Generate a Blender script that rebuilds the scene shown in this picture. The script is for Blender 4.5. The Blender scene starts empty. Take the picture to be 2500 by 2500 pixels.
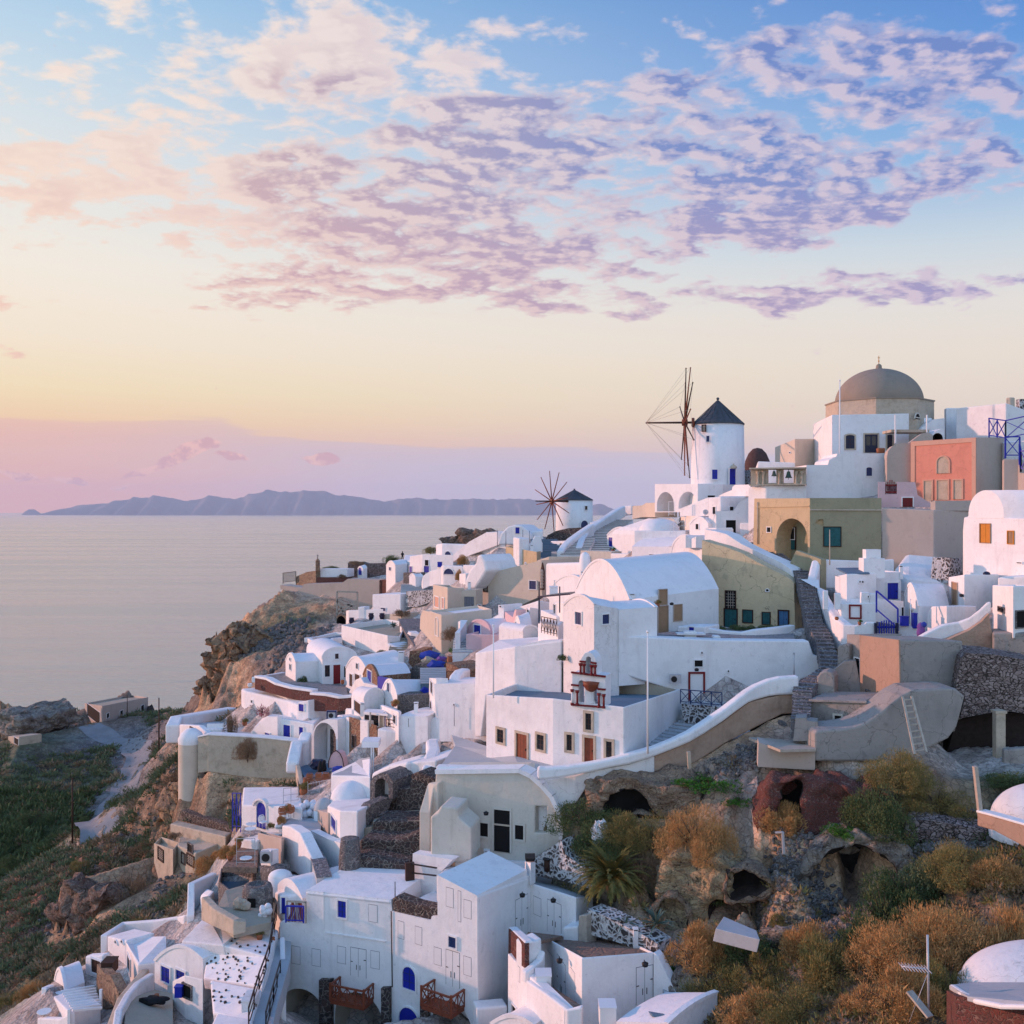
import bpy,bmesh,math,random
import numpy as np
from mathutils import Vector,Matrix
from mathutils.geometry import tessellate_polygon,delaunay_2d_cdt
random.seed(7)
C=bpy.context.scene.collection
F=2500.0;CZ=110.0
OX,OY,SC=0.0,0.0,1.0
def reg(ox,oy,sc=3.22):
 global OX,OY,SC
 OX,OY,SC=ox,oy,sc
def R1():reg(1500,850,3.22)
def R2():reg(1950,850,3.5127)
def R3():reg(1000,1100,3.22)
def R4():reg(1350,1300,3.22)
def R5():reg(1900,1250,3.22)
def R6():reg(400,1250,2.76)
def R7():reg(0,1650,2.273)
def R8():reg(550,1850,2.9723)
def R9():reg(1000,1850,2.9723)
def R10():reg(1400,1800,1.7564)
def R11():reg(550,1500,3.22)
def RP():reg(0,0,1.0)
def sx(x):return OX+x/SC
def sy(y):return OY+y/SC
def XY(x,d):return((sx(x)-1250)/F*d,d)
def ZZ(y,d):return CZ-(sy(y)-1250)/F*d
def P(x,y,d):a=XY(x,d);return Vector((a[0],a[1],ZZ(y,d)))
class NT:
 def __init__(s,tree):s.t=tree;s.n=tree.nodes;s.l=tree.links
 def new(s,ty,**kw):
  n=s.n.new(ty)
  for k,v in kw.items():setattr(n,k,v)
  return n
 def put(s,sock,v):
  if isinstance(v,bpy.types.NodeSocket):s.l.new(v,sock)
  elif v is not None:
   if sock.type=='RGBA' and isinstance(v,(tuple,list))and len(v)==3:v=(*v,1)
   sock.default_value=v
 def m(s,op,a,b=None,c=None,clamp=False):
  n=s.new('ShaderNodeMath',operation=op,use_clamp=clamp)
  s.put(n.inputs[0],a);s.put(n.inputs[1],b)
  if c is not None:s.put(n.inputs[2],c)
  return n.outputs[0]
 def vm(s,op,a,b=None):
  n=s.new('ShaderNodeVectorMath',operation=op)
  s.put(n.inputs[0],a)
  if b is not None:s.put(n.inputs[3 if op=='SCALE' else 1],b)
  return n.outputs[0]
 def mix(s,f,a,b,bt='MIX'):
  n=s.new('ShaderNodeMix',data_type='RGBA',blend_type=bt)
  s.put(n.inputs[0],f);s.put(n.inputs[6],a);s.put(n.inputs[7],b)
  return n.outputs[2]
 def ramp(s,f,stops,ip='LINEAR'):
  n=s.new('ShaderNodeValToRGB');cr=n.color_ramp;cr.interpolation=ip
  while len(cr.elements)<len(stops):cr.elements.new(0.5)
  for e,(p,c)in zip(cr.elements,stops):
   e.position=p;e.color=(c,c,c,1)if isinstance(c,(int,float))else(*c,1)
  s.put(n.inputs[0],f);return n.outputs[0]
 def noise(s,vec,scale,detail=4,rough=0.55,dist=0.0):
  n=s.new('ShaderNodeTexNoise');s.put(n.inputs['Vector'],vec)
  n.inputs['Scale'].default_value=scale;n.inputs['Detail'].default_value=detail
  n.inputs['Roughness'].default_value=rough;n.inputs['Distortion'].default_value=dist
  return n.outputs[0]
 def voro(s,vec,scale,feature='F1',out=0,rand=1.0):
  n=s.new('ShaderNodeTexVoronoi',feature=feature);s.put(n.inputs['Vector'],vec)
  n.inputs['Scale'].default_value=scale;n.inputs['Randomness'].default_value=rand
  return n.outputs[out]
 def map(s,vec,loc=(0,0,0),rot=(0,0,0),scale=(1,1,1)):
  n=s.new('ShaderNodeMapping');s.put(n.inputs[0],vec)
  n.inputs[1].default_value=loc;n.inputs[2].default_value=rot;n.inputs[3].default_value=scale
  return n.outputs[0]
 def rng(s,v,a,b,c=0.0,d=1.0,smooth=True):
  n=s.new('ShaderNodeMapRange',interpolation_type='SMOOTHSTEP' if smooth else 'LINEAR')
  s.put(n.inputs[0],v);n.inputs[1].default_value=a;n.inputs[2].default_value=b
  n.inputs[3].default_value=c;n.inputs[4].default_value=d
  return n.outputs[0]
def lin(r,g=None,b=None):
 if g is None:r,g,b=r
 f=lambda c:(c/255/12.92)if c<=10 else((c/255+0.055)/1.055)**2.4
 return(f(r),f(g),f(b))
MAT={}
def newmat(name):
 m=bpy.data.materials.new(name);m.use_nodes=True
 t=NT(m.node_tree);b=m.node_tree.nodes['Principled BSDF']
 b.inputs['Specular IOR Level'].default_value=0.25
 MAT[name]=m
 return m,t,b
def bump(t,b,h,strength,dist=0.05):
 n=t.new('ShaderNodeBump');n.inputs['Strength'].default_value=strength;n.inputs['Distance'].default_value=dist
 t.put(n.inputs['Height'],h);t.l.new(n.outputs[0],b.inputs['Normal'])
def pos(t):return t.new('ShaderNodeNewGeometry').outputs['Position']
def plaster(name,base,stain=None,stain_amt=0.3,rough=0.9,lump=0.5,scale=1.0,crack=0.0,streak=0.25):
 m,t,b=newmat(name);p=pos(t)
 stain=stain or tuple(c*0.62 for c in base)
 big=t.noise(p,0.35*scale,5,0.6)
 st=t.noise(t.map(p,scale=(1.6,1.6,0.22)),1.1*scale,4,0.65)
 f=t.m('ADD',t.rng(big,0.48,0.78,0,stain_amt),t.rng(st,0.52,0.8,0,streak),clamp=True)
 col=t.mix(f,base,stain)
 pt_=t.noise(p,1.3*scale,6,0.72);col=t.mix(t.rng(pt_,0.53,0.565,0,0.30),col,tuple(c*0.86 for c in base));pt2=t.noise(t.vm('ADD',p,(9,3,5)),2.1*scale,6,0.75);col=t.mix(t.rng(pt2,0.60,0.63,0,0.5),col,tuple(c*0.72 for c in base))
 fine=t.noise(p,9,3,0.6)
 col=t.mix(t.rng(fine,0.35,0.7,0,0.10),col,tuple(c*0.75 for c in base))
 if crack:
  e=t.voro(t.vm('ADD',p,t.vm('SCALE',t.new('ShaderNodeTexNoise').outputs[1],0.0)),0.42,'DISTANCE_TO_EDGE')
  wp=t.new('ShaderNodeTexNoise');t.put(wp.inputs['Vector'],p);wp.inputs['Scale'].default_value=1.3;wp.inputs['Detail'].default_value=5
  q=t.vm('ADD',p,t.vm('SCALE',wp.outputs[1],1.5))
  e=t.voro(q,0.42,'DISTANCE_TO_EDGE')
  col=t.mix(t.rng(e,0.0,0.012,crack,0),col,tuple(c*0.3 for c in base))
  pat=t.noise(p,0.9,6,0.7)
  col=t.mix(t.rng(pat,0.56,0.66,0,crack*0.8),col,stain)
 t.put(b.inputs['Base Color'],col);b.inputs['Roughness'].default_value=rough
 h=t.m('ADD',t.m('MULTIPLY',t.noise(p,0.9,4,0.6),1.0),t.m('MULTIPLY',t.noise(p,12,3,0.6),0.06))
 bump(t,b,h,lump,0.12)
 return m
def masonry(name,stone,stone2,mortar,scale=3.2,mw=0.05,flat=1.0,patch=0.0):
 m,t,b=newmat(name);p=pos(t)
 wp=t.new('ShaderNodeTexNoise');t.put(wp.inputs['Vector'],p);wp.inputs['Scale'].default_value=1.5;wp.inputs['Detail'].default_value=2
 q=t.map(t.vm('ADD',p,t.vm('SCALE',wp.outputs[1],0.8)),scale=(1,1,flat))
 e=t.voro(q,scale,'DISTANCE_TO_EDGE');cid=t.voro(q,scale,'F1',1)
 s=t.mix(t.rng(t.noise(cid,3,1),0.35,0.65),stone,stone2)
 s=t.mix(t.rng(t.noise(p,14,3),0.3,0.75,0,0.5),s,tuple(c*0.5 for c in stone))
 mk=t.rng(e,mw*0.6,mw*1.5,1,0)
 if patch:mk=t.m('MAXIMUM',mk,t.rng(t.noise(p,0.7,5,0.65),0.62-patch*0.2,0.72-patch*0.2))
 mo=t.mix(t.rng(t.noise(p,5,4),0.3,0.7,0,0.5),mortar,tuple(c*0.6 for c in mortar))
 t.put(b.inputs['Base Color'],t.mix(mk,s,mo));b.inputs['Roughness'].default_value=0.95
 h=t.m('MINIMUM',e,0.14)
 bump(t,b,t.m('ADD',t.m('MULTIPLY',h,4),t.m('MULTIPLY',t.noise(p,10,3),0.35)),0.8,0.09)
 return m
def plain(name,col,rough=0.6,var=0.25,scale=4.0,metal=0.0,spec=0.3,bmp=0.1):
 m,t,b=newmat(name);p=pos(t)
 n=t.noise(p,scale,4,0.6)
 t.put(b.inputs['Base Color'],t.mix(t.rng(n,0.35,0.7,0,var),col,tuple(c*0.5 for c in col)))
 b.inputs['Roughness'].default_value=rough;b.inputs['Metallic'].default_value=metal
 b.inputs['Specular IOR Level'].default_value=spec
 if bmp:bump(t,b,t.noise(p,scale*3,3),bmp,0.02)
 return m
plaster('white',(0.82,0.82,0.82),(0.55,0.54,0.54),0.5,lump=0.6,streak=0.42)
plaster('white_worn',(0.78,0.77,0.76),(0.42,0.40,0.38),0.35,lump=0.55,crack=0.35,streak=0.4)
plaster('white_roof',(0.80,0.80,0.81),(0.58,0.60,0.62),0.35,lump=0.7,streak=0.1)
plaster('roof_gray',(0.42,0.45,0.47),(0.22,0.25,0.27),0.5,lump=0.4,streak=0.1)
plaster('roof_blue',(0.12,0.19,0.26),(0.07,0.11,0.15),0.5,lump=0.3,streak=0.05)
plaster('cream',(0.62,0.54,0.44),(0.44,0.36,0.28),0.35,lump=0.4)
plaster('beige',(0.50,0.42,0.36),(0.34,0.27,0.22),0.35,lump=0.35)
plaster('pinkwash',(0.68,0.48,0.50),(0.55,0.36,0.38),0.3,lump=0.35)
plaster('salmon',(0.70,0.29,0.21),(0.48,0.18,0.13),0.5,lump=0.4,crack=0.25)
plaster('salmon_trim',(0.64,0.38,0.28),(0.5,0.28,0.2),0.3,lump=0.3)
plaster('ochre',(0.56,0.44,0.27),(0.36,0.32,0.20),0.6,lump=0.6,crack=0.5,streak=0.5)
plaster('olive',(0.34,0.31,0.20),(0.24,0.23,0.15),0.6,lump=0.5,crack=0.3,streak=0.5)
plaster('ruin_yellow',(0.66,0.54,0.34),(0.42,0.35,0.24),0.7,lump=1.0,crack=0.8,streak=0.5)
plaster('ruin_cream',(0.62,0.58,0.50),(0.42,0.38,0.31),0.45,lump=0.6,streak=0.5,crack=0.12)
plaster('ruin_gray',(0.33,0.305,0.28),(0.19,0.175,0.165),0.5,lump=1.0,crack=0.7,streak=0.35)
plaster('ruin_orange',(0.40,0.27,0.20),(0.28,0.20,0.16),0.6,lump=0.9,crack=0.35,streak=0.4)
plaster('sand_render',(0.40,0.35,0.27),(0.30,0.26,0.20),0.5,lump=1.0,scale=2)
plaster('dome_taupe',(0.30,0.25,0.20),(0.19,0.16,0.13),0.5,lump=0.35,streak=0.4)
plaster('limestone',(0.52,0.44,0.34),(0.28,0.23,0.17),0.8,lump=1.3,scale=2.5,crack=0.3)
masonry('stone_dark',(0.055,0.045,0.045),(0.11,0.07,0.06),(0.27,0.235,0.20),2.9,0.045,1.2)
masonry('stone_red',(0.17,0.055,0.045),(0.11,0.05,0.045),(0.24,0.15,0.12),4.5,0.035,1.6)
masonry('stone_brown',(0.30,0.15,0.09),(0.16,0.09,0.07),(0.42,0.30,0.20),3.2,0.06,1.3)
masonry('stone_whitewash',(0.06,0.055,0.055),(0.12,0.10,0.09),(0.66,0.66,0.66),3.0,0.13,1.2,patch=0.35)
masonry('stone_gray',(0.16,0.145,0.14),(0.10,0.09,0.09),(0.30,0.27,0.25),2.6,0.05,1.8)
masonry('rubble_wall',(0.36,0.29,0.27),(0.16,0.11,0.10),(0.05,0.04,0.035),3.6,0.07,1.7,patch=0.12)
masonry('paving',(0.36,0.33,0.32),(0.30,0.28,0.28),(0.20,0.19,0.19),1.6,0.03)
masonry('step_stone',(0.20,0.19,0.20),(0.13,0.125,0.13),(0.36,0.35,0.36),2.4,0.04)
def rockmat(name,c1,c2,c3,sc=1.0):
 m,t,b=newmat(name);p=pos(t)
 wp=t.new('ShaderNodeTexNoise');t.put(wp.inputs['Vector'],p);wp.inputs['Scale'].default_value=0.8*sc;wp.inputs['Detail'].default_value=5
 q=t.vm('ADD',p,t.vm('SCALE',wp.outputs[1],1.6))
 n=t.noise(t.map(q,scale=(1,1,2.6)),0.9*sc,6,0.68);f=t.noise(p,5*sc,4,0.7);v1=t.voro(q,3.2*sc,'F1');e=t.voro(q,1.5*sc,'DISTANCE_TO_EDGE')
 col=t.mix(t.rng(n,0.40,0.62),c1,c2);col=t.mix(t.rng(f,0.50,0.64,0,0.8),col,c3)
 pit=t.m('MULTIPLY',t.rng(v1,0.10,0.22,1,0),t.rng(n,0.42,0.52));col=t.mix(pit,col,tuple(c*0.25 for c in c2));col=t.mix(t.rng(e,0,0.03,0.6,0),col,tuple(c*0.35 for c in c2))
 t.put(b.inputs['Base Color'],col);b.inputs['Roughness'].default_value=1
 h=t.m('SUBTRACT',t.m('ADD',t.m('MULTIPLY',n,3.0),t.m('ADD',t.m('MULTIPLY',f,0.7),t.m('MULTIPLY',t.m('MINIMUM',e,0.15),2.5))),t.m('MULTIPLY',pit,0.8));bump(t,b,h,1.0,0.3)
rockmat('limestone_gold',(0.62,0.48,0.28),(0.44,0.33,0.21),(0.26,0.19,0.13))
rockmat('cliff_rock',(0.46,0.30,0.18),(0.28,0.19,0.13),(0.17,0.12,0.09),0.5)
rockmat('rock_brown',(0.27,0.19,0.145),(0.16,0.11,0.09),(0.38,0.31,0.26),0.8)
rockmat('rock_pale',(0.44,0.38,0.31),(0.20,0.165,0.14),(0.48,0.44,0.40),0.9)
rockmat('earth_tan',(0.52,0.38,0.26),(0.36,0.25,0.18),(0.24,0.17,0.13),1.1)
plaster('bank_earth',(0.44,0.31,0.23),(0.27,0.19,0.14),0.8,lump=1.8,scale=2.5,streak=0.5)
masonry('tile_brown',(0.30,0.20,0.15),(0.26,0.17,0.13),(0.20,0.14,0.11),1.5,0.03)
plain('blue',(0.012,0.025,0.36),0.45,0.3)
plain('blue_dark',(0.02,0.04,0.13),0.4,0.3)
plain('navy',(0.012,0.018,0.05),0.4,0.3)
plain('teal',(0.02,0.13,0.14),0.6,0.6)
plain('weathered_blue',(0.06,0.17,0.34),0.6,0.5)
plain('red_paint',(0.20,0.012,0.015),0.5,0.3)
plain('brown_wood',(0.22,0.055,0.025),0.55,0.5)
plain('orange_wood',(0.58,0.22,0.02),0.6,0.2)
plain('dark_wood',(0.05,0.022,0.015),0.7,0.4)
plain('tan_panel',(0.35,0.22,0.13),0.8,0.2)
plain('pale_wood',(0.46,0.40,0.33),0.8,0.4)
plain('white_paint',(0.80,0.80,0.80),0.5,0.05)
plain('gray_paint',(0.16,0.18,0.22),0.6,0.2)
plain('gap_gray',(0.12,0.12,0.14),0.9,0.1)
plain('void',(0.010,0.009,0.009),0.95,0.0,bmp=0)  # near-black, painted in for the shade inside caves and open holes
plain('cave_dark',(0.035,0.025,0.022),0.95,0.6,bmp=1.0)  # dark colour painted in place of the shade within caves and recesses
plain('iron',(0.03,0.028,0.03),0.5,0.2,metal=0.5)
plain('galv',(0.50,0.50,0.52),0.45,0.2,metal=0.3)
plain('bronze',(0.05,0.08,0.06),0.5,0.4,metal=0.4)
plain('terracotta',(0.36,0.13,0.06),0.8,0.4)
plain('cloth_white',(0.72,0.73,0.76),0.9,0.1)
plain('cloth_blue',(0.03,0.06,0.35),0.9,0.3)
plain('cloth_purple',(0.18,0.08,0.30),0.9,0.3)
plain('cloth_dark',(0.012,0.012,0.014),0.9,0.1)
plain('skin',(0.45,0.25,0.17),0.6,0.05)
plain('bark',(0.10,0.07,0.05),0.9,0.4)
plain('thatch',(0.10,0.055,0.05),0.95,0.6,scale=3,bmp=0.6)
plain('slate',(0.075,0.085,0.10),0.7,0.7,scale=2.5,bmp=0.5)
m,t,b=newmat('glass')
b.inputs['Base Color'].default_value=(0.015,0.018,0.025,1);b.inputs['Roughness'].default_value=0.12;b.inputs['Specular IOR Level'].default_value=0.5
m,t,b=newmat('skylight')
b.inputs['Base Color'].default_value=(0.12,0.16,0.22,1);b.inputs['Roughness'].default_value=0.2
def leafmat(name,c1,c2,c3):
 m,t,b=newmat(name);p=pos(t)
 rnd=t.new('ShaderNodeObjectInfo').outputs['Random']
 n=t.noise(p,1.4,5,0.7);n2=t.noise(p,30,2)
 col=t.mix(t.rng(n,0.38,0.62),c1,c2)
 col=t.mix(t.rng(n2,0.4,0.7,0,0.7),col,c3)
 t.put(b.inputs['Base Color'],col);b.inputs['Roughness'].default_value=0.85
 b.inputs['Specular IOR Level'].default_value=0.1
 return m
leafmat('leaf_green',(0.0813,0.119,0.05),(0.138,0.169,0.0688),(0.0375,0.0562,0.025))
leafmat('leaf_lush',(0.0559,0.16,0.0287),(0.0957,0.223,0.0319),(0.0319,0.0798,0.0191))
leafmat('leaf_gray',(0.121,0.165,0.0825),(0.187,0.209,0.11),(0.066,0.088,0.0495))
leafmat('leaf_rust',(0.5,0.263,0.0938),(0.325,0.188,0.075),(0.65,0.388,0.175))
leafmat('leaf_olive',(0.25,0.194,0.0688),(0.15,0.156,0.0562),(0.4,0.275,0.112))
leafmat('leaf_brown',(0.264,0.165,0.099),(0.187,0.127,0.0825),(0.374,0.264,0.165))
leafmat('leaf_tan',(0.286,0.198,0.121),(0.198,0.143,0.088),(0.396,0.297,0.187))
leafmat('leaf_palm',(0.154,0.136,0.0363),(0.0635,0.0906,0.0326),(0.307,0.217,0.0725))
leafmat('leaf_agave',(0.12,0.176,0.144),(0.16,0.223,0.176),(0.0638,0.0957,0.0798))
leafmat('leaf_pink',(0.51,0.16,0.208),(0.319,0.112,0.128),(0.223,0.16,0.112))
def tag(o,label=None,cat=None,group=None,kind=None):
 if label:o['label']=label
 if cat:o['category']=cat
 if group:o['group']=group
 if kind:o['kind']=kind
 return o
def thing(name,label,cat,loc,group=None):
 o=bpy.data.objects.new(name,None);C.objects.link(o)
 o.location=loc;o.empty_display_size=0.3
 tag(o,label,cat,group);o['_w']=0;del o['_w']
 return o
def wloc(o):
 v=Vector(o.location)
 while o.parent:o=o.parent;v+=Vector(o.location)
 return v
def obj(name,bm,mats,parent=None,label=None,loc=None,bev=0.0,smooth=False,segs=2):
 """bm holds world coordinates; stored relative to its parent (or to loc)"""
 if bev>0:
  es=[e for e in bm.edges if len(e.link_faces)==2 and e.calc_face_angle(0)>0.7]
  if es:
   try:bmesh.ops.bevel(bm,geom=es,offset=bev,segments=segs,affect='EDGES',profile=0.5,clamp_overlap=True)
   except Exception:pass
 if smooth:
  for f in bm.faces:f.smooth=True
  for e in bm.edges:
   if len(e.link_faces)==2 and e.calc_face_angle(0)>0.7:e.smooth=False
 base=wloc(parent)if parent else(Vector(loc)if loc is not None else None)
 if base is None:
  base=Vector((0,0,0));n=max(1,len(bm.verts))
  for v in bm.verts:base+=v.co
  base/=n;base.z=min((v.co.z for v in bm.verts),default=0)
 bmesh.ops.translate(bm,verts=bm.verts,vec=-base)
 me=bpy.data.meshes.new(name);bm.to_mesh(me);bm.free()
 for mm in(mats if isinstance(mats,(list,tuple))else[mats]):me.materials.append(MAT[mm])
 o=bpy.data.objects.new(name,me);C.objects.link(o)
 if parent:o.parent=parent
 else:o.location=base
 if label:o['label']=label
 return o
def box(bm,c,s,rz=0.0,mi=0,rot=None):
 M=Matrix.Translation(Vector(c))@(rot if rot is not None else Matrix.Rotation(rz,4,'Z'))
 vs=[bm.verts.new(M@Vector((x*s[0]/2,y*s[1]/2,z*s[2]/2)))for x in(-1,1)for y in(-1,1)for z in(-1,1)]
 for q in((0,1,3,2),(4,6,7,5),(0,4,5,1),(2,3,7,6),(0,2,6,4),(1,5,7,3)):
  f=bm.faces.new([vs[i]for i in q]);f.material_index=mi
def tube(bm,a,b,r,r2=None,n=8,mi=0,caps=True):
 a,b=Vector(a),Vector(b);r2=r if r2 is None else r2
 d=(b-a)
 if d.length<1e-6:return
 d.normalize();u=d.orthogonal().normalized();w=d.cross(u)
 A=[bm.verts.new(a+(u*math.cos(k*2*math.pi/n)+w*math.sin(k*2*math.pi/n))*r)for k in range(n)]
 B=[bm.verts.new(b+(u*math.cos(k*2*math.pi/n)+w*math.sin(k*2*math.pi/n))*r2)for k in range(n)]
 for k in range(n):
  f=bm.faces.new([A[k],A[(k+1)%n],B[(k+1)%n],B[k]]);f.smooth=True;f.material_index=mi
 if caps:bm.faces.new(A[::-1]).material_index=mi;bm.faces.new(B).material_index=mi
def bar(bm,a,b,w,h=None,mi=0):
 """square section bar between two points"""
 a,b=Vector(a),Vector(b);d=b-a;L=d.length
 if L<1e-6:return
 q=d.to_track_quat('X','Z').to_matrix().to_4x4()
 box(bm,(a+b)/2,(L,w,h or w),rot=q,mi=mi)
def lathe(bm,c,prof,n=32,mi=0,a0=0.0,a1=2*math.pi):
 rings=[];full=abs(a1-a0-2*math.pi)<1e-6;m=n if full else n+1
 for r,z in prof:
  rings.append([bm.verts.new((c[0]+r*math.cos(a0+(a1-a0)*k/n),c[1]+r*math.sin(a0+(a1-a0)*k/n),c[2]+z))for k in range(m)])
 for A,B in zip(rings,rings[1:]):
  for k in range(n):
   f=bm.faces.new([A[k],A[(k+1)%m],B[(k+1)%m],B[k]]);f.smooth=True;f.material_index=mi
 bmesh.ops.remove_doubles(bm,verts=bm.verts,dist=1e-4)
def poly_prism(bm,plan,zt,zb,mi=0,top=True):
 """plan: list of (x,y); zt, zb per-vertex lists"""
 n=len(plan)
 T=[bm.verts.new((p[0],p[1],z))for p,z in zip(plan,zt)]
 B=[bm.verts.new((p[0],p[1],z))for p,z in zip(plan,zb)]
 for i in range(n):
  j=(i+1)%n
  bm.faces.new([B[i],B[j],T[j],T[i]]).material_index=mi
 if top:bm.faces.new(T).material_index=mi
 bm.faces.new(B[::-1]).material_index=mi
def shape_with_holes(bm,outer,holes,depth_vec,hole_depth=None,mi=0,mi_back=None,mi_side=None):
 """outer / holes: lists of 3D points in one plane. Extruded by depth_vec; every hole becomes a recess of hole_depth (vector) closed at its back"""
 loops=[[Vector(p)for p in outer]]+[[Vector(p)for p in h]for h in holes]
 flat=[p for l in loops for p in l]
 o0=flat[0];far=max(flat,key=lambda p:(p-o0).xy.length);ud=Vector((far.x-o0.x,far.y-o0.y,0)).normalized()
 V=[bm.verts.new(p)for p in flat];L2=[[Vector(((p-o0).dot(ud),p.z))for p in l]for l in loops]
 f2=[p for l in L2 for p in l];es_=[];k0=0
 for l in L2:es_+=[(k0+i,k0+(i+1)%len(l))for i in range(len(l))];k0+=len(l)
 cv_,ce_,cf_,ov_,oe_,of_=delaunay_2d_cdt(f2,es_,[],0,1e-5)
 def inside(p,l):
  c_=False;n_=len(l)
  for i in range(n_):
   a,b_=l[i],l[i-1]
   if(a.y>p.y)!=(b_.y>p.y)and p.x<(b_.x-a.x)*(p.y-a.y)/(b_.y-a.y)+a.x:c_=not c_
  return c_
 vm_=[V[o_[0]]if o_ else bm.verts.new(o0+ud*cv_[i].x+Vector((0,0,cv_[i].y-o0.z)))for i,o_ in enumerate(ov_)]
 for t3 in cf_:
  m_=(cv_[t3[0]]+cv_[t3[1]]+cv_[t3[2]])/3
  if inside(m_,L2[0])and not any(inside(m_,h)for h in L2[1:]):
   try:bm.faces.new([vm_[i]for i in t3]).material_index=mi
   except ValueError:pass
 dv=Vector(depth_vec);no=len(outer)
 BV=[bm.verts.new(p+dv)for p in loops[0]]
 for i in range(no):
  j=(i+1)%no
  bm.faces.new([V[i],V[j],BV[j],BV[i]]).material_index=mi
 s=no
 for h in holes:
  n=len(h);hd=Vector(hole_depth if hole_depth is not None else dv)
  HV=[bm.verts.new(Vector(p)+hd)for p in h]
  for i in range(n):
   j=(i+1)%n
   bm.faces.new([V[s+i],V[s+j],HV[j],HV[i]]).material_index=mi if mi_side is None else mi_side
  if hole_depth is not None:bm.faces.new(HV).material_index=mi if mi_back is None else mi_back
  s+=n
 if hole_depth is not None:bm.faces.new(BV)
 else:
  tr=tessellate_polygon([[p+dv for p in l]for l in loops])
  allb=BV+[v for v in bm.verts if False]
 bmesh.ops.recalc_face_normals(bm,faces=bm.faces)
def rn(bm):bmesh.ops.recalc_face_normals(bm,faces=bm.faces)
def nb():return bmesh.new()
CTRL=[]
def ctrl(x,y,d,cls='town',amp=0.0,dz=0.0):
 p=P(x,y,d);CTRL.append((p.x,p.y,p.z+dz,cls,amp))
class Face:
 """vertical plane through two plan points, seen from the camera"""
 def __init__(s,a,b):
  s.a=Vector(a);s.b=Vector(b);s.u=(s.b-s.a);s.L=s.u.length;s.u.normalize()
  s.n=Vector((s.u.y,-s.u.x))
  mid=(s.a+s.b)/2
  if s.n.dot(mid)>0:s.n=-s.n
 def hit(s,x,y,off=0.0):
  k=(sx(x)-1250)/F
  a=s.a+s.n*off;den=s.u.x-k*s.u.y
  tt=(k*a.y-a.x)/den if abs(den)>1e-9 else 0
  q=a+s.u*tt
  return tt,ZZ(y,q.y)
 def pt(s,t,z,off=0.0):
  q=s.a+s.u*t+s.n*off
  return Vector((q.x,q.y,z))
def arch_loop(t0,t1,z0,z1,arch,n=10):
 """outline in (t,z): rectangle, or with a round top"""
 if not arch:return[(t0,z0),(t1,z0),(t1,z1),(t0,z1)]
 r=abs(t1-t0)/2*arch;c=(t0+t1)/2;hw=(t1-t0)/2;zs=z1-r
 return[(t0,z0),(t1,z0)]+[(c+hw*math.cos(k*math.pi/n),zs+r*math.sin(k*math.pi/n))for k in range(n+1)]
KIND={'bd':('blue','white_paint',0.09,'planks','door'),'bw':('blue','white_paint',0.09,'panes','window'),'bs':('blue','white_paint',0.07,'louvre','window'),'dw':('glass','white_paint',0.09,'panes','window'),'dd':('void','white_paint',0.08,'none','door'),'vo':('void','white_paint',0.06,'none','window'),'rd':('red_paint','white_paint',0.10,'planks','door'),'rw':('dark_wood','white_paint',0.09,'panes','window'),'nd':('brown_wood','limestone',0.16,'planks','door'),'nw':('glass','limestone',0.16,'panes','window'),'wd':('white_paint','gap_gray',0.028,'white_door','door'),'ws':('white_paint','gap_gray',0.022,'none','window'),'td':('teal','dark_wood',0.10,'planks','door'),'tw':('teal','dark_wood',0.07,'louvre','window'),'wb':('weathered_blue','dark_wood',0.12,'planks','door'),'tn':('tan_panel','beige',0.05,'none','window'),'ow':('orange_wood','tan_panel',0.05,'louvre','window'),'gd':('gray_paint','cream',0.08,'planks','door'),'nv':('navy','limestone',0.16,'panes','window'),'ndr':('navy','limestone',0.16,'door_glass','door'),'gr':('void','dark_wood',0.08,'grille','window'),'mw':('white_paint','red_paint',0.12,'none','window'),'mdr':('white_paint','red_paint',0.14,'none','door'),'ld':('limestone','salmon_trim',0.12,'none','door'),'cw':('void','ruin_cream',0.12,'none','window'),'cd':('void','ruin_cream',0.12,'transom','door'),'pw':('salmon_trim','white_paint',0.10,'none','window'),'bv':('blue_dark','white_paint',0.08,'panes','window'),'sw':('void','stone_gray',0.08,'none','window'),'yw':('tan_panel','orange_wood',0.06,'louvre','window'),}
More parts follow.
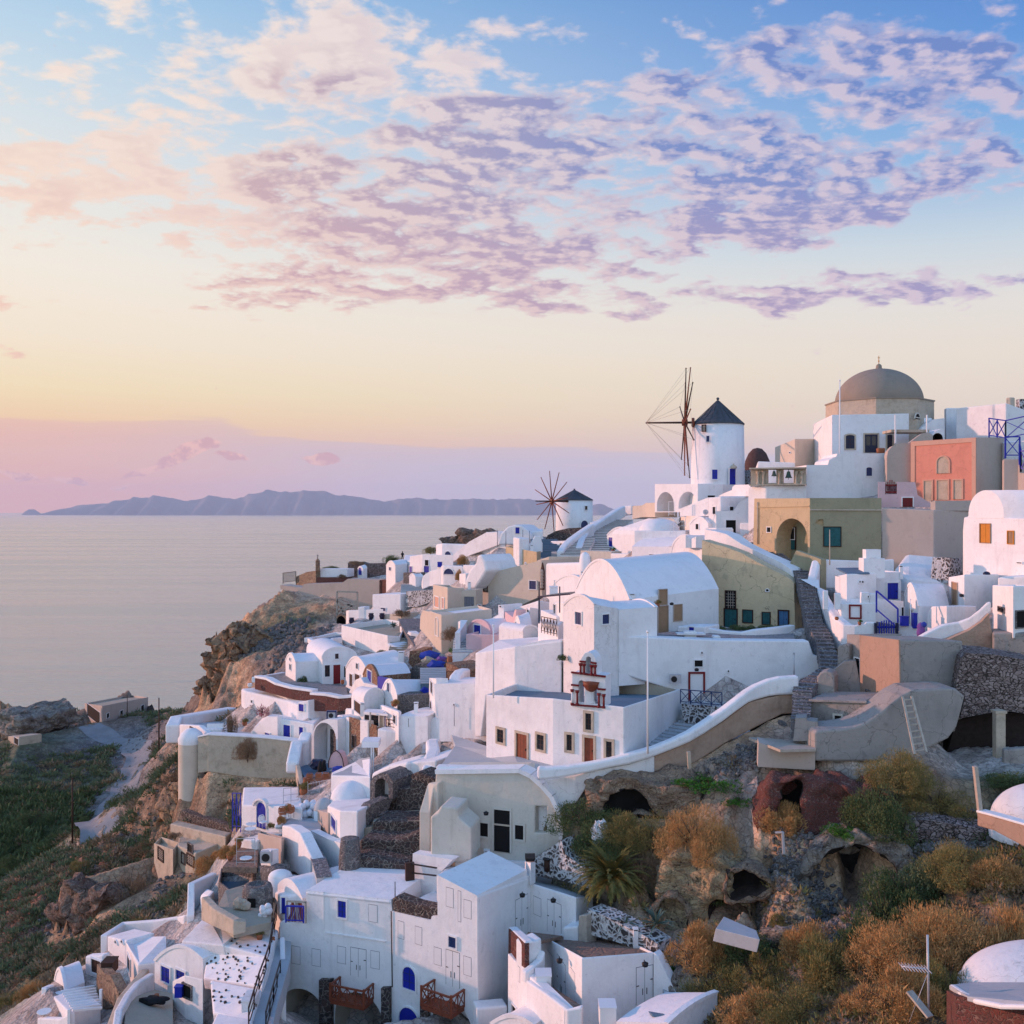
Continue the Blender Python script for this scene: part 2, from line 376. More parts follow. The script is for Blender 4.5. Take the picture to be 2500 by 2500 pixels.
def opening(parent,fc,kind,x0,y0,x1,y1,arch=0,label=None,proud=0.09,zoff=0.0):
 pm,fm,fw,style,nm=KIND[kind]
 ta,za=fc.hit(x0,y1);tb,zb=fc.hit(x1,y0)
 tm,z0=fc.hit((x0+x1)/2,y1);tm,z1=fc.hit((x0+x1)/2,y0)
 t0,t1=min(ta,tb),max(ta,tb)
 if t1-t0<0.05 or z1-z0<0.05:return None
 inner=arch_loop(t0,t1,z0,z1,arch);w=fw
 outer=arch_loop(t0-w,t1+w,z0-(0 if nm=='door' else w),z1+w,arch)
 bm=bmesh.new()
 V=[bm.verts.new(fc.pt(a,b,0.012+zoff))for a,b in inner]
 V2=[bm.verts.new(fc.pt(a,b,-0.05+zoff))for a,b in inner]
 bm.faces.new(V)
 for i in range(len(V)):j=(i+1)%len(V);bm.faces.new([V[i],V[j],V2[j],V2[i]])
 W,Hh=t1-t0,z1-z0
 def strip(ta_,za_,tb_,zb_,o0,o1,mi):
  pts=[fc.pt(t_,z_,o_+zoff)for o_ in(o0,o1)for t_,z_ in((ta_,za_),(tb_,za_),(tb_,zb_),(ta_,zb_))]
  vs=[bm.verts.new(p)for p in pts]
  for q in((4,5,6,7),(0,1,5,4),(1,2,6,5),(2,3,7,6),(3,0,4,7)):bm.faces.new([vs[i]for i in q]).material_index=mi
 mats=[pm]
 if style=='panes':
  bwid=0.035;mats.append('blue_dark' if pm in('blue','blue_dark')else('dark_wood' if fm!='limestone' else 'dark_wood'))
  strip((t0+t1)/2-bwid/2,z0,(t0+t1)/2+bwid/2,z1,0.012,0.03,1)
  for k in(1,2):strip(t0,z0+Hh*k/3-bwid/2,t1,z0+Hh*k/3+bwid/2,0.012,0.028,1)
 elif style=='planks':
  mats.append('iron');n=max(2,int(W/0.28))
  for k in range(1,n):strip(t0+W*k/n-0.008,z0,t0+W*k/n+0.008,z1-(W/2*arch if arch else 0),0.012,0.016,1)
  strip(t0+W*0.82,z0+Hh*0.44,t0+W*0.88,z0+Hh*0.52,0.012,0.06,1)
 elif style=='louvre':
  n=max(4,int(Hh/0.09))
  for k in range(n):strip(t0+0.05,z0+Hh*(k+0.2)/n,t1-0.05,z0+Hh*(k+0.75)/n,0.012,0.035,0)
  strip((t0+t1)/2-0.03,z0,(t0+t1)/2+0.03,z1,0.012,0.045,0)
 elif style=='white_door':
  mats.append('iron')
  strip((t0+t1)/2-0.008,z0,(t0+t1)/2+0.008,z1,0.012,0.016,1)
  for s_ in(-0.12,0.12):strip((t0+t1)/2+s_-0.018,z0+Hh*0.25,(t0+t1)/2+s_+0.018,z0+Hh*0.42,0.012,0.03,1)
  for s_,zz in((t0+0.0,0.5),(t1-0.14,0.62)):strip(s_,z0+Hh*zz,s_+0.14,z0+Hh*zz+0.04,0.012,0.035,1)
 elif style=='grille':
  mats.append('pale_wood')
  for k in range(1,4):strip(t0+W*k/4-0.02,z0,t0+W*k/4+0.02,z1,0.012,0.04,1)
  for k in range(1,6):strip(t0,z0+Hh*k/6-0.02,t1,z0+Hh*k/6+0.02,0.012,0.035,1)
 elif style=='transom':
  mats.append('limestone');strip(t0,z0+Hh*0.62,t1,z0+Hh*0.66,0.012,0.05,1)
 elif style=='door_glass':
  mats.append('glass')
  for k in(0.12,0.56):strip(t0+W*k,z0+Hh*0.4,t0+W*(k+0.32),z0+Hh*0.9,0.012,0.02,1)
 o=obj(nm,bm,mats,parent,label)
 bm=bmesh.new()
 n=len(inner);pr=0.035 if fm=='gap_gray' else proud
 if fm=='gap_gray':pr=0.004
 I1=[bm.verts.new(fc.pt(a,b,pr+zoff))for a,b in inner];O1=[bm.verts.new(fc.pt(a,b,pr+zoff))for a,b in outer]
 I0=[bm.verts.new(fc.pt(a,b,-0.04+zoff))for a,b in inner];O0=[bm.verts.new(fc.pt(a,b,-0.04+zoff))for a,b in outer]
 for i in range(n):
  j=(i+1)%n
  bm.faces.new([I1[i],I1[j],O1[j],O1[i]]);bm.faces.new([O1[i],O1[j],O0[j],O0[i]]);bm.faces.new([I0[i],I0[j],I1[j],I1[i]])
 bmesh.ops.recalc_face_normals(bm,faces=bm.faces)
 obj(nm+'_frame',bm,fm,o)
 return o
def mainz(zs):return min(zs)
def house(label,pts,base,mat='white',roof='flat',rmat='white_roof',apex=None,back=5.0,ops=(),name='house',cat='house',parapet=0.35,rim=0.28,hidden=None,skirt=3.5,bev=0.10,gable=0,mlist=None,capmat=None,group=None,cls='town',shift=None,nocap=False):
 """pts: visible corners left to right as (x, ytop, d) in zoom coordinates. base: y of the foot at the nearest corner.
    roof: flat | slab | vault (arch over visible side `gable`) | long (arch axis parallel to the visible side) | none"""
 plan=[Vector(XY(p[0],p[2]))for p in pts];zt=[ZZ(p[1],p[2])for p in pts]
 near=min(range(len(pts)),key=lambda i:pts[i][2]);zb=ZZ(base,pts[near][2])
 nv=len(plan)
 if hidden is not None:
  for(hx,hy,hd)in hidden:plan.append(Vector(XY(hx,hd)));zt.append(ZZ(hy,hd))
 elif nv==3:
  plan.append(plan[0]+plan[2]-plan[1]);zt.append(zt[0]+zt[2]-zt[1])
 elif nv==2:
  u=(plan[1]-plan[0]).normalized();n=Vector((-u.y,u.x))
  if n.dot((plan[0]+plan[1])/2)<0:n=-n
  if shift:n=(n+u*shift)
  plan+=[plan[1]+n*back,plan[0]+n*back];zt+=[zt[1],zt[0]]
 else:
  u=(plan[-1]-plan[0]).normalized();n=Vector((-u.y,u.x))
  if n.dot(plan[0])<0:n=-n
  plan+=[plan[-1]+n*back,plan[0]+n*back];zt+=[zt[-1],zt[0]]
 cen=sum(plan,Vector((0,0)))/len(plan)
 t=thing(name,label,cat,(cen.x,cen.y,zb),group)
 N=len(plan);zbl=[zb-skirt]*N
 bm=bmesh.new()
 if roof=='flat' and parapet>0:
  poly_prism(bm,plan,zt,zbl,top=False)
  bm.verts.ensure_lookup_table()
  T=[bm.verts[i]for i in range(N)]
  area=sum(plan[i].x*plan[(i+1)%N].y-plan[(i+1)%N].x*plan[i].y for i in range(N))
  sg=1 if area>0 else-1
  inn=[]
  for i in range(N):
   a,b_,c_=plan[i-1],plan[i],plan[(i+1)%N]
   e1=(b_-a).normalized();e2=(c_-b_).normalized()
   n1=Vector((-e1.y,e1.x))*sg;n2=Vector((-e2.y,e2.x))*sg
   bis=(n1+n2);k=max(0.35,bis.length_squared/2)
   inn.append(b_+bis/2/k*rim)
  I1=[bm.verts.new((p.x,p.y,z))for p,z in zip(inn,zt)]
  I0=[bm.verts.new((p.x,p.y,z-parapet-0.06))for p,z in zip(inn,zt)]
  for i in range(N):
   j=(i+1)%N
   bm.faces.new([T[i],T[j],I1[j],I1[i]]);bm.faces.new([I1[i],I1[j],I0[j],I0[i]])
  bmesh.ops.recalc_face_normals(bm,faces=bm.faces)
  obj('wall',bm,mat,t,bev=min(bev,rim*0.4))
  bm=bmesh.new()
  a_=[bm.verts.new((p.x,p.y,z-parapet))for p,z in zip(inn,zt)]
  b2=[bm.verts.new((p.x,p.y,z-parapet-0.05))for p,z in zip(inn,zt)]
  bm.faces.new(a_);bm.faces.new(b2[::-1])
  for i in range(N):j=(i+1)%N;bm.faces.new([b2[i],b2[j],a_[j],a_[i]])
  bmesh.ops.recalc_face_normals(bm,faces=bm.faces)
  obj('roof',bm,rmat,t)
 else:
  poly_prism(bm,plan,zt,zbl)
  bmesh.ops.recalc_face_normals(bm,faces=bm.faces)
  vault=roof in('vault','long')
  obj('wall',bm,mat,t,bev=0 if vault else bev)
  if vault and N>=4:
   if roof=='vault':
    if nv==2 or gable==0:a,b_,c_,d_=0,1,2,3
    else:a,b_,c_,d_=1,2,3,0
   else:a,b_,c_,d_=1,2,3,0
   A,B,Cc,D=[(plan[i],zt[i])for i in(a,b_,c_,d_)]
   mid=(A[0]+B[0])/2
   zap=ZZ(apex,mid.y)if roof=='vault' else ZZ(apex,(plan[0].y+plan[3].y)/2)
   rise=max(0.15,zap-(A[1]+B[1])/2)
   wdt=(A[0]-B[0]).length;n=22
   bm=bmesh.new()
   def ring(E0,E1,q=0.0):
    out=[]
    for k in range(n+1):
     th=math.pi*k/n
     if rise/wdt>0.30:s_,h=(1-math.cos(th))/2,math.sin(th)**0.92
     else:s_=k/n;h=1-(2*s_-1)**2
     pp=E0[0].lerp(E1[0],s_)
     out.append(bm.verts.new((pp.x,pp.y,E0[1]*(1-s_)+E1[1]*s_+rise*h)))
    return out
   ax=(Cc[0]-B[0]);ax.normalize()
   r1=ring(A,B);r2=ring(D,Cc)
   for k in range(n):
    f=bm.faces.new([r1[k],r1[k+1],r2[k+1],r2[k]]);f.smooth=True
   bm.faces.new(r1[::-1]);bm.faces.new(r2)
   bm.faces.new([r1[0],r2[0],r2[-1],r1[-1]])
   bmesh.ops.recalc_face_normals(bm,faces=bm.faces)
   for e in bm.edges:
    if len(e.link_faces)==2 and(not e.link_faces[0].smooth or not e.link_faces[1].smooth):e.smooth=False
   if capmat is None:capmat=mat
   for f in bm.faces:
    if len(f.verts)>4:f.material_index=1
   obj('roof',bm,[rmat,capmat],t)
   if not nocap:
    bm=bmesh.new();pr=[]
    cols=[]
    for off,up in((-0.05,-0.10),(-0.05,0.09),(0.22,0.09),(0.22,-0.10)):
     col=[]
     for v in range(n+1):
      th=math.pi*v/n
      if rise/wdt>0.30:s_,h=(1-math.cos(th))/2,math.sin(th)**0.92
      else:s_=v/n;h=1-(2*s_-1)**2
      s2=0.5+(s_-0.5)*(1+up/wdt*2)
      pp=A[0].lerp(B[0],s2)+ax*off
      col.append(bm.verts.new((pp.x,pp.y,A[1]*(1-s_)+B[1]*s_+rise*h+up*(0.4+0.6*h))))
     cols.append(col)
    for i in range(4):
     j=(i+1)%4
     for k in range(n):bm.faces.new([cols[i][k],cols[i][k+1],cols[j][k+1],cols[j][k]])
    bm.faces.new([c[0]for c in cols]);bm.faces.new([c[-1]for c in cols][::-1])
    bmesh.ops.recalc_face_normals(bm,faces=bm.faces)
    obj('coping',bm,capmat,t)
 faces=[Face(plan[i],plan[i+1])for i in range(nv-1)]
 for op in ops:
  kd,x0,y0,x1,y1=op[:5];arch=op[5]if len(op)>5 else 0
  xm=(x0+x1)/2;fi=0
  for i in range(nv-1):
   if xm>=pts[i][0]:fi=i
  opening(t,faces[fi],kd,x0,y0,x1,y1,arch)
 for p in plan:CTRL.append((p.x,p.y,zb,cls,0.0))
 t['_z']=0;del t['_z']
 INFO[label]=(t,faces,plan,zt,zb)
 return t
INFO={}
def wallpath(label,pts,th=0.35,mat='white',name='garden_wall',cat='wall',bev=0.08,parent=None,cls=None,side=1,capmat=None,cap=0.12):
 """pts: (x, ytop, ybottom, d); the wall's thickness goes away from the camera"""
 pl=[Vector(XY(p[0],p[3]))for p in pts];zt=[ZZ(p[1],p[3])for p in pts];zb=[ZZ(p[2],p[3])for p in pts]
 n=len(pl);nn=[]
 for i in range(n):
  a=pl[max(0,i-1)];b=pl[min(n-1,i+1)];u=(b-a).normalized();q=Vector((-u.y,u.x))*side
  if side==1 and q.dot(pl[i])<0:q=-q
  nn.append(q)
 bk=[p+q*th for p,q in zip(pl,nn)]
 bm=bmesh.new()
 FT=[bm.verts.new((p.x,p.y,z))for p,z in zip(pl,zt)];FB=[bm.verts.new((p.x,p.y,z))for p,z in zip(pl,zb)]
 BT=[bm.verts.new((p.x,p.y,z))for p,z in zip(bk,zt)];BB=[bm.verts.new((p.x,p.y,z))for p,z in zip(bk,zb)]
 for i in range(n-1):
  bm.faces.new([FB[i],FB[i+1],FT[i+1],FT[i]]);bm.faces.new([BB[i+1],BB[i],BT[i],BT[i+1]])
  bm.faces.new([FT[i],FT[i+1],BT[i+1],BT[i]]);bm.faces.new([FB[i+1],FB[i],BB[i],BB[i+1]])
 bm.faces.new([FB[0],FT[0],BT[0],BB[0]]);bm.faces.new([FT[-1],FB[-1],BB[-1],BT[-1]])
 bmesh.ops.recalc_face_normals(bm,faces=bm.faces)
 if parent is not None:o=obj(name,bm,mat,parent,label,bev=bev)
 elif capmat:
  c=sum(pl,Vector((0,0)))/n
  t=thing(name,label,cat,(c.x,c.y,min(zb)));obj('wall_body',bm,mat,t,bev=bev)
  bm=bmesh.new();q1=[p-q*0.06 for p,q in zip(pl,nn)];q2=[p+q*(th+0.06)for p,q in zip(pl,nn)]
  rr=[[bm.verts.new((p.x,p.y,z+dz))for p,z in zip(Q,zt)]for Q,dz in((q1,0.0),(q1,cap),(q2,cap),(q2,0.0))]
  for a in range(4):
   b_=(a+1)%4
   for i in range(n-1):bm.faces.new([rr[a][i],rr[a][i+1],rr[b_][i+1],rr[b_][i]])
  bm.faces.new([r[0]for r in rr]);bm.faces.new([r[-1]for r in rr][::-1])
  bmesh.ops.recalc_face_normals(bm,faces=bm.faces);obj('coping',bm,capmat,t,bev=0.04);o=t
 else:o=tag(obj(name,bm,mat,bev=bev),label,cat)
 if cls:
  for p,z in zip(pl,zb):CTRL.append((p.x,p.y,z,cls,0.0))
 faces=[Face(pl[i],pl[i+1])for i in range(n-1)]
 INFO[label]=(o,faces,pl,zt,zb)
 return o
def slab(label,pts,th=0.2,mat='paving',name='terrace',cat='terrace',parent=None,bev=0.03,kind=None):
 """horizontal-ish slab from corner points (x, y, d)"""
 ps=[P(*p)for p in pts];bm=bmesh.new()
 T=[bm.verts.new(p)for p in ps];B=[bm.verts.new(p-Vector((0,0,th)))for p in ps]
 bm.faces.new(T);bm.faces.new(B[::-1]);n=len(ps)
 for i in range(n):j=(i+1)%n;bm.faces.new([B[i],B[j],T[j],T[i]])
 bmesh.ops.recalc_face_normals(bm,faces=bm.faces)
 o=obj(name,bm,mat,parent,label if parent else None,bev=bev)
 if not parent:tag(o,label,cat,kind=kind)
 return o
def stairs(label,path,width,n,mat='step_stone',name='staircase',cat='stairs',drop=1.2,rail_mat=None,tread=None):
 """path: (x,y,d) points of the stair's centre line, bottom to top"""
 ps=[P(*p)for p in path];seg=[(ps[i+1]-ps[i]).xy.length for i in range(len(ps)-1)];L=sum(seg)
 def at(s):
  for i,l in enumerate(seg):
   if s<=l or i==len(seg)-1:return ps[i].lerp(ps[i+1],min(1,s/max(l,1e-6)))
   s-=l
 bm=bmesh.new();bm2=bmesh.new()
 for k in range(n):
  a=at(L*k/n);b=at(L*(k+1)/n);u=(b-a).xy
  if u.length<1e-5:continue
  u.normalize();q=Vector((-u.y,u.x));m=(a.xy+b.xy)/2;l=(b.xy-a.xy).length
  w=width(k/n)if callable(width)else width
  top=b.z;rz=math.atan2(u.y,u.x)
  box(bm,(m.x,m.y,top-drop/2-0.02),(l*1.04,w,drop),rz)
  box(bm2,(m.x-u.x*0.03,m.y-u.y*0.03,top),(l*1.06,w+0.02,0.05),rz)
 mid=at(L/2);t=thing(name,label,cat,(ps[0].x,ps[0].y,ps[0].z))
 obj('flight',bm,mat,t);obj('treads',bm2,tread or mat,t)
 return t
def rail(label,pts,h,mat='blue',style='x',name='railing',cat='railing',spacing=1.2,w=0.06,group=None):
 """pts: (x, ybase, d) foot line"""
 ps=[P(*p)for p in pts];t=thing(name,label,cat,ps[0],group)
 up=Vector((0,0,h))
 for a,b in zip(ps,ps[1:]):
  bm=bmesh.new();bar(bm,a+up,b+up,w*1.3,w);obj('top_rail',bm,mat,t)
  bm=bmesh.new();bar(bm,a+up*0.15,b+up*0.15,w*0.8);obj('bottom_rail',bm,mat,t)
  L=(b-a).length;n=max(1,round(L/spacing))
  for k in range(n+1):
   q=a.lerp(b,k/n);bm=bmesh.new();box(bm,q+up/2,(w,w,h));obj('post',bm,mat,t)
  for k in range(n):
   q0,q1=a.lerp(b,k/n),a.lerp(b,(k+1)/n)
   bm=bmesh.new()
   if style=='x':
    bar(bm,q0+up*0.15,q1+up*0.95,w*0.7);bar(bm,q0+up*0.95,q1+up*0.15,w*0.6)
   elif style=='bars':
    m_=max(2,int((q1-q0).length/0.14))
    for i in range(1,m_):q=q0.lerp(q1,i/m_);box(bm,q+up*0.55,(w*0.35,w*0.35,h*0.85))
   elif style=='mid':bar(bm,q0+up*0.55,q1+up*0.55,w*0.7)
   obj('infill',bm,mat,t)
 return t
def pole(label,x,y0,y1,d,r=0.05,mat='galv',name='pole',cat='pole',fin=True,x2=None):
 a=P(x2 if x2 is not None else x,y1,d);b=P(x,y0,d)
 t=thing(name,label,cat,a)
 bm=bmesh.new();tube(bm,a-Vector((0,0,0.4)),b,r*1.15,r*0.8,10);obj('shaft',bm,mat,t)
 if fin:
  bm=bmesh.new();lathe(bm,b,[(0.001,-r),(r*1.5,0),(r*1.6,r),(r,r*2),(0.001,r*2.3)],10);obj('cap',bm,mat,t)
 return t
HAZE=True;HAZE_D=2.0e-5
scn=bpy.context.scene
cam=bpy.data.cameras.new('camera');co=bpy.data.objects.new('camera',cam);C.objects.link(co)
co.location=(0,0,CZ);co.rotation_euler=(math.radians(90),0,0)
cam.sensor_width=36;cam.lens=36.0;cam.clip_end=400000;cam.clip_start=0.5
scn.camera=co
SUN_AZ,SUN_EL=math.radians(-74),math.radians(9)
sd=bpy.data.lights.new('sun','SUN');so=bpy.data.objects.new('sun',sd);C.objects.link(so)
sdir=Vector((math.sin(SUN_AZ)*math.cos(SUN_EL),math.cos(SUN_AZ)*math.cos(SUN_EL),math.sin(SUN_EL)))
so.rotation_euler=sdir.to_track_quat('Z','Y').to_euler()
so.location=(-200,100,200)
sd.energy=3.9;sd.color=(1.0,0.50,0.37);sd.angle=math.radians(0.9)
scn.view_settings.view_transform='Standard';scn.view_settings.look='None'
scn.view_settings.exposure=0.0;scn.view_settings.gamma=1.0
w=bpy.data.worlds.new('World');scn.world=w;w.use_nodes=True
T=NT(w.node_tree);w.node_tree.nodes.clear()
dirv=T.new('ShaderNodeTexCoord').outputs['Generated']
sep=T.new('ShaderNodeSeparateXYZ');T.put(sep.inputs[0],T.vm('NORMALIZE',dirv))
X,Y,Z=sep.outputs
hyp=T.m('SQRT',T.m('ADD',T.m('MULTIPLY',X,X),T.m('MULTIPLY',Y,Y)))
V=T.m('DIVIDE',Z,T.m('MAXIMUM',hyp,0.02))
AZ=T.m('ARCTAN2',X,Y)
Vn=T.m('MULTIPLY',V,1.4,clamp=True)
def vs(py):return max(0,(1250-py)/2500*1.4)
west=T.ramp(Vn,[(0,lin(240,168,150)),(vs(1120),lin(246,184,158)),(vs(1040),lin(255,214,164)),(vs(970),lin(255,231,184)),(vs(860),lin(255,238,212)),(vs(700),lin(254,244,228)),(vs(480),lin(240,241,236)),(vs(250),lin(208,228,240)),(vs(0),lin(166,208,240)),(1.0,lin(84,140,212))])
east=T.ramp(Vn,[(0,lin(214,200,212)),(vs(1120),lin(222,208,214)),(vs(1020),lin(238,222,206)),(vs(900),lin(242,230,214)),(vs(780),lin(236,231,224)),(vs(640),lin(204,220,232)),(vs(450),lin(130,182,232)),(vs(200),lin(92,150,222)),(vs(0),lin(72,130,208)),(1.0,lin(48,92,176))])
backc=T.vm('SCALE',T.ramp(Vn,[(0,lin(222,214,212)),(0.12,lin(216,218,222)),(0.4,lin(192,212,230)),(1.0,lin(126,168,220))]),1.62)  # unseen sky behind the camera, brightened to lift the shaded walls
azf=T.rng(AZ,-0.62,0.62)
base=T.mix(azf,west,east)
az_s=T.m('ABSOLUTE',T.m('SUBTRACT',AZ,SUN_AZ))
glow=T.m('MULTIPLY',T.rng(az_s,0.0,1.1,1,0),T.rng(V,0.0,0.45,1,0))
base=T.mix(T.m('MULTIPLY',glow,0.35),base,(1.15,0.80,0.45))
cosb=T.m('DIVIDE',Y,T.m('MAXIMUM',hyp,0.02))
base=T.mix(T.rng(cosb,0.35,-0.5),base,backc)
sky=T.new('ShaderNodeTexSky',sky_type='NISHITA');sky.sun_disc=False
sky.sun_elevation=SUN_EL;sky.sun_rotation=SUN_AZ;sky.altitude=100;sky.air_density=1.0;sky.dust_density=1.5
nish=T.vm('SCALE',sky.outputs[0],0.10)
base=T.mix(0.06,base,nish)
zc=T.m('ADD',T.m('MAXIMUM',Z,0.0),0.055)
cx=T.m('DIVIDE',X,zc);cy=T.m('DIVIDE',Y,zc)
cv=T.new('ShaderNodeCombineXYZ');T.put(cv.inputs[0],cx);T.put(cv.inputs[1],cy);cvv=cv.outputs[0]
Ys=T.m('MAXIMUM',Y,0.05);U=T.m('DIVIDE',X,Ys);Vv=T.m('DIVIDE',Z,Ys)
uv=T.new('ShaderNodeCombineXYZ');T.put(uv.inputs[0],U);T.put(uv.inputs[1],Vv)
wn=T.new('ShaderNodeTexNoise');T.put(wn.inputs['Vector'],uv.outputs[0]);wn.inputs['Scale'].default_value=7;wn.inputs['Detail'].default_value=3
uvw=T.vm('ADD',uv.outputs[0],T.vm('SCALE',T.vm('SUBTRACT',wn.outputs[1],(0.5,0.5,0.5)),0.09))
def blob(px,py,rx,ry,ang=0.0,wt=1.0):
 g=T.new('ShaderNodeTexGradient',gradient_type='SPHERICAL')
 mp=T.new('ShaderNodeMapping',vector_type='TEXTURE');T.put(mp.inputs[0],uvw)
 mp.inputs[1].default_value=((px-1250)/2500,(1250-py)/2500,0)
 mp.inputs[2].default_value=(0,0,math.radians(ang));mp.inputs[3].default_value=(rx/2500,ry/2500,1)
 T.put(g.inputs[0],mp.outputs[0])
 return T.m('MULTIPLY',g.outputs[1],wt)
def total(bl):
 s=None
 for b_ in bl:
  v=blob(*b_);s=v if s is None else T.m('ADD',s,v)
 return s
covA=total([(1330,420,950,260,6,1.25),(1130,640,640,170,5,1.2),(700,735,430,95,8,0.85),(1620,540,620,150,2,1.0),(1700,280,800,210,4,1.0),(2150,90,520,170,8,0.9),(2330,360,700,260,6,1.0),(800,200,500,120,-8,0.45),(2380,150,400,120,0,0.7),(2050,715,950,75,1,1.25),(2200,500,420,70,10,0.7),(1450,765,260,35,0,0.5),(900,440,420,120,-4,0.8)])
covB=total([(420,200,1300,420,0,1.0),(900,80,700,200,-5,0.6),(120,430,600,230,0,0.9),(40,700,220,50,3,0.9),(90,835,260,35,0,0.9),(600,560,500,200,0,0.7),(1400,40,600,110,0,0.5)])
front=T.rng(Y,0.0,0.2)
zc2=T.m('ADD',T.m('MAXIMUM',Z,0.0),0.20);c3v=T.new('ShaderNodeCombineXYZ');T.put(c3v.inputs[0],T.m('DIVIDE',X,zc2));T.put(c3v.inputs[1],T.m('MULTIPLY',T.m('DIVIDE',Y,zc2),1.15))
cm=T.map(c3v.outputs[0],loc=(3.1,1.7,0),rot=(0,0,0.10))
wv=T.new('ShaderNodeTexNoise');T.put(wv.inputs['Vector'],cm);wv.inputs['Scale'].default_value=5;wv.inputs['Detail'].default_value=2
cmw=T.vm('ADD',cm,T.vm('SCALE',T.vm('SUBTRACT',wv.outputs[1],(0.5,0.5,0.5)),0.04))
n1=T.noise(cmw,3.4,4,0.55)
n2=T.noise(cmw,13.5,6,0.57);n2b=T.noise(T.vm('ADD',cmw,(-0.018,0.014,0)),13.5,4,0.5)
cov=T.m('MINIMUM',T.m('ADD',T.m('MULTIPLY',covA,1.25),T.m('MULTIPLY',covB,0.85)),1.15)
dens=T.m('ADD',T.m('ADD',T.m('MULTIPLY',n1,0.40),T.m('MULTIPLY',n2,0.60)),T.m('SUBTRACT',T.m('MULTIPLY',cov,0.205),0.178))
al=T.m('MULTIPLY',T.rng(dens,0.44,0.56),front)
mass=T.rng(covA,0.12,0.65)
thick=T.m('MULTIPLY',T.rng(dens,0.43,0.63,0,1,False),T.m('ADD',0.22,T.m('MULTIPLY',mass,T.rng(T.m('ADD',n1,T.m('MULTIPLY',T.m('SUBTRACT',n2,0.5),0.6)),0.34,0.58,0.45,1.0))))
edge=T.rng(T.m('SUBTRACT',n2,n2b),-0.07,0.09,0,1,False)
warm=T.mix(T.rng(V,0.10,0.45),lin(250,208,182),lin(255,238,222))
lightc=T.mix(azf,warm,lin(224,206,220))
darkc=T.mix(T.rng(AZ,-0.40,0.25),lin(214,178,176),lin(112,138,200))
darkc=T.mix(T.rng(V,0.20,0.36),T.mix(azf,lin(222,172,168),lin(150,146,196)),darkc)
colA=T.mix(T.m('MULTIPLY',T.m('MULTIPLY',thick,1.45,clamp=True),T.m('SUBTRACT',1.08,T.m('MULTIPLY',edge,0.85)),clamp=True),lightc,darkc)
c2=T.mix(T.m('MULTIPLY',al,0.92),base,colA)
bn=T.new('ShaderNodeCombineXYZ');T.put(bn.inputs[0],T.m('MULTIPLY',AZ,3.0));T.put(bn.inputs[1],T.m('MULTIPLY',V,45));
bnn=T.noise(bn.outputs[0],1.4,7,0.6)
azr=T.ramp(T.rng(AZ,-0.6,0.6,0,1,False),[(0.0,0.085),(0.06,0.085),(0.27,0.0860),(0.30,0.077),(0.42,0.064),(0.55,0.064),(0.64,0.058),(0.8,0.05),(1.0,0.05)])
lim=T.m('ADD',azr,T.m('MULTIPLY',T.m('SUBTRACT',bnn,0.5),0.030))
bk=T.m('SUBTRACT',lim,V);bka=T.rng(bk,-0.0015,0.004)
bkc=T.mix(T.rng(AZ,-0.48,-0.02),lin(240,190,174),lin(206,196,212))
bkc=T.mix(T.rng(AZ,0.0,0.3),bkc,lin(204,202,220))
bkc2=T.mix(T.rng(AZ,-0.48,-0.02),lin(252,176,152),lin(206,196,214))
bkc=T.mix(T.rng(V,0.012,0.055),bkc2,bkc)
bkc=T.mix(T.rng(bnn,0.50,0.72,0,0.30),bkc,lin(240,196,190))
fade=T.rng(bk,0.0,0.02,0.62,0.92)
c3=T.mix(T.m('MULTIPLY',T.m('MULTIPLY',bka,fade),front),c2,bkc)
cum=total([(485,1102,85,30,5,2.2),(400,1125,110,16,3,1.4),(795,1112,70,20,2,1.8),(180,1148,70,14,0,1.4),(30,1162,90,16,0,1.2),(590,1122,60,12,0,1.2),(320,1158,80,12,0,0.9)])
puff=T.noise(uv.outputs[0],60,6,0.62)
pa=T.rng(T.m('ADD',T.m('MULTIPLY',cum,0.6),puff),0.66,0.86)
pc=T.mix(T.rng(T.noise(T.vm('ADD',uv.outputs[0],(0.0,0.004,0)),60,6,0.62),0.42,0.56),lin(250,196,184),lin(216,162,168))
c4=T.mix(T.m('MULTIPLY',T.m('MULTIPLY',pa,0.75),front),c3,pc)
low=T.rng(Z,-0.02,0.0)
c5=T.mix(low,(0.22,0.21,0.22),c4)
bg=T.new('ShaderNodeBackground');T.put(bg.inputs[0],c5);bg.inputs[1].default_value=1.0
w.cycles.sampling_method='MANUAL';w.cycles.sample_map_resolution=256
ow=T.new('ShaderNodeOutputWorld');T.l.new(bg.outputs[0],ow.inputs[0])
def grid_sea():
 bm=bmesh.new();xs=[-1,1]
 rows=[60,400,1200,4000,12000,40000,120000]
 prev=None
 for d in rows:
  r=[bm.verts.new((k*d*0.5,d,0))for k in(-3,-1.5,-0.5,0,0.5,1.5,3)]
  if prev:
   for i in range(6):bm.faces.new([prev[i],prev[i+1],r[i+1],r[i]])
  prev=r
 return bm
m,t,b=newmat('water');p=pos(t)
b.inputs['Base Color'].default_value=(0.38,0.34,0.27,1);b.inputs['Roughness'].default_value=0.16;b.inputs['Specular IOR Level'].default_value=1.0
w1=t.noise(t.map(p,rot=(0,0,0.2),scale=(0.5,1.0,1)),0.22,5,0.62)
w2=t.noise(t.map(p,rot=(0,0,-0.15),scale=(0.35,1.0,1)),0.035,5,0.6)
w3=t.noise(t.map(p,rot=(0,0,0.05),scale=(0.12,1.0,1)),0.0045,4,0.6)
hh=t.m('ADD',t.m('MULTIPLY',w1,2.2),t.m('ADD',t.m('MULTIPLY',w2,4.5),t.m('MULTIPLY',w3,14)))
bump(t,b,hh,0.33,1.0)
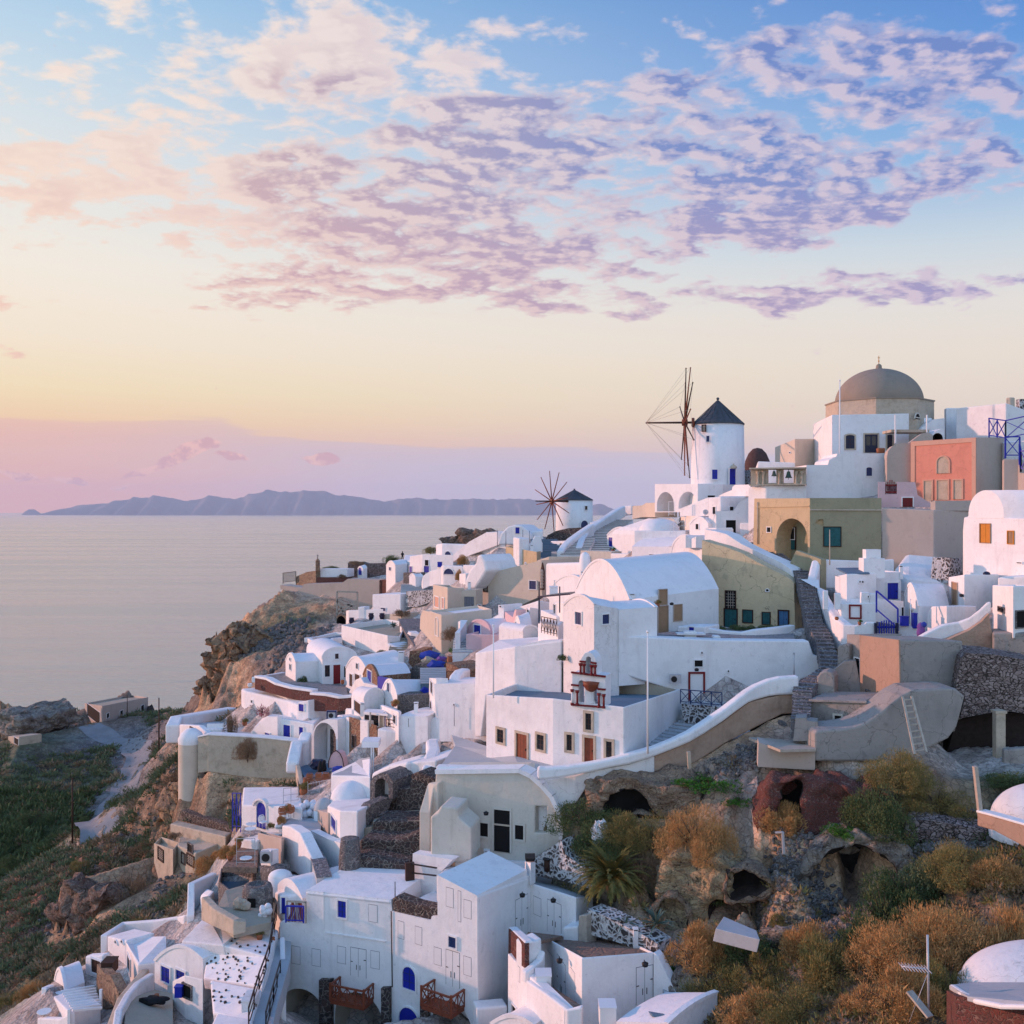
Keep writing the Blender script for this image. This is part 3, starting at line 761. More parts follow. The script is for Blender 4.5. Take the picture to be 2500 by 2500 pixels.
t.put(b.inputs['Roughness'],t.rng(t.noise(t.map(p,rot=(0,0,0.06),scale=(0.10,1.0,1)),0.006,5,0.6),0.42,0.6,0.14,0.24))
o=obj('sea',grid_sea(),'water',loc=(0,0,0));tag(o,kind='structure')
m,t,b=newmat('island_rock');p=pos(t)
t.put(b.inputs['Base Color'],t.mix(t.rng(t.noise(p,0.002,6),0.4,0.6),(0.15,0.15,0.16),(0.19,0.18,0.18)));b.inputs['Roughness'].default_value=1
def island(name,prof,D,thick,label):
 """prof: (px, py) skyline; D distance"""
 bm=bmesh.new();rows=[(-1,0.0),(-0.8,0.28),(-0.5,0.62),(-0.2,0.93),(0,1.0),(0.4,0.7),(1,0)]
 prev=None
 xs=[]
 for(x0,y0),(x1,y1)in zip(prof,prof[1:]):
  n=max(2,int((x1-x0)/6))
  for k in range(n):xs.append((x0+(x1-x0)*k/n,y0+(y1-y0)*k/n))
 xs.append(prof[-1])
 rng=np.random.RandomState(3)
 for i,(px,py)in enumerate(xs):
  h=max(0,(1257-py))/2500*D+rng.normal()*9
  env=min(1,(px-prof[0][0])/30,(prof[-1][0]-px)/30)
  col=[]
  for s_,k in rows:
   yy=D+s_*thick*(0.55+0.45*math.sin(i*0.35)**2);hz=h*k*(1+0.12*math.sin(i*0.9+s_*5))if 0<k<1 else h*k
   col.append(bm.verts.new(((px-1250)/2500*D,yy,max(-5,hz)-2)))
  if prev:
   for j in range(len(rows)-1):
    f=bm.faces.new([prev[j],col[j],col[j+1],prev[j+1]]);f.smooth=True
  prev=col
 bmesh.ops.recalc_face_normals(bm,faces=bm.faces)
 o=obj(name,bm,'island_rock',loc=(0,0,0));tag(o,label,'island',kind='structure')
q=lambda x,y:(x/1.288,900+y/1.288)
island('hills',[q(175,452),q(195,445),q(245,430),q(330,424),q(420,408),q(500,400),q(550,408),q(600,418),q(630,410),q(660,397),q(700,406),q(740,410),q(790,396),q(850,382),q(890,389),q(940,385),q(1000,384),q(1030,387),q(1055,398),q(1110,400),q(1160,410),q(1210,417),q(1260,410),q(1310,406),q(1350,410),q(1400,412),q(1500,409),q(1560,412),q(1640,408),q(1700,416),q(1760,425),q(1800,432),q(1850,430),(1462,1230),(1485,1238),(1510,1246),(1540,1256)],38000,2500,'long low mountainous island across the sea')
island('islet',[(56,1257),(62,1249),(72,1243),(84,1243),(92,1248),(101,1257)],38000,500,'tiny islet left of the island')
m=bpy.data.materials.new('haze_air');m.use_nodes=True;m.node_tree.nodes.clear();t=NT(m.node_tree)
pv=t.new('ShaderNodeVolumePrincipled');pv.inputs['Color'].default_value=(0.74,0.82,1.0,1);pv.inputs['Density'].default_value=HAZE_D
pv.inputs['Anisotropy'].default_value=0.0
om=t.new('ShaderNodeOutputMaterial');t.l.new(pv.outputs[0],om.inputs['Volume']);MAT['haze_air']=m
if HAZE:
 bm=bmesh.new();box(bm,(0,20000,599),(90000,46000,1202));o=obj('haze',bm,'haze_air',loc=(0,0,0));tag(o,kind='stuff')
scn.cycles.max_bounces=5;scn.cycles.diffuse_bounces=3;scn.cycles.glossy_bounces=2;scn.cycles.transmission_bounces=1;scn.cycles.volume_bounces=1
def ring_wall(bm,c,r0,r1,z0,z1,n=48):
 lathe(bm,(c[0],c[1],0),[(r0,z0),(r1,z1)],n)
def windmill(label,xl,xr,ytop,ybot,yapex,d,xt=None,capmat='slate',wall='white',ops=(),taper=0.96,cap_over=1.03,base_extra=3.0):
 c=P((xl+xr)/2,ybot,d);r=(sx(xr)-sx(xl))/2/F*d
 zt,zb,za=ZZ(ytop,d),ZZ(ybot,d),ZZ(yapex,d)
 t=thing('windmill',label,'windmill',(c.x,c.y,zb))
 bm=nb();lathe(bm,(c.x,c.y,0),[(r*1.04,zb-base_extra),(r,zb+1),(r*taper,zt),(r*taper*0.6,zt+0.02),(0.001,zt+0.03)],64)
 rn(bm);obj('tower',bm,wall,t,smooth=False)
 bm=nb();h=za-zt;R_=r*taper*cap_over;prof=[(R_*0.9,-0.12),(R_,-0.10),(R_,0.0)]
 for k in range(1,12):
  s_=k/11;prof.append((R_*(1-s_)**1.0*(1-0.10*math.sin(math.pi*s_))+0.08,h*0.9*s_**0.95))
 prof+=[(0.16,h*0.92),(0.2,h*0.96),(0.12,h),(0.001,h)]
 lathe(bm,(c.x,c.y,zt),prof,40)
 for k in range(20):
  a=2*math.pi*k/20+0.1
  bar(bm,(c.x+math.cos(a)*R_,c.y+math.sin(a)*R_,zt+0.02),(c.x+math.cos(a)*0.15,c.y+math.sin(a)*0.15,zt+h*0.88),0.07,0.05)
 rn(bm);obj('roof',bm,capmat,t)
 for op in ops:
  kd,x0,y0,x1,y1=op[:5];xm=(sx(x0)+sx(x1))/2
  th=math.asin(max(-0.95,min(0.95,(xm-(sx(xl)+sx(xr))/2)/F*d/r)))
  rr=r*0.99;q=Vector((c.x+rr*math.sin(th),c.y-rr*math.cos(th)));u=Vector((math.cos(th),math.sin(th)))
  fc=Face(q-u*3,q+u*3)
  opening(t,fc,kd,x0,y0,x1,y1,op[5]if len(op)>5 else 0,zoff=0.05)
 return t,c,r,zt,zb
R1()
t,c,r,zt,zb=windmill('tall white windmill with a grey conical cap and blue door on the ridge',605,1021,600,1085,388,131,ops=[('gr',692,606,718,652),('bv',724,690,748,736),('bw',768,955,810,1030),('bd',900,948,948,1072)])
bm=nb();q=P(937,945,127.6);lathe(bm,q,[(0.42,0),(0.42,0.12),(0.30,0.34),(0.10,0.44),(0.09,0.55),(0.001,0.6)],16);obj('door_hood',bm,'limestone',t)
hub=P(553,585,130.5);ax=Vector((-math.cos(math.radians(5)),math.sin(math.radians(5)),0));side=Vector((-ax.y,ax.x,0));upv=Vector((0,0,1))
w=thing('windmill_sails','bare wooden sail wheel with rigging wires, seen edge-on beside the tall windmill','sail wheel',hub)
bm=nb();tube(bm,hub+ax*4.95,hub-ax*4.2,0.10,0.18,10);obj('axle',bm,'dark_wood',w)
bm=nb();tube(bm,hub+ax*0.35,hub-ax*0.35,0.42,0.42,14);tube(bm,hub-ax*0.9,hub-ax*1.2,0.6,0.6,14);obj('hub',bm,'brown_wood',w)
tips=[]
for k in range(12):
 a=math.radians(90+30*k+8);rr=7.1
 tip=hub+(side*math.cos(a)+upv*math.sin(a))*rr+ax*random.uniform(-0.6,0.5)
 tips.append(tip);bm=nb();tube(bm,hub,tip,0.12,0.06,6)
 bmesh.ops.create_icosphere(bm,subdivisions=1,radius=0.11,matrix=Matrix.Translation(tip));obj('spoke',bm,'brown_wood' if k%2 else 'dark_wood',w)
for k in range(12):
 bm=nb();tube(bm,hub+ax*4.9,tips[k],0.016,n=4);tube(bm,tips[k],tips[(k+1)%12],0.014,n=4);obj('rigging_wire',bm,'pale_wood',w)
def arched_block(label,x0,x1,ytop,ybot,d0,d1,arches,depth=4.0,recess=2.6,mat='white',back_mat='white',name='arched_terrace',cat='terrace',tops=None,cls='town',hpad=0.0,backm=None,skirt=0.0):
 """front wall between (x0,d0) and (x1,d1) with arched recesses: arches = [(xa, xb, ytop, ybottom, archfactor)]"""
 fc=Face(XY(x0,d0),XY(x1,d1));ta,z1=fc.hit(x0,ytop);tb,z1b=fc.hit(x1,ytop);_,z0=fc.hit(x1 if d1<d0 else x0,ybot);z0-=skirt
 inn=Vector((-fc.n.x,-fc.n.y,0))
 if tops:top=[fc.hit(x,y)for x,y in tops];outer=[fc.pt(0,z0),fc.pt(fc.L,z0)]+[fc.pt(a,b_)for a,b_ in reversed(top)]
 else:outer=[fc.pt(0,z0),fc.pt(fc.L,z0),fc.pt(fc.L,z1b),fc.pt(0,z1)]
 holes=[]
 for(xa,xb,ya,yb,af)in arches:
  t0,zz0=fc.hit(xa,yb);t1,_=fc.hit(xb,yb);_,zz1=fc.hit((xa+xb)/2,ya);zz0=max(z0+0.06,fc.hit((xa+xb)/2,yb)[1])
  holes.append([fc.pt(a,b_)for a,b_ in arch_loop(min(t0,t1),max(t0,t1),zz0,zz1,af,16)])
 mid=(Vector(XY(x0,d0))+Vector(XY(x1,d1)))/2
 t=thing(name,label,cat,(mid.x,mid.y,z0))
 bm=nb();shape_with_holes(bm,outer,holes,inn*depth,inn*recess,0,1,2)
 obj('wall',bm,[mat,backm or back_mat,back_mat],t)
 for q in(XY(x0,d0),XY(x1,d1)):CTRL.append((q[0],q[1],z0,cls,0.0));CTRL.append((q[0]+inn.x*depth,q[1]+inn.y*depth,z0+0.5,cls,0.0))
 INFO[label]=(t,[fc],None,None,z0)
 return t,fc,inn
t,fc,inn=arched_block('white terrace with two open arches below the tall windmill',318,656,1068,1290,131,124,[(334,469,1131,1284,1.0),(504,652,1128,1262,1.0)],depth=9,recess=3.2)
fb=Face(fc.a+Vector((inn.x,inn.y))*3.12,fc.b+Vector((inn.x,inn.y))*3.12)
opening(t,fb,'dd',432,1174,466,1262);opening(t,fb,'vo',636,1160,652,1205)
house('white terrace block under the tall windmill with a straight parapet',[(656,1066,124),(856,1064,124.3)],1240,back=9,parapet=0.3,ops=[('vo',732,1158,790,1178)],rmat='paving',name='terrace_block',cat='terrace')
wallpath('beige stepped wall left of the arched terrace',[(140,1240,1345,140),(215,1236,1330,138),(245,1216,1330,137),(320,1214,1330,133)],mat='cream',th=3)
bm=nb();q=P(1124,955,150);rr=101/3.22/2500*150;hh=172/3.22/2500*150
t=thing('ruined_windmill','squat ruined mill with a dark domed thatch cap behind the bell wall','windmill',q-Vector((0,0,4)))
lathe(bm,q,[(rr,-0.3),(rr,hh*0.12),(rr*0.93,hh*0.4),(rr*0.68,hh*0.74),(rr*0.35,hh*0.95),(0.001,hh)],28);obj('thatch_cap',bm,'thatch',t)
bm=nb();lathe(bm,q,[(rr*0.95,-6),(rr*0.95,0)],28);obj('tower',bm,'rubble_wall',t)
wallpath('low rubble parapet between the windmill and the bell wall',[(1003,962,1075,132),(1080,955,1070,130)],mat='stone_whitewash',th=1)
house('beige box house with a lit left wall left of the church',[(1262,778,127),(1420,714,122),(1706,712,126)],960,mat='cream',rmat='cream',ops=[('vo',1376,815,1388,827,1)],parapet=0.3)
house('low white shed roof in front of the beige box house',[(1106,948,119),(1128,890,118),(1420,900,116)],990,back=3,parapet=0.2)
R1();fc=Face(XY(1070,108),XY(1506,106))
def fp(x,y,off=0.0):a,b_=fc.hit(x,y);return fc.pt(a,b_,off)
t=thing('bell_wall','weathered stone balustrade wall carrying two bronze bells','bell wall',fp(1290,1075))
inn=Vector((-fc.n.x,-fc.n.y,0))
bm=nb()
shape_with_holes(bm,[fp(1072,1088),fp(1100,1075),fp(1504,1070),fp(1504,944),(fp(1300,938)),fp(1072,950)],[[fp(1205,1060),fp(1272,1060),fp(1272,955),fp(1205,955)],[fp(1326,1060),fp(1408,1060),fp(1408,955),fp(1326,955)]],inn*0.7)
obj('wall',bm,'limestone',t,bev=0.02)
for x in(1152,1300,1452):
 bm=nb();q=fp(x,1070,0.12)
 for dx in((-0.28,0.28)if x!=1300 else(0,)):
  qq=q+Vector((fc.u.x,fc.u.y,0))*dx
  lathe(bm,qq,[(0.2,0),(0.2,0.15),(0.12,0.2),(0.14,0.6),(0.12,1.0),(0.2,1.15),(0.26,1.35),(0.001,1.36)],12)
 obj('column',bm,'limestone',t)
bm=nb();bar(bm,fp(1066,948,0.3),fp(1510,942,0.3),0.9,0.14);obj('cornice',bm,'limestone',t)
bm=nb();bar(bm,fp(1066,1078,0.25),fp(1510,1070,0.25),0.8,0.14);obj('ledge',bm,'limestone',t)
def bell(label,x,ytop,ybot,d,fcx,mat='bronze'):
 q=P(x,ybot,d);h=(sy(ybot)-sy(ytop))/F*d
 b_=thing('bell',label,'bell',q)
 bm=nb();lathe(bm,q,[(h*0.42,0),(h*0.43,0.04*h),(h*0.33,h*0.15),(h*0.24,h*0.5),(h*0.20,h*0.72),(h*0.1,h*0.8),(0.001,h*0.82)],16);tube(bm,q+Vector((0,0,h*0.8)),q+Vector((0,0,h*1.05)),0.03);obj('bell_body',bm,mat,b_)
 bm=nb();tube(bm,q+Vector((0,0,h*0.4)),q-Vector((0,0,h*0.2)),0.025);obj('clapper',bm,'iron',b_)
bell('smaller bronze bell, left of the two in the stone bell wall',1255,955,1006,106.2,0);bell('larger bronze bell, right of the two in the stone bell wall',1369,955,1020,106.0,0)
house('white wall with a blind arch under the stone bell wall',[(1050,1092,109),(1190,1076,107),(1512,1074,106)],1178,back=6,parapet=0,roof='slab',name='wall_block',cat='wall')
R1();f2=Face(XY(1190,107),XY(1512,106));bm=nb()
pp=[f2.hit(1396+108*math.cos(math.pi*k/16),1182-82*math.sin(math.pi*k/16))for k in range(17)]
for a,b_ in zip(pp,pp[1:]):bar(bm,f2.pt(*a,0.02),f2.pt(*b_,0.02),0.10,0.10)
obj('arch_moulding',bm,'white',INFO['white wall with a blind arch under the stone bell wall'][0])
R2()
t=house('stepped white church base wall with one small dark window',[(68,1002,108),(760,904,108)],1290,back=9,roof='slab',hidden=None,name='lower_terrace',cat='church',ops=[('bv',576,1030,628,1095,0.4)],bev=0.0)if False else None
def outline_block(label,pts,d0,d1,depth,mat='white',name='house',cat='house',ops=(),holes=(),recess=None,bev=0.0,cls='town',parent=None,part='wall',backm=None,sidem=None,xr=None):
 """vertical face between depths d0 (left) and d1 (right); pts: closed outline (x, y) in zoom coordinates"""
 xs=[p[0]for p in pts];xl,xr_=(min(xs),max(xs))if xr is None else xr
 fc=Face(XY(xl,d0),XY(xr_,d1));inn=Vector((-fc.n.x,-fc.n.y,0))
 out=[fc.pt(*fc.hit(*p))for p in pts]
 hs=[]
 for h in holes:
  if not isinstance(h[0],tuple):
   xa,xb,ya,yb,af=h;t0,t1=fc.hit(xa,yb)[0],fc.hit(xb,yb)[0];m_=(xa+xb)/2
   hs.append([fc.pt(a,b_)for a,b_ in arch_loop(min(t0,t1),max(t0,t1),fc.hit(m_,yb)[1],fc.hit(m_,ya)[1],af,16)])
  else:hs.append([fc.pt(*fc.hit(*p))for p in h])
 zb=min(p.z for p in out);cen=fc.a.lerp(fc.b,0.5)
 t=parent or thing(name,label,cat,(cen.x,cen.y,zb))
 bm=nb();shape_with_holes(bm,out,hs,inn*depth,(inn*recess)if recess else None,0,1,2)
 obj(part,bm,[mat,backm or mat,sidem or mat],t,bev=bev)
 for op in ops:opening(t,fc,*op)
 if not parent:
  for q in(fc.a,fc.b):CTRL.append((q.x,q.y,zb-0.1,cls,0.0));CTRL.append((q.x+inn.x*depth,q.y+inn.y*depth,zb+0.4,cls,0.0))
 INFO[label or part]=(t,[fc],None,None,zb)
 return t,fc,inn
outline_block('stepped white church base wall with one small dark window',[(66,1400),(760,1400),(760,904),(330,904),(322,930),(300,938),(262,960),(250,1000),(66,1003)],107,107,5.0,name='lower_terrace',cat='church',ops=[('bv',578,1022,628,1096,0.5)])
house('white church hall with dark arched windows and glazed navy door under the dome',[(283,572,113),(946,560,112)],1100,back=12,parapet=0.4,name='church',cat='church',skirt=0.0,ops=[('nv',403,745,478,862,0.35),('ndr',566,740,676,896),('nv',758,742,803,862,0.35)])
house('low white wing with a sloping parapet right of the church hall',[(946,597,113.5),(1142,598,114)],900,back=8,parapet=0,roof='slab',bev=0.05,name='church_wing',cat='church')
outline_block('white wall with a sloping top between church and flat white house',[(1050,900),(1252,900),(1252,600),(1150,612),(1050,692)],112,112,3)
bm=nb();dc=P(687,470,118);rd=361/3.5127/2500*118;hd=292/3.5127/2500*118
t=thing('church_dome','large taupe plastered dome on a stone drum with a small gilt cross','dome',(dc.x,dc.y,dc.z-5))
prof=[(rd*math.cos(a)**1.0,hd*math.sin(a))for a in[math.pi/2*k/24 for k in range(25)]]
lathe(bm,dc,[(rd,-0.2)]+prof[:-1]+[(0.001,hd)],64);obj('dome',bm,'dome_taupe',t)
bm=nb();n=8;ro=422/3.5127/2500*118/math.cos(math.pi/8)*0.96
for dz,k in((0,1.0),):
 pl=[(dc.x+ro*math.cos(math.pi/4*i+math.pi/8),dc.y+ro*math.sin(math.pi/4*i+math.pi/8))for i in range(8)]
 poly_prism(bm,pl,[dc.z-0.05]*8,[dc.z-7]*8)
obj('drum',bm,'limestone',t,bev=0.05)
bm=nb();pl=[(dc.x+ro*1.02*math.cos(math.pi/4*i+math.pi/8),dc.y+ro*1.02*math.sin(math.pi/4*i+math.pi/8))for i in range(8)]
poly_prism(bm,pl,[dc.z+0.06]*8,[dc.z-0.08]*8);obj('cornice',bm,'dome_taupe',t)
bm=nb();lathe(bm,dc+Vector((0,0,hd-0.06)),[(0.40,0),(0.38,0.1),(0.33,0.2),(0.32,0.42),(0.22,0.56),(0.08,0.64),(0.001,0.65)],16);obj('lantern',bm,'dome_taupe',t)
bm=nb();q=dc+Vector((0,0,hd+0.5));tube(bm,q,q+Vector((0,0,1.0)),0.04);bmesh.ops.create_icosphere(bm,subdivisions=2,radius=0.09,matrix=Matrix.Translation(q+Vector((0,0,0.4))))
bar(bm,q+Vector((-0.15,0,0.78)),q+Vector((0.15,0,0.78)),0.05);obj('cross',bm,'orange_wood',t)
fd=Face((dc.x+ro*math.cos(-math.pi/8*3),dc.y+ro*math.sin(-math.pi/8*3)),(dc.x+ro*math.cos(-math.pi/8),dc.y+ro*math.sin(-math.pi/8)))
opening(t,fd,'cw',996,562,1036,592,1)
pole('tall white flagpole at the left corner of the church',352,283,905,111.5,0.07,'white_paint')
R2()
t=thing('boat_planter','tan carved wooden tub by the navy church door','planter',P(703,900,107.6))
bm=nb();q=P(703,900,107.6);lathe(bm,(0,0,0),[(0.001,0),(0.62,0),(0.72,0.5),(0.60,0.62),(0.5,0.55),(0.001,0.5)],16)
bmesh.ops.scale(bm,verts=bm.verts,vec=(0.66,0.4,0.85));bmesh.ops.translate(bm,verts=bm.verts,vec=q);obj('tub',bm,'terracotta',t)
t=thing('porch_awning','pale slab awning over the terrace right of the church door','awning',P(940,815,108))
bm=nb();a,b_=P(785,712,109),P(1122,708,108.6);box(bm,(a+b_)/2+Vector((0,1.2,0)),((b_-a).length,2.6,0.28));obj('canopy',bm,'limestone',t,bev=0.03)
for x in(830,1100):bm=nb();q=P(x,815,108.2);box(bm,q+Vector((0,0,1.5)),(0.14,0.14,3.0));obj('post',bm,'white_paint',t)
outline_block('beige wall with a rounded shoulder between church and red house',[(757,1170),(965,1170),(965,830),(1000,790),(1060,735),(1110,725),(1150,760),(1150,812),(965,812),(870,814),(800,840),(765,885),(757,930)][:0]or[(757,1180),(1150,1180),(1150,745),(1110,722),(1060,730),(1010,765),(965,800),(945,813),(870,816),(805,838),(768,880),(757,930)],104,103,2.5,mat='beige')
house('flat-topped white house on the skyline right of the dome',[(1248,520,116),(1264,514,114),(1696,514,115)],800,back=7,parapet=0,roof='slab')
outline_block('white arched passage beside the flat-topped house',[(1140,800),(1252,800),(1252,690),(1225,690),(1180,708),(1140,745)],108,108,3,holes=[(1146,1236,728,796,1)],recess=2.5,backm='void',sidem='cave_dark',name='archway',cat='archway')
house('small white hut on the skyline beyond the flat-topped house',[(1700,592,120),(1782,588,120)],720,back=4,roof='slab',ops=[('ws',1712,612,1755,664)])
house('white house with ruined chimneys at the right end of the skyline',[(1780,470,106),(1990,545,108)],800,back=6,roof='slab')
t=INFO['white house with ruined chimneys at the right end of the skyline'][0]
bm=nb();q=P(1816,480,107);lathe(bm,q,[(0.42,-1),(0.40,0.6),(0.34,0.66),(0.3,0.5),(0.001,0.5)],20);obj('chimney',bm,'limestone',t)
bm=nb();q=P(1918,500,108);box(bm,q,(1.0,0.8,1.5));obj('chimney',bm,'stone_whitewash',t,bev=0.05)
rail('blue cross-braced railing sloping up along the top terrace at the right edge',[(1632,770,104),(1775,797,100),(1990,752,98)],2.0,'blue',spacing=2.0,w=0.1)
wallpath('sloping white terrace wall under the top blue railing',[(1700,800,1260,103),(1775,812,1260,100.5),(1990,785,1260,98.5)],th=3)
rail('short blue cross-braced railing on the landing right of the red house',[(1772,945,95),(1895,945,94.5)],2.0,'blue',spacing=2.6,w=0.12)
rail('blue stair railing dropping at the right edge below the landing',[(1893,1000,94),(1905,1060,94),(1990,1060,93)],1.9,'blue',spacing=2.2,w=0.12)
wallpath('grey plaster retaining wall right of the red house',[(1755,952,1330,95),(1888,950,1330,94.5),(1892,1070,1330,94.2),(1990,1070,1330,93)],th=2,mat='beige')
t=house('square salmon-red house with cream frame, blind arch and three blind doors',[(962,800,103),(1523,765,98),(1768,768,102)],1330,mat='salmon',rmat='beige',parapet=0.4,roof='flat',ops=[('ld',1188,930,1290,1074,1.0),('ld',1076,1138,1144,1316),('ld',1188,1134,1282,1302),('ld',1330,1132,1402,1296)])
f1,f2=INFO['square salmon-red house with cream frame, blind arch and three blind doors'][1]
bm=nb()
for(x0,y0,x1,y1)in((964,803,998,1300),(998,803,1488,840),(1486,768,1521,1300)):
 if x0==998:pts=[f1.hit(998,800),f1.hit(1486,769),f1.hit(1486,806),f1.hit(998,840)]
 else:pts=[f1.hit(x0,803 if x0<1000 else 769),f1.hit(x1,803 if x0<1000 else 769),f1.hit(x1,y1),f1.hit(x0,y1)]
 A=[bm.verts.new(f1.pt(a,b_,0.07))for a,b_ in pts];B=[bm.verts.new(f1.pt(a,b_,-0.03))for a,b_ in pts]
 bm.faces.new(A);
 for i in range(4):bm.faces.new([A[i],A[(i+1)%4],B[(i+1)%4],B[i]])
rn(bm);obj('frame_band',bm,'salmon_trim',t)
bm=nb();a=f2.pt(*f2.hit(1523,765),0.03);b_=f2.pt(*f2.hit(1768,768),0.03);c_=f2.pt(*f2.hit(1768,1330),0.03);d_=f2.pt(*f2.hit(1523,1330),0.03)
vs_=[bm.verts.new(v)for v in(a,b_,c_,d_)];bm.faces.new(vs_);vb=[bm.verts.new(v.co-Vector((f2.n.x,f2.n.y,0))*0.06)for v in vs_]
for i in range(4):bm.faces.new([vs_[i],vs_[(i+1)%4],vb[(i+1)%4],vb[i]])
rn(bm);obj('side_render',bm,'beige',t)
t,fc,inn=outline_block('pink garden wall with a small red shutter below the red house',[(680,1365),(1130,1365),(1130,1330),(1020,1260),(1000,1150),(842,1147),(842,1250),(742,1252),(742,1147),(682,1147)],99,97.5,0.8,mat='pinkwash',name='garden_wall',cat='wall',ops=[('rd',890,1283,978,1360)])
t=thing('garden_gate','dark red picket gate with a pointed top in the pink garden wall','gate',fc.pt(*fc.hit(790,1252)))
for k in range(6):
 bm=nb();x=748+k*17.5;top=1160-38*(1-abs(k-2.5)/2.5);a=fc.pt(*fc.hit(x,1252),-0.3);b_=fc.pt(*fc.hit(x,top),-0.3);bar(bm,a,b_,0.16,0.05);obj('picket',bm,'red_paint',t)
for y in(1175,1235):bm=nb();bar(bm,fc.pt(*fc.hit(742,y),-0.26),fc.pt(*fc.hit(842,y),-0.26),0.05,0.16);obj('crossbar',bm,'red_paint',t)
R1()
t,fc,inn=outline_block('weathered ochre house front with a pointed arch porch above the steps',[(1088,1720),(1537,1790),(1537,1180),(1100,1182)],101,94,4.0,mat='ochre',holes=[(1272,1520,1338,1700,0.95)],recess=1.9,backm='olive',sidem='ochre')
fb=Face(fc.a+Vector((inn.x,inn.y))*1.85,fc.b+Vector((inn.x,inn.y))*1.85)
opening(t,fb,'td',1355,1412,1422,1582);opening(t,fc,'vo',1202,1408,1232,1446);opening(t,fb,'vo',1366,1415,1422,1502,zoff=0.05)
bm=nb();bar(bm,fc.pt(*fc.hit(1110,1250),0.05),fc.pt(*fc.hit(1535,1240),0.05),0.10,0.10);obj('ledge',bm,'ochre',t)
bm=nb();tube(bm,fc.pt(*fc.hit(1132,1210),0.1),fc.pt(*fc.hit(1132,1540),0.1),0.06);obj('drainpipe',bm,'limestone',t)
rt,fr,inr=outline_block('olive plastered house wing with teal louvred shutters',[(1537,1800),(2100,1800),(2100,1178),(1537,1178)],94,92.5,6.0,mat='olive',ops=[('tw',1648,1408,1778,1555)],holes=[[(1580,1378),(1643,1400),(1643,1345),(1612,1345),(1590,1355)]],recess=0.3,sidem='ochre',backm='ochre')
bm=nb();bar(bm,fr.pt(*fr.hit(1537,1270),0.06),fr.pt(*fr.hit(2100,1272),0.06),0.12,0.12);obj('ledge',bm,'limestone',rt)
R2()
t=house('beige-grey house corner with a flat parapet under the red house',[(712,1372,92.4),(1165,1388,90),(1470,1390,93)],1900,mat='beige',roof='slab',back=5,skirt=0.5)
f1,f2=INFO['beige-grey house corner with a flat parapet under the red house'][1]
wallpath('beige parapet block on top of the house corner under the red house',[(1130,1318,1392,90.6),(1172,1308,1392,90.2),(1482,1306,1395,92.8)],th=0.5,mat='beige')
R5()
wallpath('olive plaster stair wall running down beside the stone steps',[(-210,440,720,96),(60,460,720,92),(140,300,760,91.6),(250,340,760,90.4),(335,372,640,89)],th=0.6,mat='olive')
pole('leaning rusty pipe in front of the teal shutters',405,138,380,88,0.045,'limestone',fin=False)
t=house('tall white vaulted house glowing pink with an orange shutter',[(1458,40,82),(1960,48,76)],520,back=9,roof='slab',skirt=3,name='house',ops=[('ow',1590,94,1670,240),('yw',1808,152,1852,248),('vo',1880,396,1920,404)])
f1=INFO['tall white vaulted house glowing pink with an orange shutter'][1][0]
bm=nb();R2();n=24;fr_,bk_=[],[]
inn=Vector((-f1.n.x,-f1.n.y,0));axv=(inn*1.0+Vector((f1.u.x,f1.u.y,0))*0.75).normalized()
for k in range(n+1):
 th=math.pi*k/n;tt,zz=f1.hit(1607-152*math.cos(th),1452-234*math.sin(th)**0.85 if k not in(0,n)else 1458)
 fr_.append(bm.verts.new(f1.pt(tt,zz,0.004)));bk_.append(bm.verts.new(f1.pt(tt,zz,0.004)+axv*9))
for k in range(n):f=bm.faces.new([fr_[k],fr_[k+1],bk_[k+1],bk_[k]]);f.smooth=True
bm.faces.new(fr_);bm.faces.new(bk_);rn(bm);obj('vault',bm,['white'],t)
R2();wallpath('thin white buttress at the left edge of the pink-lit vaulted house',[(1408,1560,1960,84),(1418,1455,1960,83.6),(1455,1440,1960,82.3)],th=2.5,bev=0.05)
R3()
t,c,r,zt,zb=windmill('small white windmill with a dark cap above the rubble terrace',1150,1440,388,630,300,185,capmat='slate',ops=[('dw',1375,436,1395,466),('bv',1344,550,1400,606,1.0)],wall='white',taper=0.99)
hub=P(1118,398,180);axd=Vector((-0.82,-0.57,0)).normalized();side=Vector((-axd.y,axd.x,0))
w=thing('windmill_sails','bare star of wooden spokes in front of the small windmill','sail wheel',hub)
bm=nb();tube(bm,hub+axd*3.5,hub-axd*5.2,0.1,0.2,8);obj('axle',bm,'dark_wood',w)
bm=nb();tube(bm,hub+axd*0.3,hub-axd*0.3,0.4,0.4,12);obj('hub',bm,'brown_wood',w)
for k in range(12):
 a=math.radians(7+30*k);tip=hub+(side*math.cos(a)+upv*math.sin(a))*(5.4 if abs(math.sin(a))>0.3 else 4.6)
 bm=nb();tube(bm,hub,tip,0.11,0.07,6);obj('spoke',bm,'brown_wood',w)
R1()
house('small white house with a lit barrel gable under the windmill terrace',[(655,1275,120),(735,1175,117),(836,1165,115),(1072,1160,116)][1:],1420,back=5,roof='slab',bev=0.2,ops=[('vo',775,1248,797,1304),('vo',905,1246,934,1276)])
outline_block('low white wall sloping up to the windmill terrace',[(515,1320),(740,1320),(740,1172),(515,1262)],122,118,2.5,name='garden_wall',cat='wall')
outline_block('pinkish white sloping roof wall left of the bell wall',[(815,1165),(1060,1165),(1070,1072),(950,1074),(928,1090),(924,1115),(860,1140)],121,115,3,name='rooftop_wall',cat='wall')
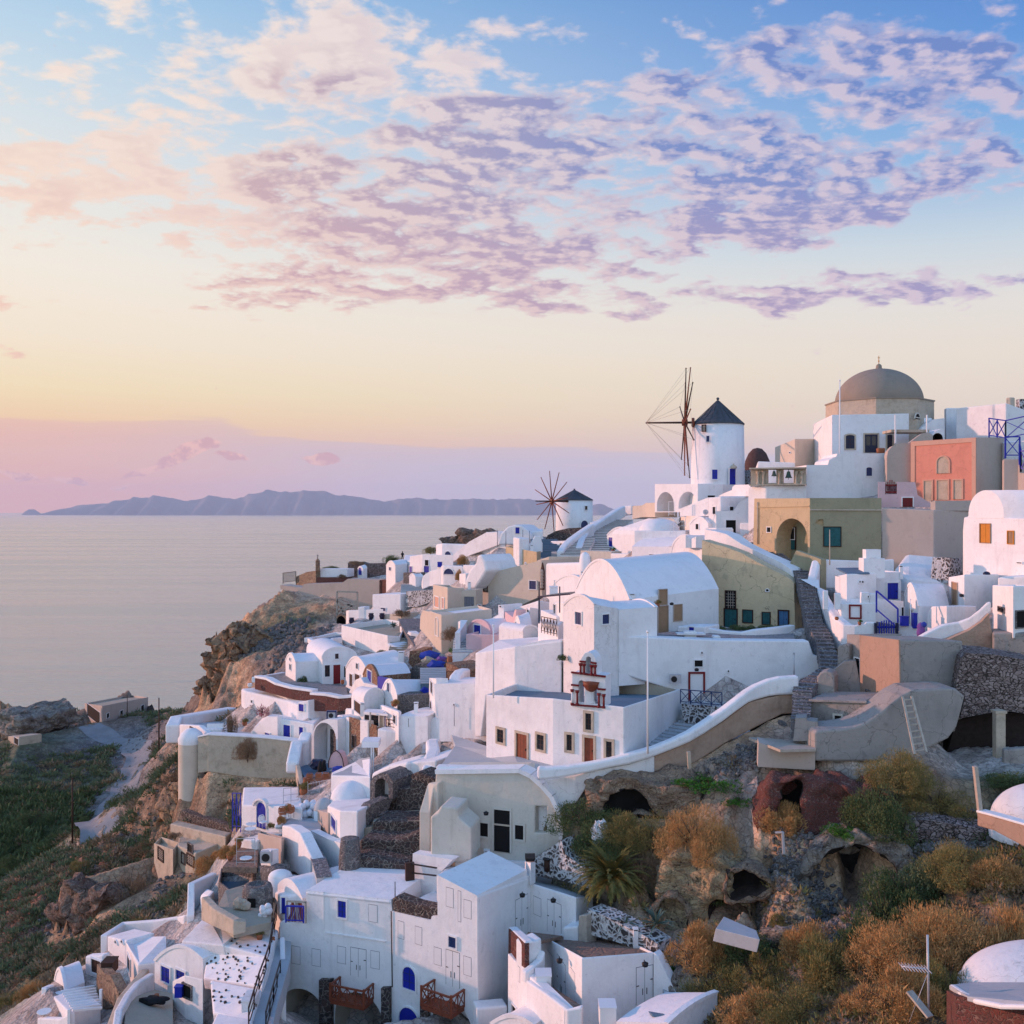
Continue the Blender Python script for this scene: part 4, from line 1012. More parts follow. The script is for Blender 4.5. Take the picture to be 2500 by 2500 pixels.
outline_block('curved white stair wall in front of the small barrel house',[(800,1480),(1075,1480),(1075,1200),(1060,1165),(980,1215),(935,1280),(800,1282)],112,111,3.0,ops=[('dd',878,1352,955,1478)],name='house')
house('low white cube beside the dark doorway',[(985,1375,110),(1090,1372,109)],1480,back=2,roof='slab')
wallpath('rounded white garden wall ending at the dark doorway',[(708,1412,1500,112),(800,1412,1500,110),(925,1412,1500,109.5),(936,1425,1510,109.5)],th=1.0)
house('tiny white vault with one small window under the windmill terrace',[(590,1385,119),(738,1380,116)],1440,back=4,roof='vault',apex=1328,ops=[('vo',642,1382,664,1424)])
bm=nb();q=P(716,1290,116);t=thing('satellite_dish','round white satellite dish on the sloping wall below the windmill','dish',q)
lathe(bm,(0,0,0),[(0.001,0),(0.16,0.02),(0.27,0.06),(0.31,0.09),(0.3,0.1),(0.15,0.04),(0.001,0.02)],18);bmesh.ops.rotate(bm,verts=bm.verts,cent=(0,0,0),matrix=Matrix.Rotation(math.radians(80),3,'X'));bmesh.ops.translate(bm,verts=bm.verts,vec=q);obj('reflector',bm,'galv',t)
bm=nb();tube(bm,q,q+Vector((0.1,-0.5,0.05)),0.03);tube(bm,q+Vector((0,0.2,0)),q+Vector((0,0.4,-0.8)),0.04);obj('arm',bm,'galv',t)
rail('white picket fence on the terrace below the arches',[(425,1320,121),(475,1322,120.5)],1.7,'white_paint',style='bars',spacing=1.2,w=0.05)
rail('white stair railing beside the domed roofs',[(440,1475,112),(520,1410,114),(560,1405,114)],1.2,'white_paint',style='mid',spacing=1.0,w=0.05)
R1()
def dome(label,x,y,rx,ry,d,mat='white_roof',base=1.0,name='domed_roof',cat='dome',sy_=1.0,parent=None):
 q=P(x,y,d);r=rx/SC/F*d;h=ry/SC/F*d
 t=thing(name,label,cat,q-Vector((0,0,base)))
 bm=nb();lathe(bm,(0,0,0),[(r,-0.1)]+[(r*math.cos(math.pi/2*k/14),h*math.sin(math.pi/2*k/14))for k in range(14)]+[(0.001,h)],40)
 bmesh.ops.scale(bm,verts=bm.verts,vec=(1,sy_,1));bmesh.ops.translate(bm,verts=bm.verts,vec=q);obj('dome',bm,mat,t)
 bm=nb();lathe(bm,(0,0,0),[(r*1.03,-base),(r*1.03,0.0),(r*0.5,0.01),(0.001,0.01)],40);bmesh.ops.scale(bm,verts=bm.verts,vec=(1,sy_,1));bmesh.ops.translate(bm,verts=bm.verts,vec=q);obj('drum',bm,'white',t)
 return t
dome('elongated white dome between the stair rail and the blue door house',355,1430,158,92,126,base=2.0,sy_=0.8)
house('white block under the elongated dome',[(155,1436,124),(560,1436,121)],1560,back=6,roof='slab',bev=0.08)
house('broad white barrel roof rising to the arched terrace',[(-30,1425,140),(165,1430,134),(500,1320,130)],1600,back=8,roof='slab',bev=0.6)
house('white house with a humped gable, blue door and blue window beside the long stairs',[(-58,1470,142),(158,1478,137)],1616,back=8,roof='vault',apex=1408,ops=[('bw',-42,1488,-8,1560),('bd',56,1494,116,1606),('vo',24,1462,38,1476,1)])
house('white vault with a low arched slot in front of the blue door house',[(138,1560,122),(445,1560,118)],1650,back=8,roof='long',apex=1470,ops=[('vo',275,1622,378,1650)])
house('pinkish white vault next to the yellow ruin',[(445,1640,117),(700,1680,111),(705,1560,113)][:2],1700,back=6,roof='vault',apex=1470)
wallpath('small white crenels with dark holes above the pinkish vault',[(510,1470,1570,113),(560,1470,1570,112),(600,1500,1570,112),(640,1480,1570,111),(700,1470,1570,111)],th=1.0)
pl=[(710,1425,1518,99),(790,1438,1545,97.5),(880,1462,1578,96),(1000,1540,1632,94.5),(1150,1612,1712,93),(1300,1680,1790,91.5),(1380,1735,1845,90.5),(1418,1800,1890,90),(1420,1880,1900,90)]
wallpath('wide white wall sweeping down above the yellow ruin',pl,th=1.6,bev=0.25)
R4()
t,fc,inn=outline_block('yellow ruined wall with teal shutters and a grilled window',[(1172,60),(1250,85),(1345,110),(1480,160),(1600,230),(1780,320),(1870,370),(1893,400),(1905,760),(1300,760),(1300,450),(1240,360),(1170,260)],93,88.5,2.0,mat='ruin_yellow',name='ruined_house',cat='ruin',ops=[('gr',1360,462,1434,596),('td',1352,604,1445,748),('tw',1496,612,1568,706),('tw',1648,630,1706,720),('wb',1778,618,1848,738),('vo',1675,445,1698,462,1)])
R4()
t=house('great white barrel vault with a pink-lit arched end and tan doors',[(183,440,92),(602,528,82),(1302,440,88)],760,back=0,roof='vault',gable=0,apex=214,rmat='white_roof',ops=[('tn',830,448,894,568),('tn',824,578,902,812),('tn',946,567,1012,694)])
house('white shoulder block with peeling plaster at the corner of the tall terrace wall',[(82,572,78),(323,566,73.5),(520,600,75)],1010,mat='white_worn',roof='vault',gable=0,apex=492,ops=[('bv',180,626,228,722),('bv',384,644,438,718)])
house('plain white wing with a low rounded roof beside the peeling block',[(520,606,74.8),(818,586,76)],830,roof='long',apex=540,back=4)
t,fc,inn=outline_block('tall white terrace wall with a red-framed door',[(330,1010),(330,815),(520,812),(700,822),(1300,846),(1990,854),(2010,850),(2048,960),(2120,985),(2152,1000),(2080,1110),(1950,1155),(1900,1240),(1340,1450),(1000,1450),(980,1250),(690,1160),(390,1062)],75,75.5,1.2,name='terrace_wall',cat='wall',bev=0.1,ops=[('vo',1112,1004,1176,1054),('mdr',1078,1110,1180,1340)],cls='town')
for(x,y)in((1128,1080),(1378,1090),(1170,945)):
 opening(t,fc,'vo',x-6,y-8,x+6,y+8,1)
slab(None,[(520,812,75.5),(1300,848,76),(1900,850,76),(1900,745,87),(1250,745,87),(820,790,80)],th=0.3,mat='paving',parent=t,name='terrace_floor')
wallpath('white curved parapet with dark weeds in front of the teal doors',[(1130,720,850,82),(1200,748,850,81),(1350,775,850,80.5),(1480,785,860,80),(1600,765,860,80),(1780,745,860,81),(1905,728,860,82)],th=0.6)
house('small white bench house with a blue hatch on the tall terrace',[(980,738,82),(1200,740,80.5)],800,back=2.5,roof='slab',ops=[('bs',1072,744,1112,784)])
t=thing('terrace_table','white concrete table on the tall terrace','table',P(1080,830,78))
bm=nb();a,b_=P(970,790,78),P(1190,798,78);box(bm,(a+b_)/2,((b_-a).length,1.0,0.1));obj('tabletop',bm,'white',t,bev=0.02)
bm=nb();q=P(1075,818,78);box(bm,q,(0.9,0.6,0.85));obj('pedestal',bm,'white',t)
house('tiny white vent block on the edge of the tall terrace wall',[(1262,812,77),(1320,814,77)],846,back=0.8,roof='slab')
t=thing('air_conditioner','white air conditioner unit beside the red-framed door','air conditioner',P(962,1185,74.3));q=P(962,1150,74.6)
bm=nb();box(bm,q,(0.8,0.4,0.62));obj('casing',bm,'galv',t,bev=0.03)
bm=nb();tube(bm,q+Vector((-0.12,-0.19,0)),q+Vector((-0.12,-0.24,0)),0.22,n=16);obj('fan_grille',bm,'iron',t)
rail('blue cross-braced railing in front of the red-framed door',[(1002,1345,72.5),(1328,1372,71)],1.0,'blue_dark',spacing=0.72,w=0.06)
t,fc2,_=outline_block('rough stone landing under the blue railing',[(1010,1350),(1330,1372),(1260,1420),(1150,1500),(1025,1500)],72.6,71,2.0,mat='stone_whitewash',name='landing',cat='landing')
stairs('grey stone steps climbing beside the church to the landing',[(765,1680,68),(900,1600,70),(1000,1545,71.5),(1100,1480,73)],1.6,9,mat='roof_gray',tread='roof_gray')
pts=[(1935,1128,1275,67),(1780,1140,1280,67),(1700,1160,1290,67),(1600,1205,1318,66.8),(1540,1245,1340,66.6),(1440,1320,1410,66.2),(1350,1388,1480,66),(1200,1495,1580,65.5),(1080,1570,1650,65),(950,1630,1705,64.8),(800,1692,1762,64.5),(600,1745,1825,64),(450,1782,1850,64),(300,1812,1885,64),(100,1842,1925,64),(-60,1852,1945,64),(-120,1850,1945,64)]
wallpath('long white parapet sweeping down past the church to its courtyard',pts,th=0.7,bev=0.15)
pts=[(1935,1275,1420,67.2),(1800,1275,1430,67.2),(1540,1335,1560,66.8),(1350,1480,1660,66.3),(1200,1575,1760,65.8),(1080,1640,1830,65.3),(950,1700,1890,65),(790,1760,1930,64.8)]
wallpath('rough tan earth bank under the long parapet',pts,th=1.5,mat='bank_earth',name='earth_bank',cat='bank',cls='tan')
pts=[(800,1755,1900,64.7),(600,1822,1900,64.3),(450,1848,1930,64.3),(330,1870,1960,64.3),(270,1888,1990,64.4),(180,1910,2130,64.6),(-75,1940,2190,65.5)]
wallpath('whitewashed rubble wall under the long parapet left of the earth bank',pts,th=1.2,mat='white_worn',cls='soil')
pole('street lamp post at the right end of the tall terrace wall',1895,955,1130,73,0.05,'galv',name='lamp_post',cat='lamp')
pole('tall white pole in front of the church steps',745,785,1690,63.9,0.055,'white_paint')
R3()
pole('tall white pole left of the church roof',659,1378,1900,70,0.05,'white_paint')
R4()
t=house('white church with a flat blue roof and brown doors framed in stone',[(-525,1275,72),(0,1306,67),(560,1374,64.4),(1000,1232,74)],1810,back=0,roof='flat',parapet=0.5,rmat='roof_blue',mat='white',name='church',cat='church',bev=0.1,hidden=[(820,1190,82),(-300,1190,80)],ops=[('nw',-434,1548,-384,1648),('nd',-283,1584,-200,1808),('nw',-122,1590,-66,1706),('nw',110,1588,152,1712),('nd',250,1613,321,1806),('nw',420,1642,466,1766),('nw',258,1421,304,1550)])
INFO_CH=t
R4();fb=Face(XY(148,66.0),XY(415,65.2));inn=Vector((-fb.n.x,-fb.n.y,0))
def fp(x,y,off=0.0):a,b_=fb.hit(x,y);return fb.pt(a,b_,off)
t=thing('church_bell_gable','white bell gable with red bands, columns and a red bell on the church front','bell gable',fp(280,1375))
def arc(cx,yt,rx,yb,n=10,ry=None):
 ry=ry or rx;return[(cx-rx,yb),(cx+rx,yb)]+[(cx+rx*math.cos(math.pi*k/n),yt+ry-ry*math.sin(math.pi*k/n))for k in range(n+1)]
bm=nb()
out=[(150,1370),(412,1372),(412,1128),(342,1118),(342,1020),(330,985),(305,950),(278,940),(250,948),(225,985),(215,1015),(215,1112),(150,1106)]
hl=[arc(224,1162,24,1350),arc(328,1176,24,1350),arc(279,976,21,1112)]
shape_with_holes(bm,[fp(*p)for p in out],[[fp(*p)for p in h]for h in hl],inn*1.3)
obj('gable_wall',bm,'white',t,bev=0.02)
for(x0,y0,x1,y1)in((146,1098,416,1132),(146,1196,205,1202),(352,1228,416,1234),(146,1352,416,1372),(212,1012,260,1016),(298,1020,344,1028),(250,1208,302,1214)):
 bm=nb();bar(bm,fp(x0,y0,0.05),fp(x1,y1,0.05),0.16,0.11);obj('red_band',bm,'red_paint',t)
for x,y0,y1 in((156,1250,1345),(196,1258,1350),(366,1280,1368),(404,1288,1372),(222,1045,1105),(250,1048,1108),(308,1058,1115),(336,1060,1118)):
 bm=nb();a,b_=fp(x,y1,0.14),fp(x,y0,0.14);tube(bm,a,b_,0.07,0.06,8,mi=0);tube(bm,b_,b_+Vector((0,0,0.16)),0.10,0.14,8,mi=1);tube(bm,a-Vector((0,0,0.05)),a+Vector((0,0,0.08)),0.12,0.10,8,mi=1);obj('column',bm,['red_paint' if x in(196,366,404,222,336,308,250)else 'white','red_paint'],t)
bm=nb();a=fp(302,1345,-0.2);lathe(bm,a,[(0.22,0),(0.22,0.1),(0.15,0.18),(0.15,1.6),(0.22,1.75),(0.001,1.76)],14);obj('pedestal',bm,'white',t)
b_=thing('bell','dark red bell hanging in the church bell gable','bell',fp(300,1252,0.05))
bm=nb();lathe(bm,fp(300,1250,-0.05),[(0.12,-0.02),(0.34,0.1),(0.50,0.42),(0.56,0.62),(0.3,0.64),(0.001,0.66)],18);obj('bell_body',bm,'brown_wood',b_)
bm=nb();bar(bm,fp(238,1200,0.0),fp(356,1218,0.0),0.14,0.12);obj('yoke',bm,'red_paint',b_)
outline_block('sand-coloured rendered wall behind the left of the blue church roof',[(-293,1270),(175,1285),(176,1085),(120,1082),(-60,1075),(-200,1098),(-293,1105)],80,78,1.5,mat='sand_render',name='rendered_wall',cat='wall')
outline_block('sand-coloured rendered wedge under the tall terrace wall',[(390,1290),(870,1312),(975,1250),(700,1165),(500,1105),(390,1064)],77,74.6,1.5,mat='sand_render',name='rendered_wall',cat='wall')
wallpath('white lumpy ledge above the left sand-coloured wall',[(-293,1105,1140,80),(-200,1095,1120,79.6),(-60,1030,1090,79.4),(120,1020,1085,79),(215,1000,1090,78)],th=2.0,bev=0.3)
R3()
outline_block('tall white wall block at the left end of the church roof',[(512,1932),(516,1600),(560,1585),(829,1545),(829,1870),(600,1925),(560,2250),(512,2250)],84,80,4.0,name='wall_block',cat='wall',bev=0.08)
outline_block('white wall rising behind the tall white wall block',[(828,1760),(828,1545),(1010,1500),(1200,1490),(1200,1620),(1000,1690)],80,78.2,1.0,name='wall_block',cat='wall')
house('white terrace roof sloping up behind the tall white wall blocks',[(516,1592,84),(830,1540,80),(1195,1495,78)],1640,back=0,roof='slab',hidden=[(1180,1478,86),(1010,1462,88),(700,1488,90)],name='flat_roof',cat='roof')
t=house('white roof terrace corner carrying the blue pergola',[(1010,1350,84),(1168,1375,80),(1208,1340,82)],1495,back=0,roof='slab',name='roof_terrace',cat='terrace')
rail('dark wooden lattice panel railing on the pergola terrace',[(1036,1432,82.5),(1158,1462,79.7)],1.3,'dark_wood',spacing=0.6,w=0.05)
t=thing('pergola','dark blue flat pergola on thin posts above the lattice railing','pergola',P(1020,1350,83))
bm=nb();A=[P(1005,1145,83),P(1262,1122,80.5),P(1300,1108,84),P(1190,1118,87)]
vs_=[bm.verts.new(p)for p in A];v2=[bm.verts.new(p-Vector((0,0,0.12)))for p in A];bm.faces.new(vs_);bm.faces.new(v2[::-1])
for i in range(4):bm.faces.new([vs_[i],vs_[(i+1)%4],v2[(i+1)%4],v2[i]])
rn(bm);obj('roof_panel',bm,'navy',t)
for x,y,d in((1018,1350,83),(1180,1190,86)):bm=nb();q=P(x,y,d);box(bm,q+Vector((0,0,1.6)),(0.11,0.11,3.4))if y>1200 else box(bm,q+Vector((0,0,0.2)),(0.1,0.1,2.2));obj('post',bm,'navy',t)
R5()
stairs('long dark stone steps winding down between the yellow ruin and the white houses',[(185,1500,65.2),(190,1400,66.5),(250,1335,68),(330,1285,69.5),(395,1235,71),(400,1150,73),(375,1060,75),(335,960,77.5),(280,860,80.5),(262,760,83),(240,650,85.5),(215,560,88),(175,470,90.5),(90,420,93),(-60,300,100),(-200,240,105)],lambda s:1.3 if s>0.3 else 1.2,56)
stairs('worn grey steps in front of the grey ruin',[(170,1640,62.5),(185,1560,64),(190,1480,65.2)],1.1,7,mat='step_stone')
wallpath('smooth white wall curving down along the right of the long stone steps',[(335,374,600,89.5),(300,540,700,87.5),(305,610,790,86),(330,670,890,83.5),(372,745,970,80.5),(430,820,1060,77.5),(505,882,1130,75)],th=0.8,bev=0.2)
wallpath('low white yard wall left of the blue gate',[(505,884,1080,75),(600,892,1080,74.6),(686,884,1080,74.4),(694,868,1080,74.4),(760,868,1080,74.3)],th=0.5)
wallpath('white back parapet below the olive house',[(332,374,600,89.4),(560,382,600,89),(700,386,600,89),(910,372,600,88.5)],th=0.7)
house('small white house with a blue sloping skylight and a chimney',[(447,505,84.5),(538,486,81),(775,478,82)],720,parapet=0,roof='slab',ops=[('ws',448,506,485,635),('vo',632,540,645,555,1),('vo',652,540,668,556,1)])
t=INFO['small white house with a blue sloping skylight and a chimney'][0]
slab(None,[(540,483,81.2),(720,478,81.6),(665,436,84.2),(452,438,85)],th=0.12,mat='roof_blue',parent=t,name='skylight')
bm=nb();q=P(735,440,82.6);box(bm,q,(1.7,1.2,1.6));box(bm,q+Vector((0,0,1.1)),(1.2,0.8,0.8));
obj('chimney',bm,'white',t,bev=0.08)
house('white house with a big blue hatch behind the terrace posts',[(770,474,83.4),(968,470,84)],700,back=4,ops=[('bd',854,557,940,684)],parapet=0.3)
house('white vaulted roof touched by sunlight behind the blue hatch house',[(912,440,88.5),(1000,520,85.6),(1345,560,84.5),(1440,500,87)][:3],600,back=0,roof='slab',bev=0.4,hidden=[(1340,350,90),(1000,318,91)])
outline_block('crumbling rubble end of the vaulted roof',[(1335,560),(1440,490),(1440,362),(1350,360)],84.4,86,1.5,mat='stone_whitewash',name='rubble_wall',cat='wall')
house('white vault with a lit rounded gable and a narrow door beside the blue box',[(993,660,81),(1102,742,76),(1345,738,78)],960,roof='vault',gable=0,apex=565,ops=[('gd',1040,772,1060,884)])
house('white tower house with a lit tan door',[(1338,512,80),(1462,494,76),(1735,488,78)],800,back=0,parapet=0.2,ops=[('tn',1370,555,1413,730)])
house('plain white wall block behind the tower house',[(1725,516,75),(1990,498,73.5)],700,back=6,roof='slab')
house('square white house with a rough lit side at the right edge',[(1683,574,72.5),(1846,582,68),(2040,578,69)],960,back=0,parapet=0.2,mat='white',ops=[('sw',1735,754,1782,780),('sw',1868,780,1932,905)],skirt=0.3)
wallpath('short white wall with a lit rounded end below the tower house',[(1165,930,1000,76),(1172,800,1000,75.8),(1205,742,1000,75.2),(1325,738,1000,73),(1470,738,1000,73.4),(1560,740,1000,74)],th=0.6)
wallpath('white ramp wall sweeping up to the square house',[(1095,995,1025,71),(1200,937,1025,71),(1300,887,1015,71),(1420,866,1005,70.8),(1500,832,935,70.5),(1580,772,870,70.2),(1640,716,810,70),(1672,706,790,69.9)],th=0.6,bev=0.12)
outline_block('brown earth bank under the white ramp wall',[(1100,1040),(1335,1003),(1500,932),(1600,862),(1655,800),(1672,900),(1700,1050),(1690,1100),(1480,1092),(1300,1080)],70.5,69.6,2.0,mat='bank_earth',name='earth_bank',cat='bank')
house('white terrace block with a dark framed window above the yard',[(492,720,77.5),(770,714,77)],900,back=4,parapet=0.3,ops=[('mw',568,740,642,828)],rim=0.25,name='terrace_block',cat='terrace')
for i,(x0,x1,yt,lb)in enumerate(((352,392,620,'leftmost square white post of the small terrace'),(444,492,640,'second square white post of the small terrace from the left'),(652,716,632,'third square white post of the small terrace, with a dark hole'),(716,770,642,'rightmost square white post of the small terrace'))):
 house(lb,[(x0,yt,77.3),(x1,yt,77.2)],716,back=0.6,roof='slab',bev=0.05,name='terrace_post',cat='post',group='square posts round the small terrace',ops=[('vo',702,658,712,672,1)]if i==2 else(),skirt=0.5)
outline_block('white stair wall right of the small terrace',[(768,860),(768,680),(985,702),(985,900)],79,79.5,0.5,name='garden_wall',cat='wall',ops=[('vo',966,750,984,820)])
t=rail('blue stair handrail above the blue gate',[(772,790,75.6),(940,935,74.4)],1.6,'blue',style='none',spacing=1.9,w=0.1)
t=thing('garden_gate','blue wooden picket gate with an arched top','gate',P(850,1000,74.2))
for k in range(9):
 x=775+k*19;top=875-25*math.sin(math.pi*k/8);bm=nb();bar(bm,P(x,1015,74.2),P(x,top,74.2),0.14,0.05);obj('picket',bm,'blue',t)
for x in(766,932):bm=nb();box(bm,(P(x,1010,74.15)+P(x,872,74.15))/2,(0.18,0.16,(138)/SC/F*74));obj('gate_post',bm,'navy',t)
for y in(905,985):bm=nb();bar(bm,P(766,y,74.25),P(934,y,74.25),0.05,0.14);obj('crossbar',bm,'blue',t)
wallpath('white yard wall right of the blue gate',[(942,878,1010,74.4),(1036,880,1010,74.2),(1042,900,1010,74.2),(1095,915,1010,74)],th=0.4)
def crate(label,x0,y0,x1,y1,d,mat,name,cat,deep=0.5,lid=None):
 a,b_=P(x0,y1,d),P(x1,y0,d);t=thing(name,label,cat,((a.x+b_.x)/2,a.y+deep/2,a.z));bm=nb()
 box(bm,((a.x+b_.x)/2,a.y+deep/2,(a.z+b_.z)/2),(abs(b_.x-a.x),deep,b_.z-a.z));obj('body',bm,mat,t,bev=0.02)
 bm=nb();box(bm,((a.x+b_.x)/2,a.y+deep/2,b_.z+0.03),(abs(b_.x-a.x)+0.06,deep+0.06,0.06));obj('lid',bm,lid or mat,t);return t
crate('square blue meter box on the yard wall right of the gate',968,826,1028,896,74.0,'blue','meter_box','box',0.3)
crate('tall narrow blue cupboard beside the lit gable',1064,802,1094,915,73.9,'blue','cupboard','cupboard',0.4)
t=thing('water_jar','dark purple cloth-covered jar at the foot of the lit white wall','jar',P(1122,975,72));bm=nb()
lathe(bm,P(1122,978,72),[(0.001,0),(0.26,0),(0.30,0.3),(0.24,0.55),(0.28,0.7),(0.18,0.9),(0.001,1.0)],14);obj('jar_body',bm,'cloth_purple',t)
bm=nb();bmesh.ops.create_icosphere(bm,subdivisions=2,radius=0.2,matrix=Matrix.Translation(P(1145,885,71.8)));obj('bundle',bm,'cloth_blue',t)
t=thing('roof_dome','small dark dome ornament at the foot of the pink-lit wall','dome',P(1638,490,75));bm=nb()
lathe(bm,P(1638,492,75),[(0.26,0),(0.24,0.12),(0.16,0.2),(0.001,0.24)],16);obj('dome_shell',bm,'navy',t)
house('grey plaster base under the square white house at the right edge',[(1688,952,68.6),(2060,948,67.5)],1120,back=3,roof='slab',mat='ruin_gray')
t=house('roofless ruin with a sunlit orange plaster face and grey side',[(645,966,68.5),(955,1004,63.5),(1452,1014,64.5)],1500,mat='ruin_gray',roof='slab',back=0,ops=[('sw',697,1405,728,1490),('gd',694,1540,722,1640)],name='ruined_house',cat='ruin',skirt=2)
f1,f2=INFO['roofless ruin with a sunlit orange plaster face and grey side'][1]
bm=nb();pts=[f1.hit(645,968),f1.hit(953,1006),f1.hit(962,1440),f1.hit(880,1500),f1.hit(780,1560),f1.hit(650,1480)]
A=[bm.verts.new(f1.pt(a,b_,0.05))for a,b_ in pts];B=[bm.verts.new(f1.pt(a,b_,-0.05))for a,b_ in pts];bm.faces.new(A)
for i in range(len(A)):bm.faces.new([A[i],A[(i+1)%len(A)],B[(i+1)%len(A)],B[i]])
rn(bm);obj('plaster_face',bm,'ruin_orange',t)
outline_block('dark left flank of the grey ruin with a tall doorway',[(540,1480),(540,962),(646,966),(646,1560)],70.5,68.7,3.0,mat='ruin_gray',name='ruined_wall',cat='ruin',ops=[('vo',604,1150,646,1398)])
outline_block('rounded grey wall stub beside the winding steps',[(462,1255),(462,1060),(490,1042),(556,1040),(556,1250)],70,69.4,2.0,mat='ruin_gray',name='wall_stub',cat='wall',bev=0.1)
outline_block('low dark grey wall in front of the tall ruin doorway',[(430,1445),(430,1250),(520,1175),(610,1170),(660,1450)],69,68.4,0.8,mat='ruin_gray',name='ruined_wall',cat='ruin')
outline_block('round-topped grey wall stub left of the dark wall',[(300,1445),(304,1300),(330,1262),(380,1250),(425,1262),(442,1300),(442,1445)],67.5,67,1.5,mat='ruin_gray',name='wall_stub',cat='wall',bev=0.1)
house('small flat-roofed grey hut with one square window',[(245,1470,65),(692,1482,63)],1720,back=3.5,mat='ruin_gray',rmat='ruin_gray',roof='slab',bev=0.06,ops=[('cw',445,1600,496,1660)],skirt=0.5)
INFO['small flat-roofed grey hut with one square window'][0]
slab(None,[(240,1474,64.8),(696,1486,62.8),(650,1440,66.5),(250,1440,68)],th=0.15,mat='ruin_gray',parent=INFO['small flat-roofed grey hut with one square window'][0],name='roof_slab')
outline_block('grey stepped wall end at the foot of the stone steps',[(118,1800),(135,1620),(220,1618),(225,1640),(308,1650),(312,1690),(395,1698),(395,1800)],62,61.4,1.2,mat='ruin_gray',name='wall_stub',cat='wall')
t,fc,inn=outline_block('big curved grey plaster wall with a swept top edge',[(288,1960),(286,1745),(300,1722),(400,1712),(500,1706),(600,1690),(680,1660),(760,1610),(820,1560),(880,1508),(960,1446),(1050,1400),(1300,1385),(1400,1390),(1470,1450),(1430,1600),(1405,1690),(1340,1780),(1180,1860),(1150,1960)],60.5,61,2.5,mat='ruin_gray',name='ruined_wall',cat='ruin',bev=0.2)
t=thing('ladder','pale wooden ladder leaning on the grey ruin','ladder',P(1118,1905,58.2))
a0,a1,b0,b1=P(1072,1905,58.2),P(978,1452,60.2),P(1166,1890,58.2),P(1048,1448,60.2)
for p,q in((a0,a1),(b0,b1)):bm=nb();bar(bm,p,q,0.12,0.10);obj('rail',bm,'pale_wood',t)
for k in range(9):bm=nb();s_=(k+0.5)/9;bar(bm,a0.lerp(a1,s_),b0.lerp(b1,s_),0.09,0.07);obj('rung',bm,'pale_wood',t)
outline_block('dark rubble wall at the right edge above the cave',[(1395,1500),(1395,1380),(1440,1150),(1480,1108),(1700,1120),(2040,1180),(2040,1600),(1850,1570),(1700,1572),(1430,1622),(1470,1450)],63,62,4.0,mat='rubble_wall',name='rubble_wall',cat='wall')
t,fc,inn=outline_block('dark cave mouth under the rubble wall',[(1300,2000),(1400,1640),(1700,1572),(2040,1590),(2040,2000)],64.5,63.5,4,mat='cave_dark',name='cave',cat='cave')  # solid block, its dark colour stands in for the shade in the cave
t=thing('concrete_pillar','square concrete pillar holding up the rubble wall over the cave','pillar',P(1735,1932,61.5));bm=nb();a,b_=P(1735,1960,61.8),P(1735,1568,61.8)
box(bm,(a+b_)/2,(0.56,0.5,(b_-a).z));obj('shaft',bm,'limestone',t,bev=0.03);bm=nb();box(bm,b_,(0.7,0.62,0.16));obj('capital',bm,'limestone',t)
house('low grey wall beside the concrete pillar',[(1772,1868,60.5),(2040,1850,60)],1940,back=0.6,roof='slab',mat='ruin_gray',name='garden_wall',cat='wall')
RP()
outline_block('dark open shed recess under the pale slab by the steps',[(1832,1800),(1832,1745),(1940,1745),(1940,1805)],68,67.5,0.5,mat='cave_dark',name='shed',cat='shed')  # closed block, the recess shade is only painted by its dark colour
t=thing('broken_roof_slab','broken pale concrete slab lying over a low shed','slab',P(1910,1825,60))
bm=nb();A=[P(1828,1800,63),P(1850,1800,65),P(1990,1812,63),P(1992,1828,60),P(1905,1830,59.5)]
vs_=[bm.verts.new(p)for p in A];v2=[bm.verts.new(p-Vector((0,0,0.16)))for p in A];bm.faces.new(vs_);bm.faces.new(v2[::-1])
for i in range(5):bm.faces.new([vs_[i],vs_[(i+1)%5],v2[(i+1)%5],v2[i]])
rn(bm);obj('slab',bm,'pale_wood',t)
outline_block('tan block wall with a brick under the broken slab',[(1850,1872),(1852,1812),(1905,1832),(1990,1835),(1990,1880)],61,60.4,1.5,mat='beige',name='shed_wall',cat='wall')
bm=nb();bmesh.ops.create_icosphere(bm,subdivisions=3,radius=1.0);
for v in bm.verts:v.co*=1+0.18*math.sin(v.co.x*5+v.co.z*4)
bmesh.ops.scale(bm,verts=bm.verts,vec=(0.75,0.6,0.5));bmesh.ops.translate(bm,verts=bm.verts,vec=P(1916,1778,66.6));tag(obj('boulder',bm,'stone_gray'),'grey boulder in the dark shed recess by the steps','boulder')
R3()
stairs('broad dark-treaded stairs, the right flight, climbing to the ridge',[(1440,790,140),(1470,700,146),(1545,620,152),(1650,545,160)],4.4,21,mat='white',tread='step_stone')
wallpath('white wall along the left edge of the broad right flight',[(1360,760,800,139),(1378,700,800,142),(1410,640,770,146),(1470,580,680,151),(1560,520,620,156),(1640,465,560,160),(1700,435,520,163)],th=1.0,bev=0.2)
stairs('narrow dark-treaded stairs, the left flight beside the rubble terrace',[(1285,830,136),(1325,760,140),(1365,685,144)],3.4,12,mat='white',tread='step_stone')
wallpath('white wall along the left edge of the narrow left flight',[(1212,790,850,137),(1240,740,850,139),(1290,690,800,141),(1380,625,720,145),(1455,575,680,148)],th=1.0,bev=0.2)
wallpath('white zigzag wall with picket gate at the top of the broad stairs',[(1455,565,640,158),(1520,545,620,161),(1600,490,560,164),(1650,440,520,165),(1745,432,500,163)],th=0.8)
outline_block('rubble terrace wall below the small windmill',[(1066,700),(1085,665),(1150,632),(1250,610),(1400,603),(1380,625),(1290,690),(1240,706)],168,165,4,mat='stone_dark',name='retaining_wall',cat='wall')
